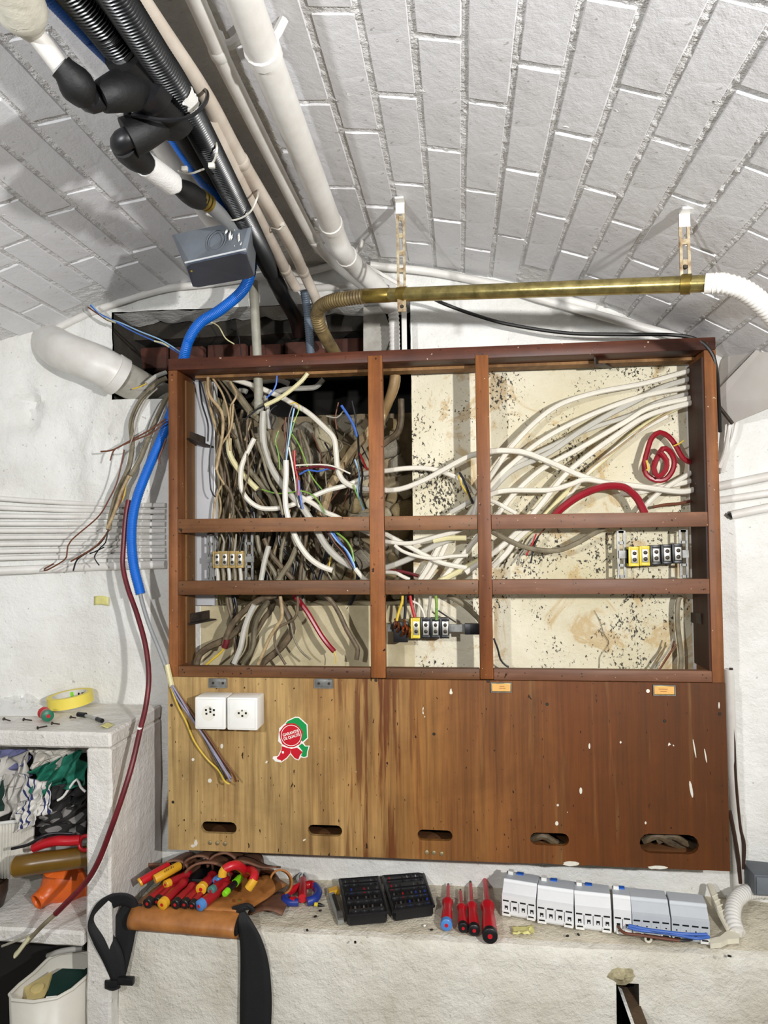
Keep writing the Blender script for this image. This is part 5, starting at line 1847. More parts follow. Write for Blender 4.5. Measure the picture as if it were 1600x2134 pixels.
for k, s_ in enumerate(('290,560 300,650 330,760 350,900 370,1100', '350,560 370,640 350,760 380,900 350,1130', '310,560 330,700 300,800 320,860', '430,900 420,1000 330,1140', '640,600 560,720 520,830 500,1000 420,1130', '330,540 340,620 320,720', '700,560 660,680 600,760 520,900')):
    wire(C6(s_), (.0042, .0030, .0045, .0060, .0070, .0055, .0060)[k], (M_BC, W_BLK, M_OC, M_BC, M_OC, W_BLK, M_BC)[k], ('left brown', 'thin black', 'olive', 'lower brown', 'thick olive', 'short black', 'slanting brown')[k] + ' old wire hanging in the bottom left window', 1.63 + .008 * k, 'wire', 'old wires in the bottom left window', 'old_wire')
# wires into the beige terminal block
for k in range(5):
    x = 452 + k * 12
    wire('%d,1112 %d,1130 %d,1150' % (x + (k - 2) * 4, x + 3, x), .0022, W_GRY if k % 2 else W_BLK, '%s wire entering the beige terminal block from above, %s from the left' % ('grey' if k % 2 else 'black', ords[k].replace('topmost', 'first')), 1.605, 'wire', 'wires into the beige terminal block', 'wire')
    wire('%d,1184 %d,1200 %d,1222' % (x, x + 2, x + 2), .0045, M_OC if k % 2 else M_GC, '%s cable leaving the beige terminal block downwards, %s from the left' % ('olive' if k % 2 else 'grey', ords[k].replace('topmost', 'first')), 1.615, 'cable', 'cables under the beige terminal block', 'old_wire')


def C7(s):
    return crop(s, 0, 550, .328)


# ---- wires hanging outside, left of the cabinet
wire(C7('1060,725 1000,755 900,860 835,1000 840,1150 815,1300 745,1450 705,1600 690,1690'), .0062, M_OC, 'thick olive cable hanging down left of the cabinet, outer one', (1.66, 1.60), name='olive_cable')
wire(C7('1060,845 1010,950 950,1090 890,1240 830,1345'), .0062, M_OC, 'thick olive cable hanging down left of the cabinet, inner one', (1.66, 1.60), name='olive_cable')
wire(C7('1055,690 990,715 930,760'), .0055, M_GC, 'grey cable stub reaching out left of the cabinet top', (1.66, 1.62), name='grey_cable')
wire(C7('930,760 890,780 840,795'), .0016, W_YEL, 'yellow wire end of the grey cable stub', 1.62, 'wire', name='wire')
OUT = 'loose wires hanging left of the cabinet'
for k, (s_, r_, m_, lab) in enumerate((
        ('1055,985 960,1050 850,1110 720,1180 640,1192', .0020, W_BRN, 'brown wire reaching furthest left at mid height, beside the cabinet'),
        ('1055,1000 970,1070 880,1110 760,1160 720,1190 700,1250', .0018, W_BRN, 'brown wire ending in a hook beside the cabinet'),
        ('1000,790 930,860 880,960 850,1080 820,1160', .0016, W_GRY, 'thin grey wire inside the curve of the outer olive cable'),
        ('790,1180 745,1380 690,1500 620,1610 450,1760 425,1840 410,1880 300,1945 280,1940 340,1905', .0018, W_BRN, 'long brown wire looping at its lower left end'),
        ('690,1690 640,1770 560,1830 490,1880 465,1950', .0020, W_BLK, 'black wire from the outer olive cable end'),
        ('695,1690 650,1750 600,1800 520,1850 450,1890', .0020, W_BRN, 'brown wire from the outer olive cable end'),
        ('685,1700 670,1770 640,1800 610,1840 600,1870 630,1915', .0016, W_BLK, 'kinked black wire end above the thick wall conduit'),
        ('660,1800 600,1830 570,1840', .0016, W_BLK, 'short black wire spur above the thick wall conduit'),
        ('830,1345 800,1400 790,1470 750,1540 720,1600', .0020, W_YEL, 'yellow-green wire leaving the inner olive cable'),
        ('825,1340 790,1420 770,1500 740,1560', .0018, W_BRN, 'brown wire leaving the inner olive cable'),
        ('820,1345 770,1450 740,1540 710,1620 680,1680', .0040, M_TC, 'tan wire bundled into the outer olive cable'),
        ('1055,1110 1030,1180 1010,1230 1015,1270', .0024, W_BRN, 'short brown wire tucked behind the blue conduit'))):
    wire(C7(s_), r_, m_, lab, 1.60 - .003 * (k % 4), 'wire', OUT, 'wire')
# thin wires with tape joints on the upper left
WT = 'thin blue and brown wires strung above the cabinet'
tp = mat('cream_tape', '#d8d3ae', .6)
for k, (s_, m_, lab) in enumerate((('188,636,1.60 205,652 240,670 280,692 325,712 350,722 376,738', W_BLU, 'thin blue wire strung from the vault edge to the cabinet corner'),
                                   ('190,634,1.60 215,660 250,672 290,690 330,706 352,718 378,735', W_LBL, 'thin light blue wire strung from the vault edge to the cabinet corner'),
                                   ('183,640,1.60 205,655 225,668 240,672', W_BRN, 'thin brown wire end at the vault edge'))):
    wire(s_, .0017, m_, lab, (1.60, 1.60), 'wire', WT, 'thin_wire')
for (s_, lab) in (('322,711 338,715 352,723', 'cream tape joint on the strung wires near the cabinet corner'), ('222,664 232,669 240,672', 'cream tape joint on the strung wires near the vault edge')):
    p = pts(s_, 1.597)
    o = MB().tube(smoothpath(p, .004), .0045, 8, flat=.5).obj('tape_joint', tp)
    tag(o, lab, 'tape')
wire('435,669 455,680 470,705 488,717', .0016, M_YC, 'short cream wire in front of the niche timber', 1.63, 'wire', name='thin_wire')
wire('480,665 495,690 500,720 503,742', .0012, W_BLK, 'thin dark wire in front of the niche timber', 1.64, 'wire', name='thin_wire')
# the maroon cable that hangs in front of everything on the left
pr = pts('268,1042,1.59 262,1075,1.585 257,1140,1.58 256,1180,1.575 266,1225,1.565 286,1282,1.55 303,1345,1.53 310,1410,1.51 304,1470,1.49 291,1525,1.46 276,1590,1.43 258,1650,1.41 232,1725,1.395 205,1795,1.39 178,1840,1.385 140,1880,1.375 115,1905,1.37')
t = tag(empty('red_cable', pr[-1]), 'long maroon cable hanging in front of the shelf unit from beside the cabinet', 'cable')
MB().tube(smoothpath(pr, .01), .0058, 12).obj('sheath', M_RCD, t)
q_ = P(291, 1517, 1.462)
MB().tube([q_ + Vector((.0004, 0, .002)), q_ - Vector((.0004, 0, .002))], .0061, 12).obj('white_tape_ring', M_WPL, t)
MB().tube(smoothpath(pts('115,1905,1.37 95,1923,1.365 80,1938,1.362 55,1965,1.355')), .0044, 8).obj('inner_sleeve', M_OC, t)
MB().tube(smoothpath(pts('62,1952,1.357 50,1968,1.352 38,1984,1.35 32,1990,1.35')), .0085, 8, flat=.45).obj('tape_end', tp, t)
MB().tube(smoothpath(pts('72,1945,1.36 40,1958,1.358 20,1966,1.355 4,1972,1.355')), .0024, 8).obj('loose_core', W_GRY, t)
# cores over the panel below the grey cable
PANW = 'single wires hanging over the panel from the grey cable'
cable('cable_sleeve', pts('348,1385,1.542 352,1405,1.540 358,1430,1.538'), .0062, M_YC, 'yellowed cable sleeve at the left edge of the panel', 'sleeve')
for k, (s_, m_, lab) in enumerate((('358,1428 375,1455 392,1480 410,1510 432,1550 450,1585 462,1608 470,1625', W_BLK, 'black wire'),
                                   ('357,1430 372,1460 395,1492 418,1525 440,1560 458,1590 474,1615 480,1628', W_LAV, 'lavender grey wire'),
                                   ('359,1428 380,1462 402,1500 425,1535 455,1580 470,1605 482,1622', W_LAV, 'pale grey wire'),
                                   ('356,1432 370,1470 388,1505 405,1545 430,1580 455,1605 468,1628 478,1634', W_YEL, 'yellow wire'),
                                   ('360,1430 385,1465 412,1505 440,1545 462,1580 485,1612 492,1628', W_BRN, 'brown wire'))):
    cable('single_wire', [P(float(t_.split(',')[0]), float(t_.split(',')[1]), 1.534 - (.004 * k if i > 5 else .002 * (k % 3)) - (.012 if 4 < i else 0) * (1 if i > 5 else .5)) for i, t_ in enumerate(s_.split())], .0022, m_,
          '%s of the loose cores hanging over the panel beside the sockets' % lab, 'wire', PANW)

# ================================================================ tools on the ledge
M_LEATH = mat('tan_leather', '#b5783f', .45, c2='#8f5a2c', scale=22, bump=.25, bscale=160)
M_LEATD = mat('brown_leather', '#7d5640', .55, c2='#5d3e2d', scale=22, bump=.3, bscale=160)
M_RH = mat('red_tool_plastic', '#c01a26', .32, var=.12)
M_RHD = mat('dark_red_tool_plastic', '#9c1822', .35, var=.12)
M_YH = mat('yellow_tool_plastic', '#e0a82a', .38, var=.1)
M_BH = mat('blue_cap_plastic', '#4f86c8', .38, var=.1)
M_NAVY = mat('navy_grip', '#22398c', .4, var=.1)
M_TEAL = mat('teal_cap', '#4a7d78', .45)
M_LIME = mat('lime_marker', '#7ed31a', .4, var=.08)
M_WEB = mat('black_webbing', '#111113', .75, var=.25, bump=.3, bscale=400)
M_CHROME = mat('tool_steel', '#b9bcc0', .25, .9, var=.1)
ZLt = ZL + 0.004


def ribbon(name, L, R, m, th=.0022, parent=None, n=5):
    """band between two edge paths"""
    def even(p, q=8):
        p = [Vector(v) for v in p]
        e = [p[0] * 2 - p[1]] + p + [p[-1] * 2 - p[-2]]
        out = []
        for i in range(1, len(e) - 2):
            a, b_, c, d = e[i - 1:i + 3]
            for k_ in range(q):
                t = k_ / q
                out.append(0.5 * ((2 * b_) + (c - a) * t + (2 * a - 5 * b_ + 4 * c - d) * t * t + (3 * b_ - a - 3 * c + d) * t ** 3))
        return out + [p[-1]]
    L, R = even(L), even(R)
    k = min(len(L), len(R))
    b = MB()
    b.add([L[i].lerp(R[i], j / (n - 1)) for i in range(k) for j in range(n)],
          [(i * n + j, i * n + j + 1, (i + 1) * n + j + 1, (i + 1) * n + j) for i in range(k - 1) for j in range(n - 1)])
    return b.obj(name, m, parent, solid=th)


# ---- leather tool pouch
po = tag(empty('tool_pouch', PZ(400, 1900, ZL)), 'tan leather tool pouch full of screwdrivers and pliers on the left of the ledge', 'tool pouch')
ra, rb = P(279, 1906, 1.447), P(497, 1915, 1.440)
zr = ZL + .0205
ra.z, rb.z = zr + .002, zr - .002
ax = (rb - ra)
b = MB()


def roll(u, v):
    c = ra + ax * u
    a = math.pi * (.35 + 1.5 * v)
    r1, r2 = .031, .0205
    wob = .0012 * fbm((u * 5, v * 3, 0), 3)
    return c + Vector((0, -math.sin(a) * 0 + math.cos(a) * (r1 + wob), math.sin(a) * (r2 + wob)))


b.grid(roll, 20, 22)
b.obj('belt_roll', M_LEATH, po, solid=.004)


def flap(u, v):
    c = ra + ax * u
    y = c.y + .006 + .17 * v
    x = c.x + (u - .5) * .03 * v + .045 * v * (1 if u > .5 else .6)
    z = zr + .0205 - .006 * math.sin(v * 2.2) + .004 * fbm((u * 3, v * 3, 2), 1.2) - .02 * max(0, u - .86) / .14 * v
    return Vector((x, y, max(z, ZL + .012)))


MB().grid(flap, 20, 14).obj('body_sheet', M_LEATH, po, solid=.004)


def pocket(cx, cy, Y, w, h, dpt, m, open_=1.0, lean=.02):
    c = P(cx, cy, Y)

    def fn(u, v):
        a = math.pi * u
        k = 1 - .35 * v
        return Vector((c.x + math.cos(a) * w / 2 * k, c.y + dpt * v + .004 * math.sin(a * 2), c.z + math.sin(a) * h * k - .012 * v + .0016 * fbm((u * 4, v * 3, cx), 1)))
    MB().grid(fn, 18, 8).obj('pocket', m, po, solid=.0045)


pocket(412, 1812, 1.555, .070, .030, .085, M_LEATD)
pocket(463, 1810, 1.56, .072, .034, .085, M_LEATD)
pocket(360, 1822, 1.55, .075, .030, .09, M_LEATD)
pocket(430, 1832, 1.535, .105, .036, .10, M_LEATD)
pocket(318, 1836, 1.55, .05, .018, .09, M_LEATD)
pocket(500, 1832, 1.545, .075, .040, .10, M_LEATD)


def rear(u, v):
    q = P(300 + 270 * u, 1800 + 8 * math.sin(u * 9), 1.60)
    return Vector((q.x, 1.60 + .055 * v, ZL + .055 + .016 * math.sin(u * math.pi) - .05 * v + .004 * fbm((u * 4, v, 0), 2)))


MB().grid(rear, 24, 6).obj('rear_panel', M_LEATD, po, solid=.005)
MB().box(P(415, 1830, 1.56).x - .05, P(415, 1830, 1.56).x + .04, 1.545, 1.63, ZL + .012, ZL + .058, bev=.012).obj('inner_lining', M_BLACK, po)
# leather flap and rolled loop on the right
MB().grid(lambda u, v: P(490 + 85 * u + 10 * v, 1797 + 12 * u - 12 * v * (1 - u), 1.52 + .05 * v) + Vector((0, 0, .003 * math.sin(u * 7))), 14, 6).obj('side_flap', M_LEATD, po, solid=.004)


def loop(u, v):
    a = -1.2 + 4.1 * u
    c = P(583, 1838, 1.545 - .05 * v)
    return c + Vector((.024 * math.cos(a) + .003 * v, .0, .026 * math.sin(a)))


MB().grid(loop, 22, 6).obj('hammer_loop', M_LEATH, po, solid=.004)
MB().grid(lambda u, v: Vector((P(530 + 65 * u, 1860, 1.53).x, 1.50 + .09 * v, ZL + .008 + .012 * (1 - v) * math.sin(u * 3.0) + .004 * v)), 10, 6).obj('lower_flap', M_LEATD, po, solid=.004)
MB().lathe(P(499, 1878, 1.46), (0, -.3, 1), [(0, .003), (.002, .0045), (.003, .003)], 10).obj('rivet', M_BRASS, po)
# webbing belt: loop on the left with buckle, long end on the right
bt = tag(empty('webbing_belt', P(240, 1990, 1.43)), 'black webbing belt hanging from the tool pouch over the ledge front', 'belt')
ribbon('loop_strap', pts('288,1882,1.446 278,1868,1.436 256,1861,1.425 226,1866,1.418 198,1888,1.412 183,1930,1.410 194,1965,1.412 215,2005,1.418 234,2048,1.425'),
       pts('288,1908,1.446 278,1896,1.440 258,1886,1.436 234,1893,1.434 212,1902,1.432 206,1908,1.432 238,1950,1.432 258,1995,1.432 262,2050,1.430'), M_WEB, parent=bt)
ribbon('return_strap', pts('258,1880,1.446 240,1910,1.444 218,1940,1.442 216,1990,1.438 228,2046,1.432'), pts('296,1884,1.446 292,1908,1.445 284,1935,1.443 275,1980,1.440 258,2048,1.432'), M_WEB, parent=bt)
b = MB()
for (x0, x1, y0, y1, d) in ((220, 248, 2041, 2058, 0), (246, 279, 2037, 2051, .002)):
    q0, q1 = P(x0, y1, 1.425), P(x1, y0, 1.425)
    b.box(q0.x, q1.x, 1.418 + d, 1.432, q0.z, q1.z, bev=.003)
bk = b.obj('buckle', M_BLACK, bt)
MB().tube(smoothpath(pts('222,2058,1.42 236,2062,1.418 250,2056,1.42')), .003, 8).obj('buckle_bar', M_BLACK, bk)
ribbon('long_strap', pts('486,1908,1.440 494,1930,1.437 500,1965,1.440 501,2010,1.442 500,2080,1.442 500,2160,1.442'),
       pts('510,1896,1.450 528,1925,1.440 546,1960,1.440 560,2010,1.442 566,2080,1.442 564,2160,1.442'), M_WEB, parent=bt)
b = MB()
for k in range(3):
    b.tube(smoothpath(pts('%d,%d,1.455 %d,%d,1.445 %d,%d,1.45' % (486, 1905 - 6 * k, 505 + 6 * k, 1894 - 4 * k, 526 + k, 1890 + 4 * k))), .0045, 8)
tag(b.obj('bunched_end', M_WEB, bt), kind='stuff')
MB().tube([ra + ax * .93, ra + ax * 1.0], .020, 14).obj('belt_inside_roll', M_WEB, bt)


# ---- screwdrivers and pliers in the pouch
def screwdriver(a, c, r, body, cap, label, group, tip=None, ring=None, name='screwdriver', mark=M_RH):
    """handle from its end a (towards the viewer) to the neck c; blade on to tip"""
    a, c = Vector(a), Vector(c)
    d = (c - a)
    L_ = d.length
    d.normalize()
    t = tag(empty(name, a), label, 'screwdriver', group)
    h = MB()
    prof = [(.012, r * .96), (.016, r), (L_ * .45, r * .92), (L_ * .62, r * .80), (L_ * .72, r * .78), (L_ * .80, r * .95), (L_ * .86, r * .98), (L_ * .92, r * .62), (L_, r * .42)]
    n_ = 18
    h.lathe(a, d, prof, n_)
    # flutes
    h.v = [tuple(Vector(v) if (i // n_) not in (1, 2, 3, 4) or (i % n_) % 3 else Vector(v) + ((a + d * (Vector(v) - a).dot(d)) - Vector(v)) * .10) for i, v in enumerate(h.v)]
    h.obj('handle', body, t, angle=60)
    cp = MB().lathe(a, d, [(0, r * .84), (.0012, r * .97), (.005, r * 1.0), (.0125, r * .99)], 18).obj('end_cap', cap, t)
    MB().lathe(a - d * .0006, d, [(0, r * .30), (.001, r * .34)], 12).obj('cap_mark', mark, cp)
    if ring:
        MB().lathe(a - d * .0003, d, [(0, r * .50), (.0008, r * .54)], 14).obj('cap_ring', ring, cp)
    if tip is not None:
        tip = Vector(tip)
        MB().tube([c, c.lerp(tip, .82)], r * .36, 10).obj('insulated_shaft', body, t)
        MB().tube([c.lerp(tip, .82), c.lerp(tip, .97), tip], r * .24, 8, radii=[r * .26, r * .22, r * .08]).obj('blade_tip', M_SCREW, t)
    return t


GP = 'screwdrivers in the leather pouch'
lst = [(306, 1884, 346, 1852, .0098, M_RHD, M_BLACK, 'leftmost black-capped red screwdriver in the leather pouch'),
       (326, 1880, 362, 1850, .0090, M_RHD, M_BLACK, 'black-capped red screwdriver tucked behind the yellow-capped one in the front row'),
       (337, 1886, 376, 1853, .0108, M_RHD, M_YH, 'yellow-capped red screwdriver in the front row of the pouch'),
       (364, 1886, 396, 1858, .0098, M_RHD, M_BLACK, 'black-capped red screwdriver in the middle of the front row'),
       (383, 1886, 410, 1860, .0092, M_RHD, M_BLACK, 'black-capped red screwdriver right of the middle in the front row'),
       (399, 1888, 422, 1864, .0080, M_RHD, M_BLACK, 'smallest black-capped red screwdriver in the front row'),
       (414, 1889, 462, 1858, .0105, M_RHD, M_BH, 'blue-capped red screwdriver at the right of the front row')]
for (x0, y0, x1, y1, r, m1, m2, lab) in lst:
    screwdriver(PZ(x0, y0, -.780), PZ(x1 + (x1 - x0) * .35, y1 + (y1 - y0) * .6, -.772), r * 1.12, m1, m2, lab, GP, ring=M_YH if m2 is M_YH else None, mark=M_RH)
for (x0, y0, x1, y1, r, m1, m2, lab) in (
        (344, 1844, 378, 1826, .0092, M_RHD, M_YH, 'yellow-capped red screwdriver under the yellow plier handle'),
        (418, 1854, 436, 1832, .0125, M_RHD, M_YH, 'largest yellow-capped screwdriver in the middle of the pouch'),
        (449, 1837, 470, 1822, .0100, M_RHD, M_BH, 'blue-capped screwdriver at the back of the pouch'),
        (438, 1857, 462, 1838, .0090, M_RHD, M_TEAL, 'teal-capped screwdriver beside the lime marker')):
    screwdriver(PZ(x0, y0, -.764), PZ(x1 + (x1 - x0) * .6, y1 + (y1 - y0) * .5, -.766), r, m1, m2, lab, GP)
# lime marker
t = tag(empty('marker_pen', P(468, 1862, 1.47)), 'lime green marker pen with black middle in the pouch', 'marker pen')
a, c = PZ(467, 1864, -.770), PZ(494, 1836, -.768)
d = c - a
MB().lathe(a, d, [(0, .005), (.002, .0068), (.016, .0072)], 14).obj('lime_cap', M_LIME, t)
MB().lathe(a + d.normalized() * .016, d, [(0, .0072), (.030, .0072)], 14).obj('black_barrel', M_BLACK, t)
MB().lathe(a + d.normalized() * .046, d, [(0, .0085), (.02, .0085), (.03, .006)], 14).obj('lime_end', M_LIME, t)


def handle_bar(b, p, w, th):
    b.tube(smoothpath(p, .006), w, 10, flat=th)


# pliers with yellow and red grips, left
t = tag(empty('pliers', P(330, 1830, 1.49)), 'insulated pliers with straight red and yellow handles sticking out of the pouch left', 'pliers')
MB().tube(smoothpath(pts('293,1838,1.475 318,1823,1.50 350,1805,1.54')), .0090, 12).obj('red_handle', M_RH, t)
MB().tube(smoothpath(pts('290,1840,1.473 294,1837,1.476')), .0094, 12).obj('yellow_tip', M_YH, t)
g_ = MB().tube(smoothpath(pts('322,1833,1.480 345,1820,1.50 372,1805,1.54')), .0098, 12).obj('yellow_handle', M_YH, t)
b = MB()
for k, x in enumerate((344, 348, 352, 357, 361)):
    q0 = P(x, 1815.5 - (x - 344) * .58, 1.490 + (x - 344) * .0009)
    b.box(q0.x - .0006, q0.x + .0006, q0.y - .0012, q0.y, q0.z - .0022, q0.z + (.0026 if k % 2 else .0014))
tag(b.obj('print', mat('brown_print', '#6a3a14', .6), g_), kind='stuff')
# pliers right: open bow of two grips
t = tag(empty('pliers', P(500, 1830, 1.50)), 'insulated pliers with curved red handles and yellow tips sticking out of the pouch right', 'pliers')
MB().tube(smoothpath(pts('468,1812,1.485 478,1806,1.49 492,1803,1.50 505,1810,1.52 512,1820,1.55'), .004), .0098, 12).obj('red_handle', M_RH, t)
MB().tube(smoothpath(pts('463,1826,1.482 464,1818,1.483 469,1811,1.485'), .004), .0095, 12).obj('yellow_tip', M_YH, t)
MB().tube(smoothpath(pts('514,1812,1.54 526,1816,1.51 530,1824,1.49 526,1836,1.48'), .004), .0095, 12).obj('red_handle', M_RH, t)
MB().tube(smoothpath(pts('530,1832,1.482 524,1842,1.478 517,1852,1.475'), .004), .0092, 12).obj('yellow_tip', M_YH, t)


def on(px, py, h=0.0):
    """point on the ledge under the pixel, lifted by h"""
    q = PZ(px, py, ZLt)
    return q + Vector((0, 0, h))


# ---- small red and blue pliers
t = tag(empty('mini_pliers', on(630, 1880)), 'small pliers with red and navy grips lying right of the leather pouch', 'pliers')
b = MB()
b.tube(smoothpath([on(624, 1848, .010), on(620, 1838, .010), on(629, 1826, .010)]), .0035, 8, radii=None)
b.tube(smoothpath([on(637, 1850, .010), on(640, 1840, .010), on(633, 1826, .010)]), .0035, 8)
b.obj('jaws', M_CHROME, t)
MB().tube(smoothpath([on(631, 1846, .012), on(631, 1858, .013), on(630, 1872, .013), on(630, 1884, .012)], .004), .010, 12, radii=None).obj('red_body', M_RH, t)
MB().tube(smoothpath([on(628, 1856, .012), on(612, 1864, .012), on(600, 1872, .011), on(593, 1880, .010)], .004), .0085, 12).obj('red_grip', M_RH, t)
MB().tube(smoothpath([on(596, 1877, .011), on(593, 1885, .010), on(604, 1890, .010), on(622, 1890, .010)], .004), .0082, 12).obj('navy_grip', M_NAVY, t)
MB().tube(smoothpath([on(636, 1856, .012), on(650, 1854, .012), on(660, 1864, .012)], .004), .0090, 12).obj('red_grip', M_RH, t)
MB().tube(smoothpath([on(656, 1858, .012), on(663, 1870, .012), on(656, 1884, .012), on(640, 1889, .010)], .004), .0095, 12).obj('navy_grip', M_NAVY, t)
MB().tube(smoothpath([on(606, 1888, .010), on(616, 1889, .011)], .004), .0100, 12).obj('red_end', M_RH, t)
o = MB().use(M_YEL).tube([on(656, 1890, .006), on(663, 1891, .006)], .0045, 10).use(M_BLACK).lathe(on(663, 1891, .006), on(680, 1893, .004) - on(663, 1891, .006), [(0, .0045), (.006, .004), (.015, .001)], 10).obj('scriber', None)
tag(o, 'small black scriber with yellow ring beside the mini pliers', 'scriber')


# ---- open bit set
def tray(q, h, label, rows, seed):
    """q: four ledge points TL TR BR BL"""
    t = tag(empty('bit_tray', (q[0] + q[2]) / 2), label, 'bit set', 'open bit set on the ledge')
    up_ = Vector((0, 0, h))
    o = bevq(q, .06)
    b = MB().prism(o, up_)
    b.obj('tray', M_BLACK, t, smooth=False)
    rim = MB()
    for i in range(4):
        rim.tube([q[i] + up_, q[(i + 1) % 4] + up_], .0035, 6)
    rim.obj('rim', M_BLACK, t)
    rs_ = random.Random(seed)
    tl, tr, br, bl_ = q
    for j in range(rows):
        v = .16 + .72 * j / (rows - 1)
        ln, rn = tl.lerp(bl_, v), tr.lerp(br, v)
        MB().tube([ln.lerp(rn, .06) + up_ * 1.05, ln.lerp(rn, .94) + up_ * 1.05], .004, 6).obj('bit_rail', M_BLACK, t)
        for k in range(8):
            if rs_.random() < .12:
                continue
            p0 = ln.lerp(rn, .12 + .76 * k / 7) + up_ * 1.0
            dd = (tl - bl_).normalized()
            MB().tube([p0 - dd * .004, p0 + dd * .008 + Vector((0, 0, .005))], .0021, 6).obj('bit', (M_CHROME if (j + k) % 2 == 0 else M_SCREW) if rs_.random() < .9 else (M_NAVY if k % 2 else M_RHD), t)
    return t


tray([on(708, 1852), on(788, 1846), on(808, 1922), on(724, 1930)], .020, 'black half of the open bit set on the left, crammed with bits', 4, 1)
tray([on(798, 1845), on(882, 1838), on(904, 1908), on(820, 1920)], .020, 'black half of the open bit set on the right, with neat rows of bits', 4, 2)
t = tag(empty('blade_case', on(700, 1900)), 'slim clear case with yellow lid lying against the bit set', 'case')
MB().prism([on(684, 1870), on(696, 1866), on(716, 1924), on(704, 1928)], (0, 0, .010)).obj('clear_case', mat('smoky_plastic', '#8f918c', .2, var=.1), t, smooth=False)
MB().prism([on(684, 1862), on(704, 1856), on(707, 1864), on(686, 1870)], (0, 0, .012)).obj('yellow_lid', M_YH, t, smooth=False)
MB().prism([on(692, 1876, .010), on(698, 1874, .010), on(710, 1912, .010), on(704, 1914, .010)], (0, 0, .003)).obj('dark_blade', M_SCREW, t, smooth=False)
MB().prism([on(703, 1912, .010), on(713, 1910, .010), on(716, 1926, .010), on(706, 1928, .010)], (0, 0, .004)).obj('grey_clip', M_STEEL, t, smooth=False)

# ---- four insulated screwdrivers side by side
GS = 'insulated screwdrivers lying side by side on the ledge'
for (ex, ey, nx, ny, tx, ty, r, cap, lab) in (
        (930, 1929, 933, 1872, 934, 1842, .0125, M_BH, 'red screwdriver with blue cap, leftmost of the four lying side by side'),
        (965, 1935, 961, 1884, 959, 1853, .0105, M_BLACK, 'shortest red screwdriver of the four lying side by side'),
        (988, 1940, 982, 1880, 980, 1836, .0120, M_BLACK, 'red screwdriver third from the left of the four lying side by side'),
        (1021, 1952, 1015, 1878, 1009, 1826, .0158, M_BLACK, 'biggest red screwdriver, rightmost of the four lying side by side')):
    a = on(ex, ey, r)
    a.z = ZLt + r
    # the visible cap faces the viewer; keep the handle level
    a = PZ(ex, ey, ZLt + r)
    c = PZ(nx, ny, ZLt + r)
    tp_ = PZ(tx, ty, ZLt + r * .7)
    screwdriver(a, c, r, M_RH, cap, lab, GS, tip=tp_, mark=M_RH, ring=None)
# thin red screwdriver lying behind
t = screwdriver(PZ(1114, 1828, ZLt + .012), PZ(1022, 1824, ZLt + .011), .0120, M_RH, M_BH, 'long thin red screwdriver lying crosswise behind the breakers', 'tools behind the breakers', tip=PZ(930, 1826, ZLt + .006))
t = tag(empty('pliers', on(1260, 1838)), 'red insulated pliers with yellow-tipped grip lying behind the breakers', 'pliers')
MB().tube(smoothpath([on(1200, 1842, .008), on(1235, 1844, .012), on(1272, 1842, .014), on(1300, 1843, .014)], .005), .0085, 12).obj('red_handle', M_RH, t)
MB().tube(smoothpath([on(1205, 1838, .020), on(1240, 1832, .022), on(1280, 1836, .020), on(1308, 1842, .018)], .005), .0075, 12).obj('red_handle', M_RHD, t)
MB().tube([on(1304, 1843, .016), on(1322, 1845, .017)], .0135, 14).obj('red_guard', M_RH, t)
MB().tube([on(1320, 1845, .017), on(1328, 1846, .017)], .0130, 14, radii=[.0130, .007]).obj('yellow_tip', M_YH, t)
MB().tube([on(1196, 1842, .006), on(1204, 1842, .008)], .008, 10).obj('black_end', M_BLACK, t)


# ---- circuit breakers
M_BRK = mat('white_breaker_plastic', '#e2e3e4', .4, var=.04)
M_BRKG = mat('grey_breaker_plastic', '#bcc1c6', .45, var=.06)
M_BTN = mat('blue_button', '#2a63c4', .4)


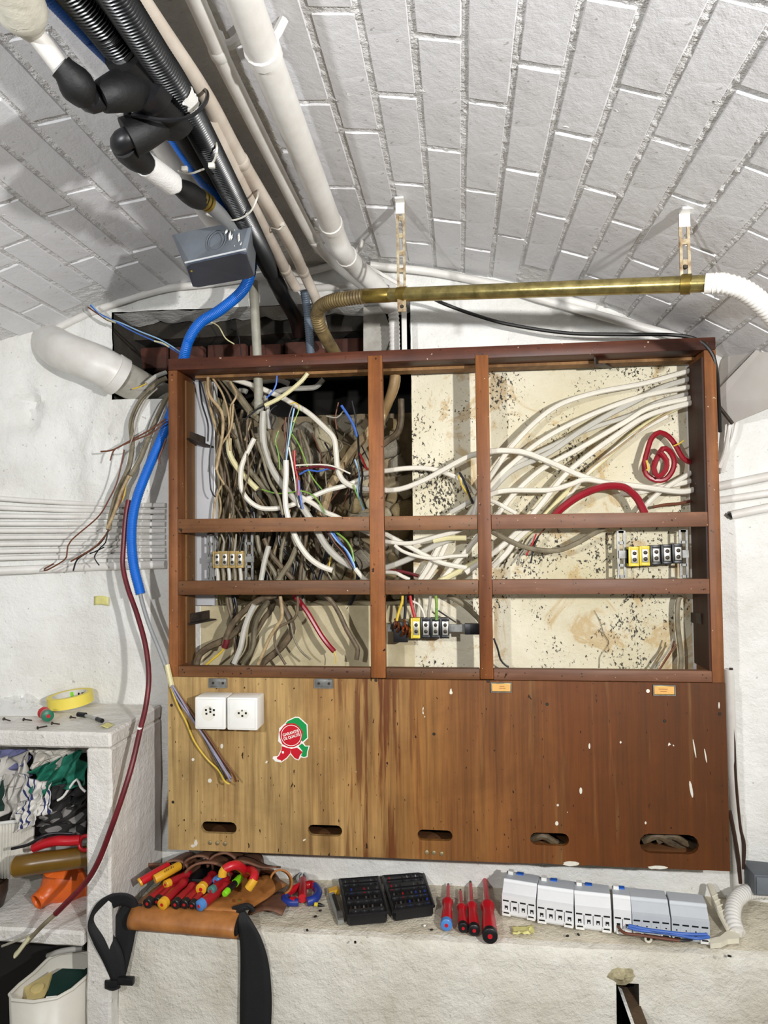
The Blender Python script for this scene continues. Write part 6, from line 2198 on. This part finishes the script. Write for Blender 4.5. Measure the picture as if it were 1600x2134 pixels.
def breaker(n, p0, p1, label, face=M_BRK, dark=True, top=M_BRKG, H=.086, lean=.030, tail=False):
    """p0, p1: ledge points under the left and right end of the front."""
    u = p1 - p0
    Wd = u.length
    u.normalize()
    back = Vector((0, 0, 1)).cross(u)
    if back.y < 0:
        back = -back
    t = tag(empty('circuit_breaker', (p0 + p1) / 2), label, 'circuit breaker', 'circuit breakers stood in a row on the ledge')
    # lies on its back: terminal end towards the viewer, then the sloping front, then the top
    prof = [(.002, 0), (.000, .004), (.000, .043), (.006, .0455), (.023, .0610), (.025, .0655), (.062, .0655), (.064, .058), (.088, .046), (.088, .0)]

    def pt(s, y, z, off=0.0):
        return p0 + u * s + back * (y + off) + Vector((0, 0, z + .002))
    g_ = .0004
    pr_ = [pt(g_, y, z) for y, z in prof]
    b = MB()
    k = len(pr_)
    end = [q + u * (Wd - 2 * g_) for q in pr_]
    b.add(pr_ + end, [tuple(range(k)), tuple(range(2 * k - 1, k - 1, -1))] + [(i, (i + 1) % k, (i + 1) % k + k, i + k) for i in range(k)])
    body = b.obj('body', face, t, smooth=False)

    def quad(s0, s1, z0, z1, m, name, par, th=.0006):
        # sits on the lower front face
        def fy(z):
            for (ya, za), (yb, zb2) in zip(prof, prof[1:]):
                if za <= z <= zb2:
                    return ya + (yb - ya) * (z - za) / max(1e-6, zb2 - za)
            return .004
        q = [pt(s0, fy(z0) - th, z0), pt(s1, fy(z0) - th, z0), pt(s1, fy(z1) - th, z1), pt(s0, fy(z1) - th, z1)]
        return MB().prism(q, back * (th + .002)).obj(name, m, par, smooth=False)
    quad(.0006, Wd - .0006, .0475, .0595, M_BRK if face is M_BRK else face, 'upper_band', body, .0008)
    q = [pt(.001, .0245, .0612), pt(Wd - .001, .0245, .0612), pt(Wd - .001, .0262, .0662), pt(.001, .0262, .0662)]
    MB().prism(q, back * .036).obj('grey_top', top, body, smooth=False)
    m_ = Wd / n
    for i in range(n):
        s = m_ * i
        quad(s + m_ * .14, s + m_ * .82, .0300, .0330, M_BLACK, 'rating_strip', body)
        if dark:
            quad(s + m_ * .34, s + m_ * .72, .013, .021, M_BLACK, 'terminal_window', body)
            quad(s + m_ * .42, s + m_ * .62, .0135, .0165, M_BRK, 'terminal_screw', body, .0010)
        else:
            quad(s + m_ * .45, s + m_ * .60, .020, .0222, M_BLACK, 'indicator', body)
            quad(s + m_ * .34, s + m_ * .66, .009, .015, M_BLACK, 'terminal_window', body)
        if i:
            quad(s - .0005, s + .0005, .010 if dark else .016, .030, M_BLACK if dark else M_BRKG, 'groove', body)
    # clip feet and top clip
    for s0 in ((.02, .26), (.74, .98)) if n > 2 else ((.15, .7),):
        q0 = pt(Wd * s0[0], -.004, .001)
        q1 = pt(Wd * s0[1], -.004, .001)
        b = MB()
        b.prism([q0, q1, q1 + Vector((0, 0, .007)), q1.lerp(q0, .2) + Vector((0, 0, .009)), q1.lerp(q0, .8) + Vector((0, 0, .009)), q0 + Vector((0, 0, .007))], back * .014)
        b.obj('clip_foot', M_WPL, t, smooth=False)
        MB().prism([q0.lerp(q1, .12) - back * .0006 + Vector((0, 0, .0055)), q0.lerp(q1, .88) - back * .0006 + Vector((0, 0, .0055)), q0.lerp(q1, .8) - back * .0006 + Vector((0, 0, .0082)), q0.lerp(q1, .2) - back * .0006 + Vector((0, 0, .0082))], back * .002).obj('clip_gap_shade', M_BLACK, t, smooth=False)  # shade in the clip gap painted as a black strip
    if face is M_BRK:
        q0 = pt(Wd * .08, .046, .066)
        MB().prism([q0, q0 + u * .011, q0 + u * .011 + back * .012, q0 + back * .012], (0, 0, .007)).obj('top_clip', M_WPL, t, smooth=False)
        q0 = pt(Wd * .33, .050, .066)
        MB().prism([q0, q0 + u * .014, q0 + u * .014 + back * .010, q0 + back * .010], (0, 0, .003)).obj('blue_button', M_BTN, t, smooth=False)
    return t


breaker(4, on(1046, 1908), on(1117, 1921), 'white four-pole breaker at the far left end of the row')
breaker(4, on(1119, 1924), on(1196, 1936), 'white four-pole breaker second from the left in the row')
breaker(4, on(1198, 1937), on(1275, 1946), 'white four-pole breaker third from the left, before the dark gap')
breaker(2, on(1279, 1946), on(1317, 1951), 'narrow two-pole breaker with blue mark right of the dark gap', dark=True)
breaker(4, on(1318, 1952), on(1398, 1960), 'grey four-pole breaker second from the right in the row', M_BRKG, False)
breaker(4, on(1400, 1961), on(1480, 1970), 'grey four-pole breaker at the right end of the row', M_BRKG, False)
# blue bridging wires
BB = 'wires bridging the breakers'
for k, (s_, m_, lab) in enumerate((('1307,1930 1330,1936 1370,1940 1410,1946 1450,1953 1476,1950', W_BLU, 'upper blue bridging wire across the grey breakers'),
                                   ('1309,1926 1345,1934 1390,1940 1430,1944 1472,1945', W_BLU, 'lower blue bridging wire across the grey breakers'),
                                   ('1286,1928 1300,1942 1330,1946 1370,1952 1415,1958', W_BRN, 'brown bridging wire below the blue ones'),
                                   ('1340,1946 1380,1952 1420,1957 1440,1955', W_BLK, 'black bridging wire below the blue ones'))):
    p = [PZ(float(t_.split(',')[0]), float(t_.split(',')[1]), ZL + (.030, .033, .020, .018)[k]) + Vector((0, -.004, 0)) for t_ in s_.split()]
    cable('bridging_wire', p, .0030, m_, lab, 'wire', BB)

# ---- odds at the right end of the ledge
M_CREAM = mat('cream_plastic', '#ded8c4', .5, var=.1)
t = tag(empty('cable_clamp', on(1510, 1950)), 'cream plastic toothed clamp bent in an angle at the right end of the breakers', 'clamp')
MB().tube(smoothpath([on(1480, 1882, .040), on(1490, 1900, .030), on(1504, 1925, .018), on(1520, 1948, .010)], .006), .0075, 8, flat=.6).obj('arm', M_CREAM, t)
b = MB()
for k in range(7):
    q0 = on(1488 + 5 * k, 1898 + 7.2 * k, .034 - .0038 * k) + Vector((0, -.006, .002))
    b.tube([q0 + Vector((-.006, 0, -.003)), q0 + Vector((.006, 0, .003))], .0016, 6)
tag(b.obj('teeth', M_CREAM, t), kind='stuff')
MB().prism([on(1478, 1966), on(1500, 1962), on(1512, 1952), on(1532, 1944), on(1541, 1950), on(1540, 1966), on(1516, 1968), on(1502, 1975), on(1480, 1977)], (0, 0, .010)).obj('foot', M_CREAM, t, smooth=False)
h_ = [on(1536, 1950, .006), on(1527, 1935, .018), on(1530, 1915, .030), on(1546, 1898, .034), on(1572, 1890, .034), on(1605, 1890, .034), on(1660, 1892, .034)]
t = tag(empty('ribbed_hose', h_[0]), 'white ribbed hose bending up from the ledge at the right edge', 'hose')
corrugated('ribbed_tube', h_, .0165, M_WPIPE, .0085, .12, parent=t)
MB().tube([h_[0] + Vector((0, 0, -.004)), h_[0] + Vector((.002, 0, .008))], .0095, 12).obj('thin_end', M_WPIPE, t)
t = tag(empty('grey_wall_box', P(1600, 1840, 1.63)), 'dark grey box on the wall at the right end of the ledge', 'box')
q0, q1 = P(1568, 1862, 1.61), P(1660, 1822, 1.61)
MB().box(q0.x, q1.x, 1.60, 1.68, q0.z, q1.z, bev=.003).obj('box_body', mat('slate_box', '#5b6066', .5), t)
MB().box(q0.x + .004, q1.x, 1.597, 1.60, q0.z + .004, q1.z - .004, bev=.001).obj('box_lid', mat('slate_lid', '#6c7278', .5), t)
t = tag(empty('wooden_lever', P(1320, 2134, 1.4)), 'broken painted board standing out of the slot in the ledge front', 'board')
pa_, pb_ = P(1303, 2066, 1.50), P(1352, 2200, 1.33)
d_ = pb_ - pa_
q = [pa_ + Vector((-.013, 0, .004)), pa_ + Vector((-.007, -.004, .004)), pa_ + Vector((.016, -.004, .004)), pa_ + Vector((.018, .006, .004)), pa_ + Vector((-.013, .010, .004))]
MB().prism(q, d_).obj('board', mat('raw_broken_wood', '#5a4630', .8, c2='#3d2f20', bump=.6), t, smooth=False)
MB().prism([pa_ + Vector((-.0135, -.001, .0045)), pa_ + Vector((-.007, -.0048, .0045)), pa_ + Vector((-.007, .0, .0045)), pa_ + Vector((-.0135, .008, .0045))], d_).obj('painted_edge', M_WALL, t, smooth=False)
# small debris
DEB = 'crumbs of debris on the ledge'
for k, (px, py, m_) in enumerate(((667, 1899, M_BLACK), (657, 1911, M_BLACK), (640, 1940, M_BLACK), (899, 1939, M_BLACK), (885, 1930, M_WPL), (740, 1965, M_BLACK), (700, 1890, M_BLACK), (1182, 1952, M_BLACK), (1205, 1949, M_BLACK), (1520, 1994, M_BLACK))):
    q0 = on(px, py, .0015)
    bm_ = stone_mesh(k + 20)
    bm_.materials.append(m_)
    o = bpy.data.objects.new('crumb', bm_)
    COL.objects.link(o)
    o.location = q0
    o.scale = (.0045, .003, .002)
    o.rotation_euler = (0, 0, k)
    tag(o, 'small %s crumb lying loose on the ledge' % ('white' if m_ is M_WPL else 'dark'), 'crumb', DEB)
t = tag(empty('ring_nut', on(1350, 1962)), 'small white plastic ring lying in front of the grey breakers', 'ring')
for (r0, m_) in ((.0065, M_CREAM),):
    c = on(1350, 1962, .0065)
    MB().tube([c + Vector((math.cos(k * .3927) * r0 * .9, -.003, math.sin(k * .3927) * r0 * .9)) for k in range(17)], .0024, 8, caps=False).obj('ring', m_, t)
    MB().lathe(c + Vector((0, -.001, 0)), (0, 1, 0), [(0, .004), (.006, .004)], 10).obj('bore', M_BLACK, t)


def scrap(name, px, py, w, m, label, h=.012, seed=1):
    c = on(px, py, .001)

    def fn(u, v):
        k = fbm((u * 2, v * 2, seed), 2)
        return c + Vector(((u - .5) * w + .002 * k, (v - .5) * w * .7, abs(.5 * h * k) + h * .3 * u))
    o = MB().grid(fn, 10, 8).obj(name, m, solid=.0006)
    tag(o, label, 'tape scrap')


scrap('tape_scrap', 1090, 1942, .045, mat('pale_yellow_tape', '#dcd68a', .5), 'crumpled pale yellow tape scrap in front of the leftmost breaker', .012, 3)

# ================================================================ things on the shelf unit at the left
def ont(px, py, h=0.0):
    return PZ(px, py, ZU + .003) + Vector((0, 0, h))


def onm(px, py, h=0.0):
    return PZ(px, py, ZM + .003) + Vector((0, 0, h))


# ---- on the top slab: tape roll, bag, stubby screwdriver, pen, screws
M_TAPE = mat('yellow_masking_tape', '#e8d55a', .5, var=.08)
c = ont(148, 1472)
t = tag(empty('tape_roll', c), 'roll of yellow masking tape lying on the top slab', 'tape roll')
R_, H_ = .052, .026
tl = Matrix.Rotation(.06, 3, 'X') @ Matrix.Rotation(-.10, 3, 'Y')


def ringprof(r0, r1, h0, h1, n=40):
    vs, fs = [], []
    pf = [(r0, h0), (r1, h0), (r1, h1), (r0, h1)]
    for k in range(n):
        a = 2 * math.pi * k / n
        for (r, h) in pf:
            vs.append(c + tl @ Vector((math.cos(a) * r, math.sin(a) * r, h)) + Vector((0, 0, .005)))
    for k in range(n):
        k2 = (k + 1) % n
        for j in range(4):
            j2 = (j + 1) % 4
            fs.append((k * 4 + j, k * 4 + j2, k2 * 4 + j2, k2 * 4 + j))
    return MB().add(vs, fs)


ringprof(.040, R_, 0, H_).obj('tape', M_TAPE, t)
ringprof(.0375, .0398, 0.0005, H_ - .0005).obj('cardboard_core', mat('white_core', '#d9d6cc', .6), t)
for k, (a0, a1, m_, h0, h1) in enumerate(((1.05, 1.35, W_BLK, .010, .018), (.75, .98, W_BLK, .010, .017), (1.9, 2.1, M_LIME, .004, .022), (.45, .62, W_BLK, .010, .016), (1.5, 1.62, W_BLK, .010, .018))):
    n_ = 6
    vs = []
    for i in range(n_):
        a = a0 + (a1 - a0) * i / (n_ - 1)
        for h in (h0, h1):
            vs.append(c + tl @ Vector((math.cos(a) * .0373, math.sin(a) * .0373, h)) + Vector((0, 0, .005)))
    MB().add(vs, [(2 * i, 2 * i + 2, 2 * i + 3, 2 * i + 1) for i in range(n_ - 1)]).obj('core_print', m_, t)

M_CLEAR = NT('clear_crinkled_film')
M_CLEAR.col((.86, .88, .88, 1))
M_CLEAR.setp(.12, 0, .8)
M_CLEAR.b.inputs['Alpha'].default_value = .75
M_CLEAR = M_CLEAR.m


def bag(name, x0, x1, y0, y1, hmax, label, seed, nu=34, nv=24):
    def fn(u, v):
        q = ont(x0 + (x1 - x0) * u, y1 + (y0 - y1) * v)
        e = min(u, 1 - u, v, 1 - v) * 4
        h = hmax * min(1, e) * (.45 + .6 * abs(fbm((u * 2.2, v * 2.2, seed), 2.2)) + .25 * abs(fbm((u, v, seed + 3), 9)))
        return q + Vector((.004 * fbm((u, v, seed + 5), 6), 0, h))
    o = MB().grid(fn, nu, nv).obj(name, M_CLEAR, angle=25)
    tag(o, label, 'plastic bag')


bag('plastic_bag', -60, 104, 1442, 1492, .030, 'flat clear plastic bag of small parts at the left of the tape roll', 2)
bag('plastic_bag', 116, 172, 1432, 1452, .040, 'crumpled clear plastic bag standing behind the tape roll', 6, 26, 18)
cbl = mat('blue_print', '#4a63a8', .5)
for k, (px, py) in enumerate(((20, 1470), (52, 1466), (78, 1474), (36, 1480), (66, 1482), (8, 1462))):
    a = ont(px, py, .004)
    o = MB().tube([a, a + Vector((.014 * math.cos(k * 2.1), .010 * math.sin(k * 2.1), .003))], .0028, 6).obj('small_bolt', M_DSTEEL if k % 2 else M_STEEL)
    tag(o, '%s small bolt inside the flat clear bag, %s from the left' % ('dark' if k % 2 else 'bright', {8: 'first', 20: 'second', 36: 'third', 52: 'fourth', 66: 'fifth', 78: 'sixth'}[px]), 'bolt', 'bolts in the clear bag')
# stubby red/green screwdriver
a, c2_ = ont(100, 1504, .013), ont(82, 1490, .013)
d = (c2_ - a).normalized()
t = tag(empty('stubby_screwdriver', a), 'stubby screwdriver with red handle and green cap on the top slab', 'screwdriver')
MB().lathe(a + d * .008, d, [(0, .0125), (.010, .0130), (.018, .0105), (.024, .0135), (.030, .0135), (.033, .009)], 14).obj('red_handle', M_RH, t)
MB().lathe(a - d * .004, d, [(0, .008), (.002, .0125), (.012, .0130)], 16).obj('green_cap', mat('green_cap', '#1f6e52', .4), t)
MB().lathe(a - d * .0045, d, [(0, .004), (.001, .0045)], 12).obj('cap_mark', M_RH, t)
# pen
t = tag(empty('pen', ont(185, 1500)), 'short black-capped clear pen lying near the corner of the top slab', 'pen')
MB().tube([ont(163, 1494, .006), ont(178, 1496, .006)], .006, 10).obj('black_clip_cap', M_BLACK, t)
MB().tube([ont(176, 1495, .005), ont(204, 1504, .005)], .0038, 10).obj('clear_barrel', mat('grey_clear_barrel', '#a9aaa2', .25), t)
MB().tube([ont(202, 1503, .005), ont(213, 1507, .005)], .0050, 10).obj('black_end', M_BLACK, t)
SCW = 'loose screws on the top slab'
for k, (x0, y0, x1, y1, lab) in enumerate(((8, 1501, 21, 1504, 'dark screw lying at the far left of the top slab'), (49, 1502, 66, 1503, 'rusty screw left of the stubby screwdriver'), (78, 1520, 98, 1515, 'rusty screw in front of the stubby screwdriver'),
                                           (108, 1510, 124, 1511, 'dark nail sticking out right of the stubby screwdriver'), (147, 1497, 158, 1498, 'small dark screw left of the pen'))):
    t = tag(empty('screw', ont(x0, y0)), lab, 'screw', SCW)
    a, b_ = ont(x0, y0, .003), ont(x1, y1, .002)
    MB().tube([a, b_], .0016, 6).obj('shank', M_DSTEEL, t)
    MB().lathe(a, b_ - a, [(0, .0038), (.0012, .0036), (.003, .0016)], 8).obj('head', M_DSTEEL, t)
scr = mat('pale_yellow_tape', '#dcd68a')
q0 = ont(222, 1512, .001)
tag(MB().grid(lambda u, v: q0 + Vector(((u - .5) * .022, (v - .5) * .03, .002 * math.sin(u * 5))), 6, 6).obj('tape_scrap', scr, solid=.0006), 'yellowed tape scrap at the corner of the top slab', 'tape scrap')
qw = P(212, 1252, YW - .006)
tag(MB().grid(lambda u, v: qw + Vector(((u - .5) * .040, -.003 * u, (v - .5) * .022 + .002 * math.sin(u * 4))), 6, 6).obj('tape_scrap', scr, solid=.0006), 'yellowed tape scrap stuck to the wall left of the cabinet', 'tape scrap')


# ---- rags crammed on the middle shelf
def m_check(name, base, line, nx, ny, wd=.06, diag=False, line2=None):
    t = NT(name)
    v = t.co('UV', (nx, ny, 1), (0, 0, .78 if diag else 0))
    s = t.n('ShaderNodeSeparateXYZ')
    t.l(v, s.inputs[0])
    fx = t.math('LESS_THAN', t.math('FRACT', s.outputs[0]), wd)
    fy = t.math('LESS_THAN', t.math('FRACT', s.outputs[1]), wd)
    f = t.math('MAXIMUM', fx, fy)
    cc = t.mix(f, srgb(base), srgb(line))
    if line2:
        fz = t.math('LESS_THAN', t.math('FRACT', t.math('MULTIPLY', s.outputs[0], 5.0)), .35)
        band = t.math('LESS_THAN', t.math('ABSOLUTE', t.math('ADD', t.math('FRACT', s.outputs[0]), -.5)), .28)
        cc = t.mix(t.math('MULTIPLY', fz, band), cc, srgb(line2))
    t.col(cc)
    t.setp(.85)
    t.bump(t.noise(500, 2, .5), .25, .001)
    return t.m


def rag(name, quad_, Y, amp, seed, m, label, nu=34, nv=34, ff=2.2):
    a, b_, c_, d_ = [P(x, y, 1.5) for x, y in quad_]
    a, b_, c_, d_ = [P(x, y, Y) for x, y in quad_]

    def fn(u, v):
        p = a.lerp(b_, u).lerp(d_.lerp(c_, u), v)
        k = fbm((u * ff, v * ff * .7, seed), 1.0)
        r = 1 - abs(2 * noise.noise(Vector((u * ff * 1.3 + v * 1.5, v * ff * .8, seed + 2)))) * 1.6
        e = fbm((u * 1.3, v * 1.3, seed + 8), 1.4)
        return p + Vector((.008 * e, -amp * (.6 * k + .8 * r), .009 * fbm((u * 1.4, v * 1.4, seed + 11), 1.2)))
    o = MB().grid(fn, nu, nv).obj(name, m, solid=.0016, uvgrid=(nu, nv), angle=180)
    tag(o, label, 'cloth')
    return o


RG = 1.50
M_VIO = mat('violet_grey_cloth', '#6d6f96', .85, c2='#5a5c80', bump=.2, bscale=400)
M_GRNC = mat('green_cloth', '#1c7a62', .85, c2='#145c4a', bump=.2, bscale=400)
M_DKC = mat('charcoal_cloth', '#2f2d2c', .85, c2='#1f1d1d', bump=.2, bscale=400)
rag('rag', ((-30, 1562), (185, 1562), (185, 1740), (-30, 1740)), 1.575, .020, 31, M_DKC, 'charcoal rags filling the back of the middle compartment')
rag('rag', ((-30, 1558), (66, 1560), (60, 1615), (-30, 1628)), 1.530, .020, 3, M_VIO, 'violet grey rag at the upper left of the middle compartment')
rag('rag', ((60, 1558), (158, 1562), (150, 1600), (72, 1610)), 1.540, .018, 5, m_check('grey_tile_check_cloth', '#cfc9bf', '#77736c', 3, 3, .05, True), 'pale rag with diagonal check at the top of the middle compartment')
rag('rag', ((66, 1600), (176, 1562), (174, 1640), (76, 1664)), 1.510, .024, 7, M_GRNC, 'dark green rag hanging at the right of the middle compartment')
rag('rag', ((8, 1575), (58, 1570), (52, 1700), (0, 1700)), 1.512, .022, 9, m_check('pale_stripe_cloth', '#cdc9c2', '#9d9a94', 2, 2, .04), 'crumpled pale rag at the left of the middle compartment')
rag('rag', ((44, 1610), (112, 1630), (104, 1700), (52, 1690)), 1.500, .016, 13, m_check('blue_stripe_tea_towel', '#dedad3', '#8d8a86', 1.5, 1.5, .03, False, '#2d3568'), 'white tea towel with dark blue stripes hanging out of the rags')
rag('rag', ((40, 1676), (92, 1652), (74, 1722), (34, 1734)), 1.488, .012, 17, m_check('blue_stripe_towel_corner', '#e2dfd8', '#b9b6b0', 1.2, 1.2, .03, False, '#2d3568'), 'white towel corner with blue stripes hanging lowest from the rags')
rag('rag', ((104, 1640), (180, 1622), (182, 1680), (108, 1690)), 1.520, .020, 19, M_DKC, 'charcoal rag with white piping right of the striped towel')
rag('rag', ((88, 1690), (182, 1668), (182, 1735), (80, 1735)), 1.515, .020, 23, m_check('dark_grey_pattern_cloth', '#7d7a77', '#262422', 3, 3, .42, True), 'grey and black patterned rag above the red tool')
rag('rag', ((-30, 1612), (16, 1612), (12, 1690), (-30, 1690)), 1.500, .012, 27, m_check('dark_green_stripe_cloth', '#16352c', '#c9c7c0', 4, 1, .12), 'dark green striped rag at the left edge of the picture')
cable('piping', pts('120,1668 132,1660 146,1640 160,1624 168,1640 178,1650', 1.495), .0028, M_WPL, 'white piping of the charcoal rag beside the green one', 'piping')
# ribbed white basket
t = tag(empty('ribbed_basket', onm(20, 1830)), 'white ribbed plastic basket at the left under the rags', 'basket')


def bask(u, v):
    a = P(-60 + 116 * u, 0, 1.50)
    top_, bot = P(-60 + 116 * u, 1722 - 14 * u, 1.50), P(-60 + 112 * u, 1830, 1.50)
    q = bot.lerp(top_, v)
    rib = .0022 * (1 if math.sin(u * 110) > 0.2 else 0)
    return q + Vector((0, .03 * max(0, u - .75) / .25 * (u > .75) - rib, 0))


MB().grid(bask, 120, 6).obj('ribbed_wall', mat('white_ribbed_plastic', '#dcd8cc', .5), t, solid=.002)
MB().tube(smoothpath([P(x, 1723 - 14 * (x + 60) / 116, 1.498) for x in (-60, -20, 20, 56)]), .004, 8).obj('rim', M_WPL, t)
# red tool handle
t = tag(empty('red_tool', P(130, 1760, 1.48)), 'glossy red tool handle with a round eye lying under the rags', 'tool')
MB().tube(smoothpath(pts('72,1766,1.47 95,1757,1.47 120,1752,1.47 145,1752,1.475 168,1750,1.48')), .013, 14, flat=.8).obj('handle', M_RH, t)
cc = P(178, 1757, 1.475)
MB().tube([cc + Vector((math.cos(k * .3491) * .014, .004 * math.sin(k * .3491), math.sin(k * .3491) * .014)) for k in range(19)], .0045, 10, caps=False).obj('eye', M_RH, t)
cable('black_lead', pts('24,1769,1.45 60,1760,1.455 85,1745,1.46 110,1737,1.47 150,1737,1.48'), .0032, W_BLK, 'black lead lying over the red tool handle')
# brown-yellow bottle
t = tag(empty('amber_bottle', P(90, 1800, 1.46)), 'olive amber plastic bottle lying on the orange funnel', 'bottle')
MB().tube(smoothpath(pts('34,1806,1.435 60,1802,1.44 100,1796,1.455 140,1791,1.47 186,1784,1.49')), .022, 16, radii=None).obj('body', mat('olive_amber_plastic', '#7a5a1c', .3, c2='#5a4013', scale=9), t)
MB().lathe(P(38, 1806, 1.436), P(28, 1808, 1.432) - P(60, 1802, 1.44), [(0, .0218), (.006, .0205), (.012, .015), (.014, .006)], 16).obj('shoulder', mat('amber_end', '#a87a1e', .25), t)
# orange funnel
M_ORG = mat('orange_plastic', '#e0641a', .35, var=.12)
t = tag(empty('orange_funnel', onm(110, 1900)), 'orange plastic funnel lying on its side on the middle shelf', 'funnel')
fa = P(140, 1830, 1.565)
fb = PZ(76, 1880, ZM + .016)
dr = (fb - fa)
MB().lathe(fa - dr.normalized() * .01, dr, [(0, .058), (.006, .058), (.03, .050), (.055, .030), (.062, .022), (dr.length, .0175), (dr.length + .01, .017)], 28, caps=False).obj('cone_and_spout', M_ORG, t, solid=.003)
MB().lathe(fa - dr.normalized() * .012, dr, [(0, .060), (.006, .061), (.010, .058)], 28, caps=False).obj('rim', M_ORG, t, solid=.003)
MB().prism([P(80, 1808, 1.47), P(122, 1806, 1.47), P(140, 1806, 1.475), P(132, 1832, 1.46), P(96, 1828, 1.458)], (0, .006, 0)).obj('grip_tab', M_ORG, t, smooth=False)
# dark pot at the edge
t = tag(empty('dark_pot', onm(-8, 1880)), 'dark brown pot cut off by the left edge of the picture', 'pot')
MB().lathe(PZ(-20, 1888, ZM + .003), (0, 0, 1), [(0, .026), (.03, .034), (.05, .035), (.052, .032), (.045, .030)], 20, caps=False).obj('pot', mat('dark_brown_glaze', '#3a2a20', .4), t, solid=.003)

# ---- white bin under the middle slab
t = tag(empty('white_bin', P(100, 2120, 1.42)), 'white plastic bin with a lip standing under the middle slab', 'bin')
M_BIN = mat('off_white_bin', '#dcd8cc', .4, var=.06)
zb0 = P(22, 2080, 1.36).z


def binrim(u):
    """outline of the bin's mouth, rounded rectangle seen from above"""
    c0, c1, c3 = PZ(22, 2078, zb0), PZ(110, 2098, zb0), PZ(120, 1988, zb0)
    return None


o_ = [PZ(x, y, zb0 + .0) for x, y in ((20, 2072), (26, 2084), (70, 2088), (118, 2080), (150, 2062), (180, 2036), (205, 2010), (200, 1990), (172, 1984), (130, 1986), (100, 1998), (70, 2028), (40, 2052))]
cen = sum(o_, Vector((0, 0, 0))) / len(o_)
n_ = len(o_)
dn = [cen + (q - cen) * .93 + Vector((0, 0, -.20)) for q in o_]
vs, fs = list(o_) + dn, [(i, (i + 1) % n_, (i + 1) % n_ + n_, i + n_) for i in range(n_)] + [tuple(range(n_, 2 * n_))]
MB().add(vs, fs).obj('bin_wall', M_BIN, t, solid=.003)
MB().tube(o_ + [o_[0], o_[1]], .0036, 8).obj('lip', M_BIN, t)
hp = smoothpath([PZ(100, 1992, zb0), PZ(118, 1985, zb0 + .012), PZ(140, 1980, zb0 + .018), PZ(172, 1976, zb0 + .02)])
MB().tube(hp, .006, 10).obj('handle', mat('grey_bin_handle', '#b9b6b0', .4), t)
t = tag(empty('yellow_container', PZ(75, 2066, zb0 - .03)), 'pale yellow container lying inside the white bin', 'container')
q = [PZ(x, y, zb0 - .012) for x, y in ((50, 2058), (108, 2024), (112, 2040), (92, 2078), (56, 2080))]
MB().prism(q, (0, 0, -.06)).obj('body', mat('pale_yellow_plastic', '#d8c486', .45), t, smooth=False)
MB().lathe(PZ(78, 2062, zb0 - .012), (0, -.2, 1), [(0, .013), (.004, .013), (.005, .010)], 18).obj('lid', mat('pale_yellow_plastic', '#d8c486'), t)
t = tag(empty('green_container', PZ(140, 2048, zb0 - .03)), 'dark green container lying inside the white bin', 'container')
q = [PZ(x, y, zb0 - .006) for x, y in ((110, 2030), (130, 2018), (176, 2020), (190, 2010), (178, 2036), (148, 2058), (112, 2076), (96, 2078))]
MB().prism(q, (0, 0, -.06)).obj('body', mat('bottle_green_plastic', '#183a34', .35), t, smooth=False)
MB().tube([PZ(96, 2080, zb0), PZ(118, 2078, zb0)], .003, 6).obj('white_edge', M_WPL, t)
# added black sheet stands in for the darkness deep in the lower compartment
tag(MB().box(-1.13, P(176, 2000, 1.42).x - .002, 1.60, 1.61, -1.44, ZM - .04).obj('shade_sheet', mat('painted_shade_black', '#1b1917', .9), None), 'added black sheet painting the shade at the back of the lower compartment', 'board')
